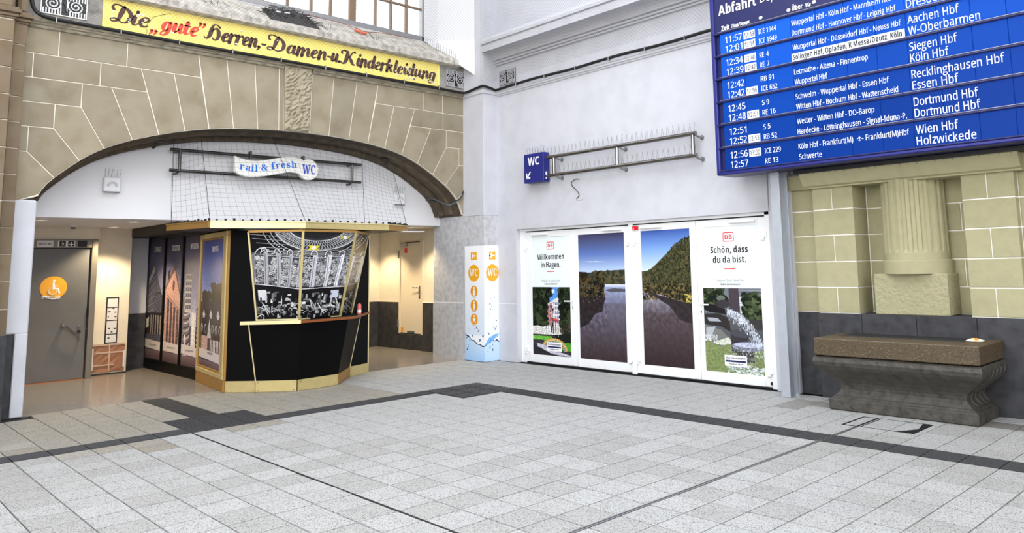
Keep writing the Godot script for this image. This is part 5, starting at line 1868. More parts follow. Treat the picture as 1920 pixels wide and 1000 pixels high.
func kiosk() -> void:
	var t := thing("kiosk", "black ticket-booth kiosk with gold edges and a slanted picture window under the arch", "kiosk", Vector3(0.3, 0, 3.3))
	var k1 := Vector2(0.16, 4.36)
	var k2 := Vector2(0.48, 4.09)
	var k5 := Vector2(0.20, 2.58)
	var k6 := Vector2(0.02, 2.16)
	var yb := 0.145
	var yt := 2.16
	# outer panels beside the bay, and the plain body behind
	put("side_panel", wallq(k1, k2, 0.12, yt), M.black, t)
	put("side_panel", wallq(k5, k6, 0.12, yt), M.black, t)
	put("rear_panel", wallq(k6, Vector2(-3.5, 2.2), 0.0, yt), M.black_matt, t)
	put("inner_core", wallq(k2, k5, 0.0, yt, 0.03), M.black_matt, t)
	put("corner_edge", bar(v23(k6, 0.02), v23(k6, yt), Vector3(1, 0, 0.3), 0.015, 0.008), M.brass_pale, t)
	var lo := offset_bay(0.0)
	var lo1 := offset_bay(0.01)
	var up := offset_bay(0.15, 0.06)
	var gb := offset_bay(0.02)
	var gt := offset_bay(0.24, 0.06, 0.12)
	# lower bay: three facets leaning outwards and their cheeks
	for i in 3:
		var m := MB.new()
		m.quad(v23(lo1[i + 1], yb), v23(lo1[i], yb), v23(up[i], 0.90), v23(up[i + 1], 0.90)) if false else m.quad_out(v23(lo1[i], yb), v23(lo1[i + 1], yb), v23(up[i + 1], 0.915), v23(up[i], 0.915))
		put("lower_panel", orient(m, Vector3(-0.9, 1, 3.2)), M.black, t)
	for s in [[0, k2, k1], [3, k5, k6]]:
		var i: int = s[0]
		var w: Vector2 = (s[2] as Vector2) - s[1]
		var inner: Vector2 = (s[1] as Vector2) + w.normalized() * 0.12
		var m := MB.new()
		m.tri(v23(lo1[i], yb), v23(s[1], yb), v23(up[i], 0.90))
		m.tri(v23(s[1], yb), v23(inner, 0.90), v23(up[i], 0.90))
		put("cheek", m, M.black, t)
		var m2 := MB.new()
		m2.tri(v23(gb[i], 0.94), v23(s[1], 0.94), v23(gt[i], 2.12))
		m2.tri(v23(s[1], 0.94), v23(inner, 2.12), v23(gt[i], 2.12))
		put("cheek", m2, M.black, t)
	# gold kick plates with screws
	var foot := [k1, k2]
	var kp := [[k1, k2], [lo[0], lo[1]], [lo[1], lo[2]], [lo[2], lo[3]], [k5, k6]]
	for q in kp:
		var d: Vector2 = ((q[1] as Vector2) - q[0]).normalized()
		var n := Vector2(-d.y, d.x)
		if n.dot(((q[0] as Vector2) + q[1]) / 2.0 - Vector2(-0.9, 3.2)) < 0.0:
			n = -n
		var a: Vector2 = (q[0] as Vector2) + d * 0.004 + n * 0.018
		var b: Vector2 = (q[1] as Vector2) - d * 0.004 + n * 0.018
		var pl := put("kick_plate", wallq(a, b, 0.004, yb + 0.004, 0.02), M.brass if q != kp[3] else M.brass_dull, t)
		var sc := MB.new()
		for e in [[0.06, 0.02], [0.94, 0.02], [0.06, 0.125], [0.94, 0.125]]:
			var c: Vector2 = a.lerp(b, e[0])
			sc.disc(v23(c + n * 0.0005, e[1]), Vector3(d.x, 0, d.y), Vector3.UP, 0.006, 0.006, 0.001, 8)
		put("screw", sc, M.iron, pl, "stuff")
	put("base_core", slab([k2, lo[1], lo[2], lo[3], k6, Vector2(-0.5, 2.25), Vector2(-0.5, 3.85), Vector2(0.2, 3.95)], 0.0, 0.12), M.black_matt, t)
	# counter with its edge trims
	var ce := offset_bay(0.24, 0.13, 0.32)
	var ci := offset_bay(-0.05)
	put("counter", slab([ce[0], ce[1], ce[2], ce[3], ci[3], ci[2], ci[1], ci[0]], 0.912, 0.942), M.black, t)
	for i in 3:
		var n3 := Vector3(1, 0, 0)
		var dd: Vector2 = ((ce[i + 1] as Vector2) - ce[i]).normalized()
		var nn := Vector2(-dd.y, dd.x)
		if nn.x < 0.0:
			nn = -nn
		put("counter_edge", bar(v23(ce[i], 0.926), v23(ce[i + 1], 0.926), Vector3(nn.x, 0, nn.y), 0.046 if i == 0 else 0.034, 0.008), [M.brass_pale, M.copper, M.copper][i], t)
	# window: three leaning facets with the black-and-white picture behind gold bars
	var art := picture(art_waiting_room(), 0.18)
	var cut := [0.0, 0.46, 0.86, 1.0]
	for i in 3:
		var m := MB.new()
		var P := [v23(gb[i], 0.955), v23(gb[i + 1], 0.955), v23(gt[i + 1], 2.12), v23(gt[i], 2.12)]
		m.quad_uv(P, [Vector2(cut[i], 1), Vector2(cut[i + 1], 1), Vector2(cut[i + 1], 0), Vector2(cut[i], 0)])
		put("picture_window", orient(m, Vector3(-0.9, 1.5, 3.2)), art, t)
	for i in 4:
		var o := Vector3(0.9, -0.1, [0.9, 0.4, -0.2, -0.8][i])
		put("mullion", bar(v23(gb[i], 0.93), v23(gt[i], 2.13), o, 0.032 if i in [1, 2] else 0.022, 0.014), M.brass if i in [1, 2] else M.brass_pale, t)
	for i in 3:
		var dd: Vector2 = ((gb[i + 1] as Vector2) - gb[i]).normalized()
		var nn := Vector2(-dd.y, dd.x)
		if nn.x < 0.0:
			nn = -nn
		if i == 0:
			put("window_sill", bar(v23(gb[i], 0.943), v23(gb[i + 1], 0.943), Vector3(nn.x, 0, nn.y), 0.03, 0.03), M.brass_pale, t)
		elif i == 1:
			var g0 := v23(gb[i], 0.943)
			var g1 := v23(gb[i + 1], 0.943)
			put("window_sill", bar(g0, g0.lerp(g1, 0.24), Vector3(nn.x, 0, nn.y), 0.028, 0.03), M.brass, t)
			put("window_sill", bar(g0.lerp(g1, 0.76), g1, Vector3(nn.x, 0, nn.y), 0.028, 0.03), M.brass, t)
		put("window_head", bar(v23(gt[i], 2.13), v23(gt[i + 1], 2.13), Vector3(nn.x, 0, nn.y), 0.03, 0.016), M.brass_dull, t)
	# gold strips where bay and side panels meet
	put("edge_strip", bar(v23(lo1[0], yb), v23(up[0], 0.912), Vector3(0.9, 0, 0.45), 0.014, 0.006), M.brass_pale, t)
	put("edge_strip", bar(v23(lo1[3], yb), v23(up[3], 0.912), Vector3(0.9, 0, 0.1), 0.014, 0.006), M.brass_pale, t)
	put("door_knob", bx(Vector3(0.93, 0.62, 3.70), Vector3(0.96, 0.65, 3.725), 0.008), M.brass_pale, t)
	# roof with a gold fascia
	var R := [Vector2(-0.43, 4.98), Vector2(0.56, 4.78), Vector2(0.83, 3.62), Vector2(0.70, 2.24), Vector2(0.40, 1.73)]
	var rp := R.duplicate()
	rp.append_array([Vector2(-0.8, 1.75), Vector2(-3.5, 2.1), Vector2(-3.5, 4.3), Vector2(-0.6, 4.3)])
	put("roof", slab(rp, 2.185, 2.235), M.iron, t)
	for i in 4:
		var dd: Vector2 = ((R[i + 1] as Vector2) - R[i]).normalized()
		var nn := Vector2(-dd.y, dd.x)
		if nn.dot(((R[i] as Vector2) + R[i + 1]) / 2.0 - Vector2(-0.9, 3.4)) < 0.0:
			nn = -nn
		var n3 := Vector3(nn.x, 0, nn.y)
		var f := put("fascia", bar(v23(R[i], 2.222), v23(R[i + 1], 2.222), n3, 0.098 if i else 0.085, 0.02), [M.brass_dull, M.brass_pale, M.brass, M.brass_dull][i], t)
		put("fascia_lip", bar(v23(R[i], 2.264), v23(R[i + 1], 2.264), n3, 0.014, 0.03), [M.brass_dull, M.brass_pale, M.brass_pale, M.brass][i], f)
	var jn := MB.new()
	jn.box(Vector3(0.2, 2.17, 1.45), Vector3(0.5, 2.18, 1.9), 0.0)
	put("soffit_strip", jn, M.white_plain, t)

	# the poster wall to the left and the gold show case at its end
	var pw := thing("poster_wall", "black panelled wall with three tall city posters left of the kiosk", "poster wall", Vector3(-2.7, 0, 4.15))
	put("backing", bx(Vector3(-4.05, 0.0, 3.9), Vector3(-1.38, 2.24, 4.165)), M.black_matt, pw)
	put("base_board", bx(Vector3(-4.0, 0.0, 4.15), Vector3(-1.38, 0.15, 4.185), 0.004), M.black, pw)
	var names := ["KUNST", "KULTUR", "WISSEN"]
	var ex := [-3.95, -3.085, -3.0, -2.235, -2.15, -1.425]
	for i in 3:
		var m := MB.new()
		m.quad(Vector3(ex[i * 2], 0.175, 4.178), Vector3(ex[i * 2 + 1], 0.175, 4.178), Vector3(ex[i * 2 + 1], 2.215, 4.178), Vector3(ex[i * 2], 2.215, 4.178))
		var p := put("poster", m, picture(art_city(i), 0.15), pw)
		text(p, names[i], FR(4.179), (ex[i * 2] + ex[i * 2 + 1]) / 2.0 + 0.05, 1.97, 0.085, M.white_ink, "serif", 0.34, 1, 0.0, "lettering", 0.001)
		text(p, ["osthaus museum", "theater", "fernuniversität"][i], FR(4.179), (ex[i * 2] + ex[i * 2 + 1]) / 2.0, 0.40, 0.03, M.ink_grey, "serif", 0.36, 1, 0.0, "lettering", 0.001)
		put("post", bx(Vector3(ex[i * 2 + 1] + 0.01, 0.15, 4.15), Vector3(ex[i * 2 + 1] + 0.075, 2.24, 4.2), 0.006), M.black, pw)
	put("post", bx(Vector3(-4.03, 0.15, 4.15), Vector3(-3.955, 2.24, 4.2), 0.006), M.black, pw)
	put("rail", bx(Vector3(-4.0, 2.215, 4.15), Vector3(-1.4, 2.245, 4.195), 0.004), M.black, pw)
	put("rail", bx(Vector3(-4.0, 0.15, 4.15), Vector3(-1.4, 0.175, 4.195), 0.004), M.black, pw)

	var sc := thing("show_case", "gold framed poster case with the IMPULS poster at the kiosk corner", "poster case", Vector3(-0.6, 0, 4.28))
	# its own plane from (-1.38, 4.19) to k1
	var A := Vector3(-1.38, 0, 4.19)
	var Bp := Vector3(0.155, 0, 4.375)
	var ux := (Bp - A).normalized()
	var fr := Transform3D(Basis(ux, Vector3.UP, ux.cross(Vector3.UP)), A)
	var W := A.distance_to(Bp)
	var body := MB.new()
	body.xf = fr
	body.box(Vector3(0, 0.0, -0.2), Vector3(W, 2.17, -0.02))
	put("body", body, M.black_matt, sc)
	var fm := MB.new()
	fm.xf = fr
	for q in [[0.0, 0.045, 0.225, 2.10], [W - 0.19, W - 0.03, 0.225, 2.10], [0.0, W - 0.03, 2.10, 2.17], [0.0, W - 0.03, 0.16, 0.225]]:
		fm.box(Vector3(q[0], q[2], -0.02), Vector3(q[1], q[3], 0.03), 0.008)
	put("frame", fm, M.brass, sc)
	var fm2 := MB.new()
	fm2.xf = fr
	for q in [[0.045, 0.07, 0.225, 2.10], [W - 0.22, W - 0.19, 0.225, 2.10], [0.07, W - 0.22, 2.07, 2.10], [0.07, W - 0.22, 0.225, 0.255], [W - 0.03, W, 0.15, 2.17]]:
		fm2.box(Vector3(q[0], q[2], -0.02), Vector3(q[1], q[3], 0.014), 0.005)
	put("inner_frame", fm2, M.brass_dull, sc)
	var ps := MB.new()
	ps.xf = fr
	ps.quad(Vector3(0.06, 0.24, 0.0), Vector3(W - 0.21, 0.24, 0.0), Vector3(W - 0.21, 2.085, 0.0), Vector3(0.06, 2.085, 0.0))
	var pp := put("poster", ps, picture(art_city(3), 0.15), sc)
	text(pp, "IMPULS", Transform3D(fr.basis, A + fr.basis.z * 0.002), (W - 0.11) / 2.0 + 0.08, 1.90, 0.075, M.white_ink, "serif", 0.36, 1, 0.0, "lettering", 0.001)
	text(pp, "impuls", Transform3D(fr.basis, A + fr.basis.z * 0.002), (W - 0.11) / 2.0, 0.44, 0.035, M.ink_grey, "serif", 0.3, 1, 0.0, "lettering", 0.001)
	var bs := MB.new()
	bs.xf = fr
	bs.box(Vector3(0.0, 0.0, -0.05), Vector3(W - 0.01, 0.165, 0.022), 0.006)
	put("base_box", bs, M.brass_dull, sc)

	# the can on the counter
	var can := thing("drink_can", "small red and white can at the right end of the kiosk counter", "can", Vector3(0.62, 0.942, 2.66))
	var cm := MB.new()
	cm.xf = Transform3D(Basis(), Vector3(0.62, 0.016, 2.66))
	cm.lathe([Vector2(0.0, 0.926), Vector2(0.024, 0.926), Vector2(0.029, 0.934), Vector2(0.029, 1.05), Vector2(0.025, 1.07), Vector2(0.012, 1.078), Vector2(0.0, 1.085)], 16)
	put("body", cm, plain(Color(0.9, 0.45, 0.42), 0.4), can)
	var cl := MB.new()
	cl.xf = Transform3D(Basis(), Vector3(0.62, 0.016, 2.66))
	cl.lathe([Vector2(0.0295, 0.95), Vector2(0.0296, 0.965), Vector2(0.0296, 0.985), Vector2(0.0295, 0.99)], 16)
	put("label_band", cl, M.white_ink, can)

	pigeon_net()
	rail_and_sign()


func orient(m: MB, inside: Vector3) -> MB:
	# turns every triangle to look away from a point inside
	for k in range(0, m.v.size(), 3):
		var c := (m.v[k] + m.v[k + 1] + m.v[k + 2]) / 3.0
		# stored clockwise: the front normal is the opposite of the usual cross product
		var nn := -(m.v[k + 1] - m.v[k]).cross(m.v[k + 2] - m.v[k]).normalized()
		if nn.dot(c - inside) < 0.0:
			var t := m.v[k + 1]
			m.v[k + 1] = m.v[k + 2]
			m.v[k + 2] = t
			var u := m.uv[k + 1]
			m.uv[k + 1] = m.uv[k + 2]
			m.uv[k + 2] = u
			nn = -nn
		for i in 3:
			m.n[k + i] = nn
	return m


func pigeon_net() -> void:
	# knotted net from the soffit down to the fascia, in five panels
	var top := [Vector3(-0.40, 3.40, 4.96), Vector3(-0.36, 3.52, 4.62), Vector3(-0.36, 3.62, 3.60), Vector3(-0.36, 3.50, 2.10), Vector3(-0.36, 3.27, 1.52)]
	var bot := [Vector3(-0.36, 2.28, 4.96), Vector3(0.55, 2.28, 4.78), Vector3(0.83, 2.28, 3.62), Vector3(0.74, 2.28, 2.66), Vector3(0.70, 2.28, 2.24), Vector3(0.41, 2.28, 1.73)]
	var n := thing("pigeon_net", "dark knotted bird net stretched from the arch down to the gold kiosk roof edge", "net", Vector3(0.2, 2.27, 3.4))
	var quads := [[top[0], top[1], bot[1], bot[0]], [top[1], top[2], bot[2], bot[1]], [top[2], top[3], bot[3], bot[2]], [top[3], top[4], bot[5], bot[3]]]
	for q in quads:
		var m := MB.new()
		var wu: float = ((q[0] as Vector3).distance_to(q[1]) + (q[2] as Vector3).distance_to(q[3])) / 2.0
		var hu: float = ((q[0] as Vector3).distance_to(q[3]) + (q[1] as Vector3).distance_to(q[2])) / 2.0
		var nu := int(wu / 0.085)
		var nv := int(hu / 0.085)
		var P := func(u: float, v: float) -> Vector3:
			var p: Vector3 = (q[0] as Vector3).lerp(q[1], u).lerp((q[3] as Vector3).lerp(q[2], u), v)
			return p + Vector3(-0.05 * sin(PI * v), -0.02 * sin(PI * u) * sin(PI * v), 0)
		for i in nu + 1:
			var pts := []
			for k in 7:
				pts.append(P.call(float(i) / nu, k / 6.0))
			m.tube(pts, 0.0012, 3, false)
		for j in nv + 1:
			var pts := []
			for k in 7:
				pts.append(P.call(k / 6.0, float(j) / nv))
			m.tube(pts, 0.0012, 3, false)
		put("mesh", m, M.net, n, "stuff")
	for e in [[top[0], bot[0]], [top[1], bot[1]], [top[2], bot[2]], [top[4], bot[5]], [top[3], bot[3]]]:
		put("seam_cord", tube_of([e[0], e[1]], 0.0035, 5), M.net, n)
	var hk := MB.new()
	for i in 46:
		var f := i / 45.0 * 3.999
		var k := int(f)
		var a: Vector3 = (bot[[0, 1, 2, 4][k]] as Vector3).lerp(bot[[1, 2, 4, 5][k]], f - k)
		hk.box(a + Vector3(-0.01, -0.006, -0.012), a + Vector3(0.01, 0.010 + 0.008 * (i % 3), 0.012), 0.0)
	put("hook", hk, M.cable, n, "stuff")


func rail_and_sign() -> void:
	var s := thing("tube_rack", "dark steel two-tube rack on the white infill wall behind the net", "sign rack", Vector3(-0.6, 3.0, 3.45))
	for y in [3.335, 3.04]:
		put("tube", tube_of([Vector3(-0.60, y, 4.94), Vector3(-0.60, y, 1.98)], 0.024, 12), M.steel_dark, s)
	for z in [4.81, 2.14]:
		put("upright", tube_of([Vector3(-0.60, 3.03, z), Vector3(-0.60, 3.34, z)], 0.021, 10), M.steel_dark, s)
		for y in [3.335, 3.02]:
			put("wall_bracket", tube_of([Vector3(-0.716, y - 0.02, z + 0.03), Vector3(-0.62, y - 0.02, z + 0.03), Vector3(-0.60, y, z + 0.02)], 0.018, 8), M.steel_dark, s)
	for z in [3.83, 3.0]:
		put("clamp", bx(Vector3(-0.64, 3.30, z - 0.012), Vector3(-0.55, 3.40, z + 0.012), 0.003), M.steel_dark, s)
	var g := thing("wave_sign", "white wave-shaped light box reading rail & fresh WC on the dark tube rack", "sign", Vector3(-0.56, 3.0, 3.45))
	# outline in (z, y): a waving banner that ends in a disc
	var tp := [Vector2(4.085, 3.305), Vector2(3.96, 3.265), Vector2(3.80, 3.25), Vector2(3.64, 3.275), Vector2(3.42, 3.33), Vector2(3.26, 3.355), Vector2(3.10, 3.345), Vector2(3.03, 3.325)]
	var lo := [Vector2(3.08, 3.10), Vector2(3.24, 3.115), Vector2(3.41, 3.08), Vector2(3.63, 3.03), Vector2(3.85, 3.0), Vector2(3.98, 3.02), Vector2(4.08, 3.065)]
	var o := []
	for i in tp.size() - 1:
		for k in 4:
			o.append((tp[i] as Vector2).cubic_interpolate(tp[i + 1], tp[maxi(0, i - 1)], tp[mini(i + 2, tp.size() - 1)], k / 4.0))
	for i in 23:
		var a := deg_to_rad(125.0 - i * 13.2)
		o.append(Vector2(2.945 - cos(a) * 0.168, 3.178 + sin(a) * 0.168))
	for i in lo.size() - 1:
		for k in 4:
			o.append((lo[i] as Vector2).cubic_interpolate(lo[i + 1], lo[maxi(0, i - 1)], lo[mini(i + 2, lo.size() - 1)], k / 4.0))
	o.append(lo[lo.size() - 1])
	var m := MB.new()
	m.xf = FL(-0.572)
	m.prism(lz(o), 0.0, 0.072, 0.006, true)
	put("box", m, M.sign_box, g)
	var f := FL(-0.496)
	var word := "rail & fresh"
	var zs := [4.02, 3.93, 3.85, 3.79, 0, 3.69, 0, 3.535, 3.465, 3.385, 3.30, 3.225]
	var ys := [3.11, 3.098, 3.09, 3.088, 0, 3.105, 0, 3.14, 3.155, 3.17, 3.18, 3.187]
	var rot := [-8, -7, -4, 0, 0, 8, 0, 11, 11, 9, 7, 4]
	for i in word.length():
		if word[i] == " ":
			continue
		var tm := text(g, word[i], f, 0, 0, 0.098, M.blue_ink, "serif_bold", 0.0, 0, 0.0, "lettering", 0.002)
		var c := Transform3D(Basis(Vector3(0, 0, 1), deg_to_rad(rot[i])), Vector3(-zs[i], ys[i], 0))
		var base := tm.transform
		tm.transform = g.global_transform.affine_inverse() * f * c * f.affine_inverse() * g.global_transform * base
	text(g, "WC", FL(-0.495), -2.945, 3.105, 0.15, M.blue_deep, "serif_bold", 0.215, 1, 0.0, "lettering", 0.002)


# ---------------------------------------------------------------- departure board

func board() -> void:
	var t := thing("departure_board", "large blue departure board with white train times hanging in front of the stone bay", "departure board", Vector3(8.3, 2.65, 0.4))
	var x0 := 5.56
	var x1 := 11.2
	put("housing", bx(Vector3(x0, 2.65, 0.16), Vector3(x1, 5.05, 0.51), 0.01), M.navy_dark, t)
	put("frame_side", bx(Vector3(x0, 2.65, 0.5), Vector3(x0 + 0.055, 5.05, 0.556), 0.012), M.navy, t)
	put("frame_bottom", bx(Vector3(x0, 2.65, 0.5), Vector3(x1, 2.695, 0.556), 0.012), M.navy, t)
	put("header_panel", bx(Vector3(x0 + 0.05, 4.46, 0.5), Vector3(x1, 5.05, 0.535)), M.navy_dark, t)
	put("bird_spikes", spikes(Vector3(6.5, 2.65, 0.2), Vector3(10.6, 2.65, 0.2), 90, -0.07, 12), M.iron, t, "stuff")
	put("under_tray", bx(Vector3(6.45, 2.60, 0.10), Vector3(x1, 2.645, 0.26)), M.iron, t)
	var f := FR(0.5415)
	var W: Material = M.lcd_white
	text(t, "Abfahrt", f, 5.69, 4.685, 0.125, M.white_ink, "sans_bold", 0.55, 0, 0.0, "lettering", 0.003)
	text(t, "Departure", f, 6.29, 4.70, 0.105, M.white_ink, "sans", 0.60, 0, 0.2, "lettering", 0.003)
	text(t, "Zeit", f, 5.722, 4.478, 0.062, M.white_ink, "sans_bold", 0.12, 0, 0.0, "lettering", 0.003)
	text(t, "Time/Temps", f, 5.865, 4.482, 0.045, M.white_ink, "sans_bold", 0.265, 0, 0.2, "lettering", 0.003)
	text(t, "Über", f, 6.715, 4.49, 0.062, M.white_ink, "sans_bold", 0.135, 0, 0.0, "lettering", 0.003)
	text(t, "Via", f, 6.882, 4.492, 0.045, M.white_ink, "sans_bold", 0.068, 0, 0.2, "lettering", 0.003)
	for p in [[6.29, 4.515], [6.667, 4.515], [6.995, 4.53]]:
		var d := MB.new()
		d.disc(Vector3(p[0], p[1], 0.536), Vector3.RIGHT, Vector3.UP, 0.026, 0.02, 0.004, 9)
		put("white_blot", d, M.white_ink, t)
	var seams := [5.69, 6.03, 6.34, 6.68, 7.0, 7.34, 7.68, 8.01, 8.32, 8.645, 8.97, 9.30, 9.63, 9.96, 10.29, 10.62]
	var rows := [
		["11:57", "12:49", "ICE 1944", "Wuppertal Hbf - Köln Hbf - Mannheim Hbf", "", "12:01", "13:14", "ICE 1949", "Dortmund Hbf - Hannover Hbf - Leipzig Hbf", "Dresden Hbf"],
		["12:34", "12:40", "RE  4", "Wuppertal Hbf - Düsseldorf Hbf - Neuss Hbf", "Aachen Hbf", "12:39", "12:42", "RE  7", "Solingen Hbf, Opladen, K Messe/Deutz, Köln", "W-Oberbarmen"],
		["12:42", "", "RB 91", "Letmathe - Altena - Finnentrop", "Siegen Hbf", "12:42", "12:56", "ICE 652", "Wuppertal Hbf", "Köln Hbf"],
		["12:45", "", "S 9", "Schwelm - Wuppertal Hbf - Essen Hbf", "Recklinghausen Hbf", "12:48", "12:51", "RE 16", "Witten Hbf - Bochum Hbf - Wattenscheid", "Essen Hbf"],
		["12:51", "", "S 5", "Wetter - Witten Hbf - DO-Barop", "Dortmund Hbf", "12:52", "12:53", "RB 52", "Herdecke - Löttringhausen - Signal-Iduna-P.", "Dortmund Hbf"],
		["12:56", "13:00", "ICE 229", "Köln Hbf - Frankfurt(M)      - Frankfurt(M)Hbf", "Wien Hbf", "12:57", "", "RE 13", "Schwerte", "Holzwickede"]]
	var dest := [[0.58, 0.58], [0.515, 0.705], [0.475, 0.385], [0.885, 0.455], [0.625, 0.635], [0.415, 0.575]]
	var kinds := [[0.245, 0.245], [0.125, 0.125], [0.175, 0.215], [0.095, 0.175], [0.095, 0.175], [0.215, 0.175]]
	var widths := [[1.185, 1.225], [1.265, 0.0], [0.885, 0.405], [1.095, 1.185], [0.915, 1.255], [1.265, 0.28]]
	for r in 6:
		var top := 4.45 - 0.2925 * r
		put("divider", bx(Vector3(x0 + 0.04, top - 0.018, 0.5), Vector3(x1, top + 0.012, 0.562), 0.010), M.navy_dark, t)
		put("divider_trim", bx(Vector3(x0 + 0.1, top + 0.012, 0.52), Vector3(x1, top + 0.017, 0.556)), M.steel_dull, t)
		for k in seams.size() - 1:
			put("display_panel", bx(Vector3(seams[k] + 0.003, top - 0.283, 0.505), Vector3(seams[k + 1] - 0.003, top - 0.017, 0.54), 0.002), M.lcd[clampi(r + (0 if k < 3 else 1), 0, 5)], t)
		for l in 2:
			var b := top - (0.143 if l == 0 else 0.262)
			var o := l * 5
			text(t, rows[r][o], f, 5.77, b, 0.082, W, "sans", 0.245, 0, 0.0, "lettering", 0.002)
			if rows[r][o + 1]:
				var bxn := put("delay_field", bx(Vector3(6.038, b - 0.01, 0.5405), Vector3(6.20, b + 0.085, 0.5425)), W, t)
				text(bxn, rows[r][o + 1], FR(0.5445), 6.119, b + 0.008, 0.058, M.ink, "sans", 0.135, 1, 0.0, "lettering", 0.002)
			text(t, rows[r][o + 2], f, 6.25, b + 0.008, 0.06, W, "sans", kinds[r][l], 0, 0.0, "lettering", 0.002)
			var inv := r == 1 and l == 1
			if inv:
				put("white_field", bx(Vector3(6.675, b - 0.028, 0.5405), Vector3(7.995, b + 0.082, 0.5425)), W, t)
			text(t, rows[r][o + 3], FR(0.5445) if inv else f, 6.695, b + 0.006, 0.062, M.ink if inv else W, "sans_bold" if inv else "sans", 1.27 if inv else widths[r][l], 0, 0.0, "lettering", 0.002)
			if rows[r][o + 4]:
				text(t, rows[r][o + 4], f, 8.03, b + 0.002, 0.088, W, "sans", dest[r][l], 0, 0.0, "lettering", 0.002)
	# the little aircraft in the last row
	var pm := MB.new()
	pm.xf = FR(0.5415)
	var c := Vector2(7.425, 2.882)
	var s := 0.028
	for q in [[[-0.1, -1], [0.1, -1], [0.16, 0.6], [0, 1.1], [-0.16, 0.6]], [[-1, -0.3], [0, 0.25], [1, -0.3], [1, -0.1], [0, 0.65], [-1, -0.1]], [[-0.4, -1], [0, -0.75], [0.4, -1], [0.4, -0.85], [0, -0.5], [-0.4, -0.85]]]:
		var p := PackedVector2Array()
		for e in q:
			p.append(c + Vector2(e[0], e[1]) * s)
		pm.prism(p, 0.0, 0.002)
	put("aircraft_symbol", pm, W, t)
	put("divider", bx(Vector3(x0 + 0.04, 2.688, 0.5), Vector3(x1, 2.708, 0.562), 0.008), M.navy_dark, t)


# ---------------------------------------------------------------- grilles, nets, cables and other small things

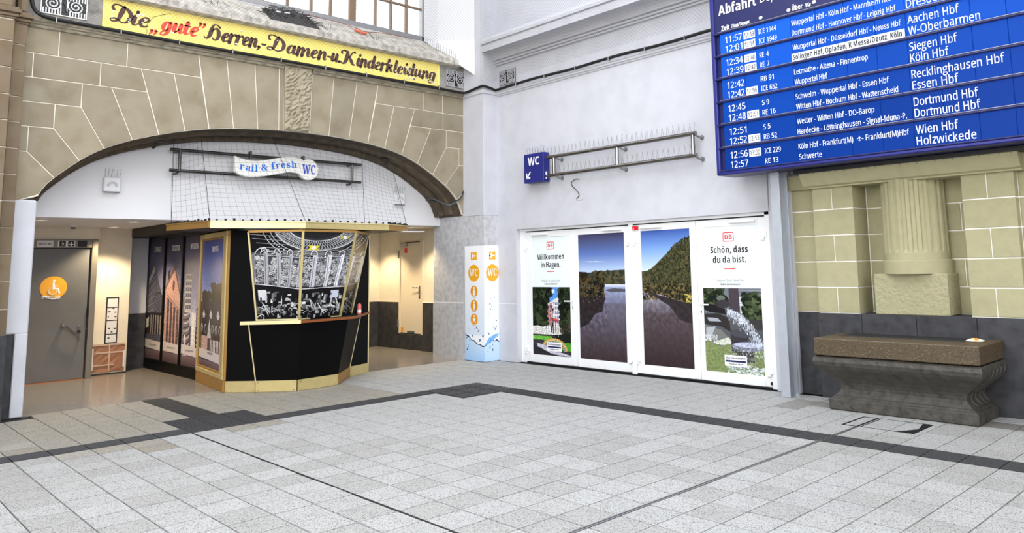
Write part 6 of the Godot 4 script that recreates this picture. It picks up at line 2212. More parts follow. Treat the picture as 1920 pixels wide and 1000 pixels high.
func small_things() -> void:
	grille(FL(0.006), -6.66, 4.795, 0.49, 0.29, M.white_ink, M.ink, "white spiral vent grille left of the yellow sign")
	grille(FL(0.006), -0.68, 4.785, 0.40, 0.30, M.grille_pale, M.ink, "dark spiral vent grille right of the yellow sign")
	grille(FR(0.003), 0.66, 4.765, 0.43, 0.255, M.grille_pale, M.ink, "dark spiral vent grille on the white wall under the cornice")
	# two square wall lamps on the infill wall
	for q in [[5.62, "small white square wall speaker left of the tube rack"], [1.19, "small white square wall speaker right of the tube rack behind the net"]]:
		var z: float = q[0]
		var s := thing("wall_speaker", q[1], "wall speaker", Vector3(-0.72, 2.70, z), "square wall speakers on the infill wall")
		put("box", bx(Vector3(-0.725, 2.70, z - 0.1), Vector3(-0.64, 2.90, z + 0.1), 0.012), M.white_plain, s)
		var h := MB.new()
		h.xf = FL(-0.639)
		var p := PackedVector2Array()
		for i in 13:
			p.append(Vector2(-z + cos(PI * i / 12.0) * 0.068, 2.775 + sin(PI * i / 12.0) * 0.068))
		for i in 9:
			p.append(Vector2(-z - cos(PI * i / 8.0) * 0.035, 2.775 + sin(PI * i / 8.0) * 0.035))
		h.prism(p, 0.0, 0.006)
		put("hood", h, M.concrete, s)
		put("under_edge", bx(Vector3(-0.66, 2.694, z - 0.095), Vector3(-0.636, 2.702, z + 0.095)), M.ink_grey, s)
		var sp := MB.new()
		for i in 6:
			var b := Vector3(-0.67, 2.90, z - 0.085 + 0.034 * i)
			sp.tube([b, b + Vector3(0.01, 0.115, -0.02 + 0.012 * (i % 3))], 0.0022, 3)
		put("bird_spikes", sp, M.iron, s, "stuff")
	# net edge cable: along the left wall, round the pillar, along the right wall to the board
	var cb := thing("net_cable", "thick black cable running along the mouldings of both walls and round the corner pillar", "cable", Vector3(0.1, 4.68, 3.0))
	var pts := [Vector3(0.1, 5.4, 6.765), Vector3(0.1, 5.0, 6.765), Vector3(0.1, 4.86, 6.755), Vector3(0.1, 4.77, 6.71), Vector3(0.1, 4.728, 6.62), Vector3(0.1, 4.715, 6.4), Vector3(0.1, 4.71, 5.8), Vector3(0.1, 4.70, 5.0), Vector3(0.1, 4.70, 4.0), Vector3(0.1, 4.70, 3.0), Vector3(0.1, 4.695, 2.0), Vector3(0.1, 4.69, 1.0), Vector3(0.12, 4.675, 0.45), Vector3(0.2, 4.685, 0.36), Vector3(0.45, 4.715, 0.345), Vector3(0.58, 4.725, 0.34), Vector3(0.615, 4.725, 0.30), Vector3(0.62, 4.705, 0.16), Vector3(0.63, 4.685, 0.08), Vector3(0.72, 4.682, 0.075)]
	for i in 10:
		pts.append(Vector3(1.2 + i * 0.5, 4.695 + 0.008 * sin(i * 1.7), 0.075))
	put("cable", tube_of(smooth(pts, 4), 0.023, 8), M.cable, cb)
	var cl := MB.new()
	for i in 9:
		cl.box(Vector3(0.06, 4.665, 0.9 + 0.7 * i), Vector3(0.13, 4.735, 0.915 + 0.7 * i), 0.003)
	for i in 6:
		cl.box(Vector3(1.2 + 0.72 * i, 4.66, 0.04), Vector3(1.215 + 0.72 * i, 4.72, 0.105), 0.003)
	put("clip", cl, M.steel_dull, cb)
	# fine bird nets hanging above the cable
	var bn := thing("bird_net", "fine pale bird net hanging above the cable in front of the yellow sign and window", "net", Vector3(0.12, 4.7, 3.5))
	put("mesh", diamond(FL(0.15), -6.74, 4.73, -0.96, 6.4, 0.055), M.net_pale, bn, "stuff")
	var ux := Vector3(0.68, 0, -0.64).normalized()
	var sf := Transform3D(Basis(ux, Vector3.UP, ux.cross(Vector3.UP)), Vector3(-0.34, 0, 0.93) + ux.cross(Vector3.UP) * 0.03)
	put("mesh", diamond(sf, 0.02, 5.62, 0.92, 6.6, 0.055), M.net_pale, bn, "stuff")
	var bn2 := thing("bird_net", "fine pale bird net hanging above the cable in front of the white cornice", "net", Vector3(3, 4.7, 0.42))
	put("mesh", diamond(FR(0.40), 0.62, 4.72, 5.55, 6.4, 0.055), M.net_pale, bn2, "stuff")
	# nest heap, spikes and litter on the sill
	var ne := thing("nest_heap", "dark heap of nest twigs and feathers on the window sill", "bird nest", Vector3(-0.1, 5.45, 3.45))
	var r := RandomNumberGenerator.new()
	r.seed = 21
	var hp := MB.new()
	var tw := MB.new()
	for i in 130:
		var c := Vector3(-0.12 + r.randf_range(-0.13, 0.12), 0, 3.47 + r.randf_range(-0.40, 0.42))
		var e := 1.0 - pow((c.z - 3.47) / 0.43, 2.0)
		c.y = 5.29 + (0.10 - c.x) * 0.77 * 0.9 + r.randf_range(0.0, 0.13) * e
		var d := Vector3(r.randf_range(-0.07, 0.07), r.randf_range(-0.02, 0.03), r.randf_range(-0.13, 0.13))
		tw.tube([c - d, c, c + d * 0.9 + Vector3(0, 0.01, 0.02)], r.randf_range(0.003, 0.007), 4)
	for j in 6:
		for i in 14:
			pass
	var gg := []
	for j in 8:
		var row := []
		for i in 16:
			var zz := 3.07 + 0.80 * i / 15.0
			var xx := -0.27 + 0.34 * j / 7.0
			var e2 := maxf(0.0, 1.0 - pow((zz - 3.47) / 0.4, 2.0)) * sin(PI * clampf(j / 7.0, 0.02, 0.98))
			row.append(Vector3(xx, 5.27 + (0.105 - xx) * 0.77 + e2 * (0.10 + r.randf_range(0.0, 0.05)), zz))
		gg.append(row)
	for j in 7:
		for i in 15:
			hp.quad(gg[j + 1][i], gg[j][i], gg[j][i + 1], gg[j + 1][i + 1])
	put("heap", hp, M.nest, ne)
	put("twigs", tw, M.nest, ne, "stuff")
	var ft := MB.new()
	for q in [[3.70, 0.02], [3.52, -0.08], [3.58, 0.05], [4.02, 0.0]]:
		ft.box(Vector3(q[1], 5.44, q[0]), Vector3(q[1] + 0.04, 5.455, q[0] + 0.07), 0.003)
	put("feathers", ft, M.white_ink, ne, "stuff")
	var ss := thing("sill_spikes", "loose bird spikes and wires along the dirty window sill", "bird spikes", Vector3(0, 5.3, 2.0))
	var sp2 := MB.new()
	for i in 16:
		var f := i / 15.0
		var b := Vector3(-0.26, 5.56, 0.98).lerp(Vector3(0.10, 5.27, 0.55), f)
		sp2.tube([b, b + Vector3(0.015, 0.13, 0.01 * (i % 3 - 1))], 0.003, 3)
	for q in [[2.95, 0.0], [2.90, -0.02], [2.1, 0.0], [2.05, -0.03], [4.62, 0.0], [4.70, -0.03]]:
		var b2 := Vector3(0.04 + q[1], 5.30, q[0])
		sp2.tube([b2, b2 + Vector3(-0.08, 0.16, 0.10)], 0.004, 3)
		sp2.tube([b2, b2 + Vector3(-0.02, 0.15, -0.03)], 0.003, 3)
	put("spikes", sp2, M.iron, ss, "stuff")
	put("wire", tube_of(smooth([Vector3(-0.28, 5.62, 3.2), Vector3(-0.26, 5.60, 2.7), Vector3(-0.2, 5.55, 2.35), Vector3(-0.15, 5.50, 2.2), Vector3(-0.22, 5.57, 1.8), Vector3(-0.28, 5.60, 1.2)]), 0.006, 5), M.copper, ss)
	var op := thing("orange_clip", "small orange plastic piece lying on the sill below the window", "plastic piece", Vector3(-0.1, 5.46, 2.28))
	var om := MB.new()
	om.tube(smooth([Vector3(-0.14, 5.49, 2.38), Vector3(-0.08, 5.455, 2.33), Vector3(-0.07, 5.445, 2.25), Vector3(-0.1, 5.46, 2.2)]), 0.02, 6)
	put("clip", om, plain(Color(0.9, 0.4, 0.25), 0.5), op)
	# cables across the right haunch of the arch, hook under the crown
	var ac := thing("arch_cables", "twisted cables crossing the right haunch of the stone arch", "cable", Vector3(0, 2.75, 0.5))
	put("cable", tube_of(smooth([Vector3(0.03, 2.90, 0.33), Vector3(0.03, 2.80, 0.38), Vector3(0.02, 2.72, 0.50), Vector3(-0.02, 2.67, 0.62), Vector3(-0.25, 2.74, 0.62), Vector3(-0.5, 2.82, 0.62), Vector3(-0.70, 2.80, 0.62)]), 0.011, 6), M.ink_grey, ac)
	put("cable", tube_of(smooth([Vector3(0.035, 2.93, 0.33), Vector3(0.03, 2.79, 0.40), Vector3(0.02, 2.74, 0.52), Vector3(-0.04, 2.66, 0.60), Vector3(-0.3, 2.74, 0.60), Vector3(-0.7, 2.82, 0.61)]), 0.009, 6), M.iron, ac)
	for q in [[5.20, "black hook hanging under the arch left of the net"], [1.62, "black hook hanging under the arch right of the wave sign"]]:
		var z: float = q[0]
		var h := thing("arch_hook", q[1], "hook", Vector3(-0.36, arch_y(z) - 0.16, z))
		put("stem", tube_of(smooth([Vector3(-0.36, arch_y(z) - 0.03, z), Vector3(-0.36, arch_y(z) - 0.11, z), Vector3(-0.36, arch_y(z) - 0.15, z + 0.03), Vector3(-0.36, arch_y(z) - 0.11, z + 0.05)]), 0.012, 6), M.iron, h)
		put("plate", bx(Vector3(-0.40, arch_y(z) - 0.065, z - 0.10), Vector3(-0.32, arch_y(z) - 0.035, z + 0.10), 0.005), M.iron, h)


func diamond(fr: Transform3D, u0: float, v0: float, u1: float, v1: float, pitch: float) -> MB:
	var m := MB.new()
	m.xf = fr
	var h := v1 - v0
	for dir in [1.0, -1.0]:
		var n := int((u1 - u0 + h) / pitch)
		for i in n:
			var a := Vector2(u0 - (h if dir > 0 else 0.0) + i * pitch, v0)
			var b := a + Vector2(h, h)
			if dir < 0:
				a = Vector2(u0 + i * pitch, v0)
				b = a + Vector2(-h, h)
			# clip to the sides
			var ta := 0.0
			var tb := 1.0
			for s in [u0, u1]:
				var t: float = (s - a.x) / (b.x - a.x)
				if t > 0.0 and t < 1.0:
					if (a.x < u0 and s == u0) or (a.x > u1 and s == u1):
						ta = maxf(ta, t)
					elif (b.x < u0 and s == u0) or (b.x > u1 and s == u1):
						tb = minf(tb, t)
			if tb - ta < 0.01 or (a.x <= u0 and b.x <= u0) or (a.x >= u1 and b.x >= u1):
				continue
			var p := a.lerp(b, ta)
			var q := a.lerp(b, tb)
			m.tube([Vector3(p.x, p.y, 0), Vector3(q.x, q.y, 0)], 0.0011, 3, false)
	return m


func grille(fr: Transform3D, u: float, v: float, w: float, h: float, bars: Material, hole: Material, label: String) -> void:
	# an ornamental vent: two spirals and a zigzag between upright bars
	var o := thing("vent_grille", label, "vent grille", fr * Vector3(u + w / 2.0, v, 0.0), "spiral vent grilles above the mouldings")
	var b := MB.new()
	b.xf = fr
	b.box(Vector3(u, v, -0.004), Vector3(u + w, v + h, 0.003))
	put("dark_opening", b, hole, o)
	var m := MB.new()
	m.xf = fr
	var t := 0.012
	for q in [[u, v, u + w, v + t], [u, v + h - t, u + w, v + h], [u, v, u + t, v + h], [u + w - t, v, u + w, v + h]]:
		m.box(Vector3(q[0], q[1], 0.0), Vector3(q[2], q[3], 0.016), 0.002)
	var fo := put("frame", m, bars, o)
	var n := 15
	for i in n:
		var x := u + t + (w - 2 * t) * (i + 0.5) / n
		if absf(float(i) - (n - 1) / 2.0) <= 1.5:
			continue
		for q in [[v + t, v + h * 0.27], [v + h * 0.73, v + h - t]]:
			var bm := MB.new()
			bm.xf = fr
			bm.box(Vector3(x - 0.0065, q[0], 0.002), Vector3(x + 0.0065, q[1], 0.012))
			put("bar", bm, bars, o)
	for s in [0.25, 0.75]:
		var c := Vector3(u + w * s, v + h * 0.5, 0.008)
		var pts := []
		for i in 34:
			var a := i / 33.0 * TAU * 2.1
			var r := h * (0.04 + 0.27 * i / 33.0)
			pts.append(c + Vector3(cos(a) * r * (1.0 if s < 0.5 else -1.0), sin(a) * r, 0))
		var sp := MB.new()
		sp.xf = fr
		sp.tube(pts, 0.0085, 5)
		put("spiral", sp, bars, o)
	var z := MB.new()
	z.xf = fr
	var cx := u + w * 0.5
	z.tube([Vector3(cx - w * 0.07, v + t, 0.008), Vector3(cx - w * 0.07, v + h * 0.8, 0.008), Vector3(cx + w * 0.06, v + h * 0.2, 0.008), Vector3(cx + w * 0.06, v + h - t, 0.008)], 0.0085, 5)
	z.tube([Vector3(cx - w * 0.12, v + h * 0.86, 0.008), Vector3(cx + w * 0.12, v + h * 0.86, 0.008)], 0.007, 5)
	put("zigzag", z, bars, o)


# ---------------------------------------------------------------- printed pictures

func c8(r: int, g: int, b: int) -> Color:
	return Color(r / 255.0, g / 255.0, b / 255.0)


func rnd(s: int) -> RandomNumberGenerator:
	var r := RandomNumberGenerator.new()
	r.seed = s
	return r


func art_river_low() -> ImageTexture:
	var p := Paint.new(256, 512, c8(60, 55, 70))
	p.grad(0, 0, 1, 0.16, c8(70, 68, 98), c8(96, 122, 186))
	p.grad(0, 0.16, 1, 0.31, c8(96, 122, 186), c8(196, 216, 244))
	for i in 7:
		p.line(Vector2(0.12 + 0.04 * i, 0.222 + 0.002 * (i % 3)), Vector2(0.3 + 0.045 * i, 0.228), 2, c8(206, 218, 240))
	p.grad(0, 0.415, 1, 0.55, c8(160, 172, 206), c8(116, 116, 142))
	p.grad(0, 0.55, 1, 1.0, c8(110, 106, 124), c8(62, 50, 52))
	p.grain(0, 0.42, 1, 1, 0.10, 0.03, 4)
	p.poly([Vector2(0.1, 0.34), Vector2(0.35, 0.305), Vector2(0.7, 0.295), Vector2(1, 0.29), Vector2(1, 0.415), Vector2(0.3, 0.41)], c8(66, 68, 54))
	p.blobs(rnd(2), 0.3, 0.30, 1.0, 0.40, 260, 0.035, [c8(82, 82, 58), c8(54, 58, 46), c8(96, 88, 58), c8(44, 48, 42)])
	p.grad(0.55, 0.405, 1.0, 0.425, c8(222, 226, 244), c8(180, 190, 222))
	p.poly([Vector2(0.55, 0.45), Vector2(0.75, 0.435), Vector2(1, 0.44), Vector2(1, 0.46), Vector2(0.7, 0.465)], c8(86, 84, 92))
	var dark := [c8(38, 34, 26), c8(62, 54, 36), c8(92, 74, 44), c8(30, 32, 28), c8(74, 70, 46)]
	p.blobs(rnd(3), 0.0, 0.36, 0.52, 0.52, 620, 0.055, dark)
	p.blobs(rnd(4), 0.0, 0.315, 0.17, 0.42, 120, 0.05, dark)
	p.blobs(rnd(5), 0.34, 0.315, 0.52, 0.42, 130, 0.045, dark)
	p.poly([Vector2(0, 0.51), Vector2(0.58, 0.5), Vector2(0.5, 0.62), Vector2(0.34, 0.64), Vector2(0.2, 0.72), Vector2(0, 0.76)], c8(48, 42, 44))
	p.grain(0, 0.5, 0.6, 0.78, 0.25, 0.04, 6)
	p.blobs(rnd(7), 0.0, 0.40, 0.5, 0.55, 70, 0.02, [c8(20, 20, 20), c8(96, 88, 74)])
	return p.tex()


func art_river_hill() -> ImageTexture:
	var p := Paint.new(256, 512, c8(50, 44, 50))
	p.grad(0, 0, 1, 0.14, c8(70, 100, 176), c8(128, 166, 226))
	p.grad(0, 0.14, 1, 0.33, c8(128, 166, 226), c8(222, 236, 250))
	p.grad(0, 0.46, 1, 0.62, c8(160, 158, 172), c8(92, 84, 92))
	p.grad(0, 0.62, 1, 1, c8(88, 78, 82), c8(56, 44, 46))
	p.grain(0, 0.46, 1, 1, 0.10, 0.03, 9)
	p.poly([Vector2(0, 0.305), Vector2(0.15, 0.30), Vector2(0.3, 0.255), Vector2(0.5, 0.185), Vector2(0.75, 0.12), Vector2(1, 0.055), Vector2(1, 0.55), Vector2(0.6, 0.50), Vector2(0.0, 0.44)], c8(78, 76, 50))
	var cols := [c8(66, 68, 42), c8(46, 50, 32), c8(86, 82, 52), c8(34, 38, 28), c8(100, 90, 64), c8(58, 64, 40)]
	var r := rnd(12)
	for i in 3600:
		var x := r.randf()
		var top := lerpf(0.315, 0.065, x) + 0.03 * sin(x * 6.0)
		var bot := lerpf(0.43, 0.54, x)
		var y := lerpf(top, bot, r.randf())
		var s := r.randf_range(0.006, 0.018)
		p.ell(x, y, s, s * 0.5, cols[r.randi() % 6])
	p.blobs(rnd(13), 0.0, 0.40, 1.0, 0.52, 420, 0.024, [c8(34, 34, 26), c8(126, 104, 68), c8(92, 82, 50), c8(42, 42, 32)])
	p.blobs(rnd(14), 0.86, 0.47, 1.0, 0.53, 30, 0.02, [c8(200, 176, 90), c8(160, 150, 80)])
	p.poly([Vector2(0, 0.44), Vector2(0.3, 0.48), Vector2(1, 0.545), Vector2(1, 0.68), Vector2(0.75, 0.66), Vector2(0.55, 0.56), Vector2(0.15, 0.47)], c8(54, 48, 50))
	p.grain(0, 0.45, 1, 0.7, 0.18, 0.04, 15)
	return p.tex()


func art_statue() -> ImageTexture:
	var p := Paint.new(224, 272, c8(30, 34, 28))
	p.rect(0.46, 0, 0.76, 0.45, c8(90, 150, 236))
	p.ell(0.54, 0.06, 0.06, 0.03, c8(220, 232, 250))
	# pale red building
	p.poly([Vector2(0.34, 0.27), Vector2(0.66, 0.15), Vector2(0.78, 0.2), Vector2(0.78, 0.58), Vector2(0.36, 0.58)], c8(236, 228, 232))
	p.poly([Vector2(0.30, 0.33), Vector2(0.5, 0.22), Vector2(0.5, 0.58), Vector2(0.30, 0.58)], c8(214, 138, 122))
	p.poly([Vector2(0.46, 0.44), Vector2(0.9, 0.5), Vector2(0.9, 0.56), Vector2(0.46, 0.48)], c8(224, 80, 70))
	for i in 5:
		for j in 5:
			p.rect(0.33 + 0.045 * i, 0.27 + 0.062 * j, 0.355 + 0.045 * i, 0.305 + 0.062 * j, c8(86, 92, 118))
			p.rect(0.56 + 0.042 * i, 0.22 + 0.066 * j, 0.582 + 0.042 * i, 0.26 + 0.066 * j, c8(92, 112, 160))
	p.rect(0, 0.56, 1, 0.72, c8(222, 218, 214))
	p.rect(0.35, 0.60, 0.55, 0.66, c8(240, 240, 240))
	for i in 7:
		p.rect(0.36 + 0.06 * i, 0.48, 0.375 + 0.06 * i, 0.66, c8(70, 62, 60))
	var tree := [c8(16, 20, 14), c8(36, 46, 28), c8(26, 32, 22), c8(58, 70, 44)]
	p.blobs(rnd(31), 0.0, 0.0, 0.36, 0.55, 330, 0.08, tree)
	p.blobs(rnd(32), 0.42, 0.0, 0.5, 0.12, 20, 0.06, tree)
	p.blobs(rnd(33), 0.74, 0.0, 1.0, 0.56, 320, 0.075, tree)
	p.blobs(rnd(34), 0.76, 0.56, 1.0, 0.68, 60, 0.06, [c8(60, 64, 44), c8(40, 44, 34), c8(90, 70, 60)])
	p.rect(0, 0.70, 1, 1, c8(60, 56, 58))
	p.rect(0.0, 0.72, 0.5, 0.78, c8(110, 180, 70))
	p.rect(0.3, 0.78, 1, 0.92, c8(84, 156, 52))
	p.poly([Vector2(0.55, 0.7), Vector2(1, 0.66), Vector2(1, 0.80), Vector2(0.75, 0.8)], c8(30, 34, 30))
	for k in 6:
		p.arc(0.56, 0.92, 0.33 - 0.016 * k, 0.165 - 0.012 * k, PI, TAU, 4.0, [c8(196, 150, 92), c8(220, 176, 100), c8(210, 190, 120), c8(150, 160, 120), c8(120, 140, 170), c8(190, 120, 90)][k])
	p.poly([Vector2(0.1, 0.83), Vector2(0.3, 0.85), Vector2(0.62, 0.93), Vector2(1, 0.98), Vector2(1, 1), Vector2(0.4, 0.97), Vector2(0.12, 0.89)], c8(196, 196, 208))
	p.poly([Vector2(0, 0.86), Vector2(0.2, 0.9), Vector2(0.6, 1), Vector2(0, 1)], c8(48, 44, 50))
	# slim figure
	p.line(Vector2(0.5, 0.66), Vector2(0.52, 0.52), 4, c8(38, 30, 30))
	p.line(Vector2(0.55, 0.67), Vector2(0.53, 0.52), 4, c8(38, 30, 30))
	p.line(Vector2(0.525, 0.54), Vector2(0.53, 0.36), 5, c8(38, 30, 30))
	p.line(Vector2(0.53, 0.4), Vector2(0.49, 0.2), 3, c8(38, 30, 30))
	p.ell(0.535, 0.33, 0.022, 0.022, c8(38, 30, 30))
	p.line(Vector2(0.68, 0.72), Vector2(0.68, 0.4), 2, c8(210, 200, 190))
	p.grain(0, 0, 1, 1, 0.35, 0.12, 36)
	return p.tex()


func art_fountain() -> ImageTexture:
	var p := Paint.new(224, 272, c8(86, 90, 92))
	p.rect(0, 0, 1, 0.3, c8(116, 122, 130))
	p.rect(0.66, 0.04, 1, 0.2, c8(90, 92, 104))
	for i in 7:
		p.line(Vector2(0.5, 0.02 + 0.045 * i), Vector2(1, 0.03 + 0.045 * i), 2, c8(160, 164, 172))
	p.rect(0.61, 0.1, 0.7, 0.42, c8(210, 212, 218))
	for i in 10:
		p.line(Vector2(0.61, 0.12 + 0.03 * i), Vector2(0.7, 0.12 + 0.03 * i), 1, c8(140, 140, 150))
	p.poly([Vector2(0.45, 0.0), Vector2(0.62, 0.0), Vector2(0.64, 0.36), Vector2(0.46, 0.34)], c8(74, 66, 72))
	var tree := [c8(40, 50, 34), c8(66, 78, 52), c8(28, 36, 26), c8(92, 104, 70)]
	p.blobs(rnd(41), 0.0, 0.0, 0.34, 0.22, 170, 0.06, tree)
	p.blobs(rnd(42), 0.70, 0.06, 1.0, 0.36, 220, 0.06, tree)
	p.rect(0.86, 0.34, 0.9, 0.5, c8(50, 42, 40))
	p.rect(0.68, 0.36, 1, 0.48, c8(64, 62, 60))
	# pool
	p.poly([Vector2(0, 0.62), Vector2(0.45, 0.6), Vector2(1, 0.64), Vector2(1, 1), Vector2(0, 1)], c8(126, 140, 90))
	p.poly([Vector2(0.0, 0.44), Vector2(0.3, 0.5), Vector2(0.46, 0.62), Vector2(0.3, 0.7), Vector2(0, 0.62)], c8(120, 122, 118))
	p.poly([Vector2(0.03, 0.48), Vector2(0.2, 0.46), Vector2(0.12, 0.58), Vector2(0.02, 0.6)], c8(176, 180, 186))
	p.poly([Vector2(0.12, 0.66), Vector2(0.42, 0.58), Vector2(0.48, 0.66), Vector2(0.3, 0.68)], c8(206, 210, 196))
	# bronze leaves and basins
	p.poly([Vector2(0, 0.18), Vector2(0.2, 0.2), Vector2(0.42, 0.26), Vector2(0.4, 0.31), Vector2(0.1, 0.29), Vector2(0, 0.26)], c8(36, 34, 36))
	p.poly([Vector2(0, 0.32), Vector2(0.24, 0.3), Vector2(0.44, 0.36), Vector2(0.46, 0.52), Vector2(0.3, 0.46), Vector2(0, 0.44)], c8(54, 50, 50))
	p.poly([Vector2(0.05, 0.355), Vector2(0.24, 0.36), Vector2(0.3, 0.4), Vector2(0.08, 0.40)], c8(168, 172, 182))
	p.ell(0.33, 0.15, 0.12, 0.075, c8(40, 38, 40))
	p.ell(0.31, 0.12, 0.075, 0.035, c8(104, 112, 100))
	p.ell(0.34, 0.19, 0.125, 0.05, c8(60, 58, 60))
	p.line(Vector2(0.24, 0.2), Vector2(0.2, 0.14), 3, c8(40, 38, 40))
	p.rect(0.46, 0.5, 0.74, 0.76, c8(60, 58, 62))
	p.rect(0.56, 0.72, 0.84, 0.86, c8(70, 72, 66))
	p.ell(0.66, 0.53, 0.2, 0.05, c8(76, 76, 84))
	p.ell(0.74, 0.68, 0.28, 0.055, c8(122, 124, 140))
	p.ell(0.74, 0.665, 0.24, 0.03, c8(186, 192, 214))
	# falling water
	var r := rnd(44)
	for i in 900:
		var t := r.randf()
		var q := Vector2(lerpf(0.40, 0.97, t), 0.25 + 0.36 * t * t + 0.02 * t)
		q += Vector2(r.randf_range(-0.03, 0.06), r.randf_range(0.0, 0.10 + 0.2 * t) * r.randf())
		var L := 0.008 + 0.02 * r.randf()
		p.line(q, q + Vector2(0.002, L), 1, [c8(250, 252, 255), c8(214, 222, 236), c8(186, 196, 216)][r.randi() % 3])
	for i in 520:
		var q := Vector2(r.randf_range(0.43, 0.9), r.randf_range(0.68, 0.98))
		p.line(q, q + Vector2(0.0, 0.012), 1, [c8(240, 244, 250), c8(200, 208, 214), c8(52, 56, 50)][r.randi() % 3])
	for i in 160:
		var q := Vector2(r.randf_range(0.36, 0.98), r.randf_range(0.9, 1.0))
		p.line(q, q + Vector2(0.03, 0.0), 2, [c8(236, 242, 246), c8(170, 186, 190)][r.randi() % 2])
	for i in 120:
		var q := Vector2(r.randf_range(0.0, 0.22), r.randf_range(0.56, 0.64))
		p.line(q, q + Vector2(0.01, 0.01), 1, c8(240, 244, 248))
	p.grain(0, 0.6, 1, 1, 0.18, 0.08, 45)
	return p.tex()


func art_splash(side: int) -> ImageTexture:
	var p := Paint.new(128, 512, c8(250, 252, 255))
	p.grad(0, 0.3, 1, 0.78, c8(250, 252, 255), c8(222, 236, 252) if side == 0 else c8(244, 250, 255))
	var line := func(x: float) -> float:
		return (0.775 + 0.10 * sin(x * 1.45) + 0.004 * sin(x * 23.0)) if side == 0 else (0.872 - 0.05 * x - 0.02 * sin(x * 4.0) + 0.005 * sin(x * 21.0))
	for x in 128:
		var u := x / 128.0
		var y: float = line.call(u)
		for k in range(int(y * 512), 512):
			var t := (k / 512.0 - y) / (1.0 - y)
			p.im.set_pixel(x, k, c8(206, 230, 253).lerp(c8(168, 208, 250), t if side == 0 else t * 0.3))
		var th := 3 + int(4 * absf(sin(u * 9.0)))
		for k in th:
			var yy := int(y * 512) - k
			p.im.set_pixel(x, clampi(yy, 0, 511), c8(24, 34, 78) if k < th - 1 else c8(80, 110, 170))
	if side == 1:
		p.poly([Vector2(0, 0.86), Vector2(0.3, 0.80), Vector2(0.7, 0.775), Vector2(1, 0.77), Vector2(0.9, 0.79), Vector2(0.5, 0.835), Vector2(0.2, 0.86)], c8(128, 186, 244))
	var r := rnd(50 + side)
	for i in 26:
		var x := r.randf_range(0.05, 0.95)
		var y := r.randf_range(0.70, 0.92) if i > 9 else r.randf_range(0.42, 0.7)
		if side == 0 and y < 0.7:
			continue
		var s := r.randf_range(0.012, 0.038)
		p.ell(x, y, s, s * 0.27, c8(36, 48, 92))
		p.ell(x - s * 0.2, y - s * 0.06, s * 0.5, s * 0.12, c8(170, 200, 240))
	return p.tex()


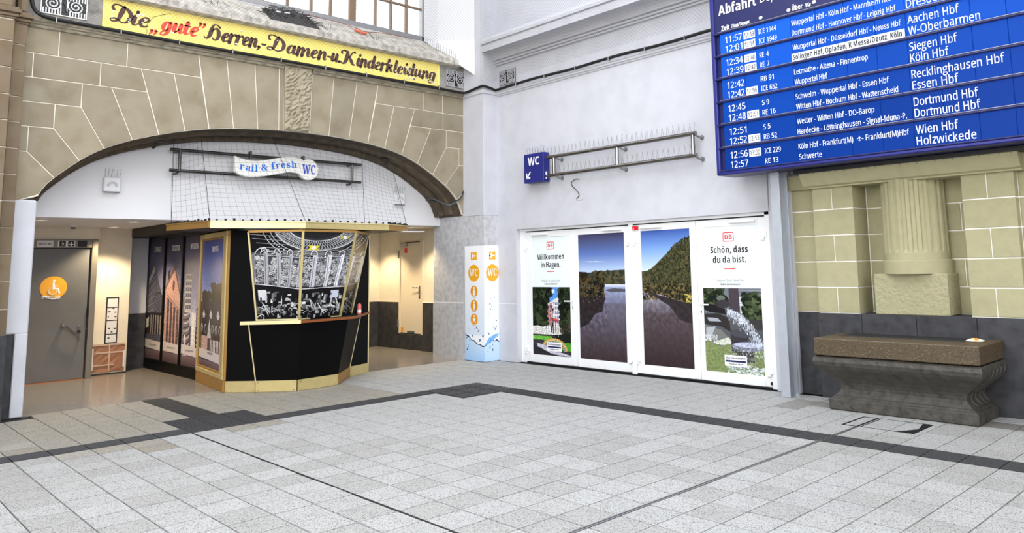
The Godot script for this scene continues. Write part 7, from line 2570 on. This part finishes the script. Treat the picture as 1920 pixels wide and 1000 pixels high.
func art_city(k: int) -> ImageTexture:
	var p := Paint.new(192, 448, c8(60, 60, 84))
	p.grad(0, 0, 1, 0.25, c8(58, 55, 74), c8(112, 112, 146)) if k < 3 else p.grad(0, 0, 1, 0.25, c8(60, 70, 140), c8(96, 120, 200))
	p.grad(0, 0.25, 1, 0.7, c8(112, 112, 146) if k < 3 else c8(96, 120, 200), c8(190, 190, 214))
	var rose := c8(196, 158, 150)
	var roof := c8(66, 60, 66)
	var glass := c8(92, 92, 108)
	match k:
		0:
			p.poly([Vector2(0.05, 0.26), Vector2(0.4, 0.17), Vector2(0.5, 0.26), Vector2(1, 0.52), Vector2(1, 0.92), Vector2(0.0, 0.92)], glass)
			p.poly([Vector2(0.1, 0.34), Vector2(0.42, 0.23), Vector2(0.46, 0.28), Vector2(0.1, 0.40)], c8(196, 190, 196))
			for i in 9:
				p.line(Vector2(0.08, 0.4 + 0.045 * i), Vector2(0.5, 0.32 + 0.055 * i), 2, c8(150, 148, 160))
				p.line(Vector2(0.5, 0.32 + 0.055 * i), Vector2(1, 0.52 + 0.03 * i), 2, c8(60, 58, 70))
			for i in 8:
				p.line(Vector2(0.1 + 0.12 * i, 0.35), Vector2(0.1 + 0.12 * i, 0.9), 2, c8(54, 52, 62))
			p.arc(0.72, 0.56, 0.3, 0.1, PI, TAU, 4, c8(50, 48, 56))
			p.rect(0, 0.62, 1, 0.8, c8(52, 48, 54))
			p.poly([Vector2(0.02, 0.68), Vector2(0.2, 0.66), Vector2(0.2, 0.74), Vector2(0.02, 0.76)], c8(220, 216, 214))
			for i in 5:
				p.rect(0.3 + 0.14 * i, 0.64, 0.37 + 0.14 * i, 0.80, c8(150, 140, 138))
		1:
			p.poly([Vector2(0.05, 0.4), Vector2(0.56, 0.255), Vector2(1.0, 0.5), Vector2(1, 0.92), Vector2(0, 0.92)], rose)
			p.poly([Vector2(0.0, 0.41), Vector2(0.56, 0.235), Vector2(1.0, 0.49), Vector2(1, 0.53), Vector2(0.56, 0.275), Vector2(0.02, 0.435)], c8(120, 92, 88))
			p.ell(0.52, 0.395, 0.07, 0.045, c8(112, 84, 84))
			p.poly([Vector2(0.14, 0.29), Vector2(0.26, 0.26), Vector2(0.26, 0.34), Vector2(0.14, 0.36)], roof)
			p.line(Vector2(0.1, 0.47), Vector2(1, 0.6), 4, c8(150, 116, 110))
			for i in 4:
				var x := 0.16 + 0.2 * i
				p.poly([Vector2(x, 0.49 + 0.03 * i), Vector2(x + 0.13, 0.51 + 0.03 * i), Vector2(x + 0.13, 0.86), Vector2(x, 0.86)], c8(82, 72, 82))
				for j in 5:
					p.line(Vector2(x, 0.56 + 0.06 * j), Vector2(x + 0.13, 0.57 + 0.06 * j), 2, c8(150, 124, 124))
				p.line(Vector2(x + 0.065, 0.5), Vector2(x + 0.065, 0.86), 2, c8(140, 116, 118))
		2:
			p.poly([Vector2(0, 0.5), Vector2(0.1, 0.48), Vector2(0.45, 0.58), Vector2(0.45, 0.92), Vector2(0, 0.92)], c8(120, 112, 126))
			for i in 7:
				p.arc(0.1, 0.5 + 0.06 * i, 0.36, 0.04, 0, PI / 2, 5, c8(60, 56, 66))
				p.arc(0.1, 0.525 + 0.06 * i, 0.36, 0.04, 0, PI / 2, 4, c8(196, 190, 198))
			p.rect(0.12, 0.31, 0.5, 0.60, c8(190, 186, 192))
			for i in 6:
				for j in 3:
					p.rect(0.15 + 0.12 * j, 0.32 + 0.045 * i, 0.25 + 0.12 * j, 0.35 + 0.045 * i, c8(100, 100, 116))
			p.rect(0.55, 0.6, 0.82, 0.86, c8(222, 216, 220))
			p.rect(0.62, 0.62, 0.70, 0.84, c8(240, 238, 240))
			p.rect(0.84, 0.56, 0.96, 0.9, c8(40, 36, 44))
			for i in 8:
				p.rect(0.87, 0.58 + 0.035 * i, 0.93, 0.595 + 0.035 * i, c8(210, 200, 204))
			p.line(Vector2(0.7, 0.5), Vector2(0.7, 0.62), 2, c8(200, 200, 210))
			p.ell(0.2, 0.79, 0.05, 0.02, c8(230, 220, 220))
			p.rect(0.15, 0.80, 0.27, 0.90, c8(212, 200, 204))
		3:
			p.blobs(rnd(61), 0.08, 0.42, 0.42, 0.52, 60, 0.07, [c8(50, 44, 40), c8(70, 60, 50)])
			p.blobs(rnd(62), 0.5, 0.36, 1.0, 0.52, 150, 0.08, [c8(46, 40, 36), c8(72, 60, 48), c8(58, 50, 44)])
			p.blobs(rnd(63), 0.62, 0.345, 0.68, 0.4, 10, 0.06, [c8(46, 40, 36)])
			p.poly([Vector2(0.0, 0.5), Vector2(0.12, 0.485), Vector2(0.14, 0.4), Vector2(0.22, 0.4), Vector2(0.22, 0.47), Vector2(0.95, 0.52), Vector2(1, 0.62), Vector2(1, 0.66), Vector2(0, 0.66)], roof)
			for i in 3:
				p.poly([Vector2(0.1 + 0.32 * i, 0.6), Vector2(0.16 + 0.32 * i, 0.55), Vector2(0.24 + 0.32 * i, 0.6)], c8(210, 204, 208))
				p.rect(0.13 + 0.32 * i, 0.59, 0.21 + 0.32 * i, 0.62, c8(220, 214, 216))
			p.rect(0, 0.64, 1, 0.78, c8(56, 50, 54))
			for i in 6:
				p.ell(0.1 + 0.16 * i, 0.70, 0.045, 0.035, c8(200, 194, 196))
				p.ell(0.1 + 0.16 * i, 0.705, 0.03, 0.028, c8(52, 46, 52))
			p.poly([Vector2(0.34, 0.78), Vector2(0.44, 0.62), Vector2(0.54, 0.78)], c8(206, 200, 200))
			p.rect(0, 0.77, 1, 0.88, c8(90, 76, 76))
			p.rect(0.1, 0.76, 0.38, 0.88, c8(204, 170, 164))
			for i in 8:
				p.rect(0.5 + 0.065 * i, 0.78, 0.53 + 0.065 * i, 0.87, c8(226, 222, 224))
	p.grain(0, 0.25, 1, 0.9, 0.25, 0.11, 70 + k)
	var y0 := 0.84 if k < 3 else 0.86
	p.poly([Vector2(0, y0), Vector2(1, y0 + 0.015), Vector2(1, y0 + 0.085), Vector2(0, y0 + 0.07)], c8(214, 206, 208))
	p.grad(0, y0 + 0.085, 1, 1, c8(120, 100, 106), c8(84, 66, 74))
	return p.tex()


func art_waiting_room() -> ImageTexture:
	var W := 640
	var H := 512
	var p := Paint.new(W, H, c8(22, 22, 24))
	var r := rnd(80)
	# dome lattice at the top
	p.ell(0.56, -0.06, 0.36, 0.31, c8(52, 52, 54))
	for i in 44:
		var a := PI * i / 43.0
		for s in [-0.06, 0.06]:
			p.line(Vector2(0.56 + 0.22 * cos(a + s), -0.05 + 0.16 * sin(a + s)), Vector2(0.56 + 0.335 * cos(a - s), -0.05 + 0.265 * sin(a - s)), 2, c8(190, 190, 194))
	for q in [[0.22, 0.16, 4], [0.34, 0.27, 5], [0.38, 0.32, 3], [0.44, 0.38, 3]]:
		p.arc(0.56, -0.05, q[0], q[1], 0.0, PI, q[2], c8(196, 196, 200))
	p.ell(0.56, -0.07, 0.2, 0.15, c8(40, 40, 42))
	for i in 36:
		var a := PI * (0.1 + 0.8 * i / 35.0)
		p.ell(0.56 + 0.405 * cos(a), -0.05 + 0.35 * sin(a), 0.006, 0.008, c8(220, 220, 224))
	# ribs on the left
	for i in 6:
		p.line(Vector2(0.0 + 0.03 * i, 0.02 + 0.05 * i), Vector2(0.3, 0.06 + 0.045 * i), 3, c8(150, 150, 154))
	for i in 5:
		p.arc(0.1 + 0.035 * i, 0.3 + 0.02 * i, 0.07, 0.12, PI, PI * 1.6, 4, c8(210, 210, 214))
	p.poly([Vector2(0, 0.24), Vector2(0.3, 0.30), Vector2(0.7, 0.31), Vector2(1, 0.22), Vector2(1, 0.66), Vector2(0, 0.62)], c8(120, 120, 126))
	for i in 60:
		p.line(Vector2(r.randf(), r.randf_range(0.2, 0.3)), Vector2(r.randf(), r.randf_range(0.22, 0.3)), 2, grey(r.randf_range(0.1, 0.6)))
	# wall of ornate panels between pale pilasters
	for i in 9:
		var x0 := 0.02 + 0.108 * i
		var x1 := x0 + 0.068
		var bow := 0.05 * (1.0 - pow((i - 4.5) / 4.5, 2.0))
		var y0 := 0.245 + bow + (0.0 if i < 7 else 0.03)
		var y1 := 0.60 + bow * 0.9
		p.poly([Vector2(x0 + 0.02, y0), Vector2(x1 + 0.02, y0 + 0.01), Vector2(x1, y1), Vector2(x0, y1)], c8(66, 66, 72))
		for j in 78:
			var t := r.randf()
			var u := r.randf()
			var c := Vector2(lerpf(lerpf(x0 + 0.02, x0, t), lerpf(x1 + 0.02, x1, t), u), lerpf(y0 + 0.03, y1 - 0.02, t))
			var rr := r.randf_range(0.005, 0.014)
			p.arc(c.x, c.y, rr, rr * 1.2, 0, TAU, 2, grey(r.randf_range(0.45, 0.92)))
		var s := 0.66 + 0.32 * clampf((i - 2) / 5.0, 0.0, 1.0)
		p.poly([Vector2(x1 + 0.022, y0 - 0.02), Vector2(x1 + 0.056, y0 - 0.02), Vector2(x1 + 0.038, y1), Vector2(x1 + 0.002, y1)], Color(s, s, s * 1.03))
		p.poly([Vector2(x1 + 0.030, y0), Vector2(x1 + 0.036, y0), Vector2(x1 + 0.018, y1), Vector2(x1 + 0.012, y1)], Color(s * 0.6, s * 0.6, s * 0.62))
		p.line(Vector2(x0 + 0.01, y0), Vector2(x1 + 0.02, y0 + 0.01), 3, c8(200, 200, 206))
		p.arc(x1 + 0.03, y0 - 0.02, 0.025, 0.05, PI, TAU, 3, c8(226, 226, 230))
	# rail and the room below
	p.poly([Vector2(0, 0.585), Vector2(0.46, 0.66), Vector2(0.86, 0.655), Vector2(1, 0.63), Vector2(1, 1), Vector2(0, 1)], c8(26, 26, 28))
	p.line(Vector2(0, 0.59), Vector2(0.46, 0.662), 4, c8(220, 220, 224))
	p.line(Vector2(0.46, 0.662), Vector2(0.88, 0.65), 4, c8(236, 236, 240))
	for i in 120:
		var x := r.randf_range(0.02, 0.97)
		var y := r.randf_range(0.68, 0.97)
		var w := r.randf_range(0.008, 0.055)
		var h := r.randf_range(0.008, 0.05)
		var v := r.randf_range(0.1, 0.98) if r.randf() < 0.6 else 0.08
		p.poly([Vector2(x, y), Vector2(x + w, y + r.randf_range(-0.01, 0.01)), Vector2(x + w, y + h), Vector2(x, y + h)], grey(v))
	p.rect(0.03, 0.66, 0.1, 0.78, c8(214, 214, 218))
	p.rect(0.72, 0.69, 0.8, 0.78, c8(200, 206, 222))
	for i in 36:
		var x := r.randf_range(0.02, 0.95)
		var y := r.randf_range(0.84, 0.98)
		p.arc(x, y, r.randf_range(0.01, 0.04), r.randf_range(0.008, 0.03), PI, TAU, 3, grey(r.randf_range(0.5, 1.0)))
	for i in 18:
		var x := r.randf_range(0.0, 0.95)
		p.line(Vector2(x, r.randf_range(0.78, 0.9)), Vector2(x + r.randf_range(0.03, 0.1), r.randf_range(0.86, 0.96)), 4, grey(r.randf_range(0.5, 0.95)))
	# two yellow lamps
	p.poly([Vector2(0.50, 0.16), Vector2(0.585, 0.165), Vector2(0.57, 0.20), Vector2(0.585, 0.215), Vector2(0.50, 0.21), Vector2(0.515, 0.185)], c8(226, 206, 30))
	p.ell(0.543, 0.188, 0.018, 0.022, c8(240, 240, 250))
	p.poly([Vector2(0.74, 0.05), Vector2(0.815, 0.055), Vector2(0.80, 0.08), Vector2(0.745, 0.075)], c8(190, 180, 40))
	p.rect(0.765, 0.045, 0.79, 0.08, c8(230, 230, 236))
	for i in 70:
		var x := r.randf_range(0.0, 0.97)
		var y := r.randf_range(0.70, 0.97)
		p.rect(x, y, x + r.randf_range(0.004, 0.02), y + r.randf_range(0.02, 0.08), grey(r.randf_range(0.3, 0.8)))
	p.grain(0, 0, 1, 1, 0.3, 0.2, 82)
	return p.tex()
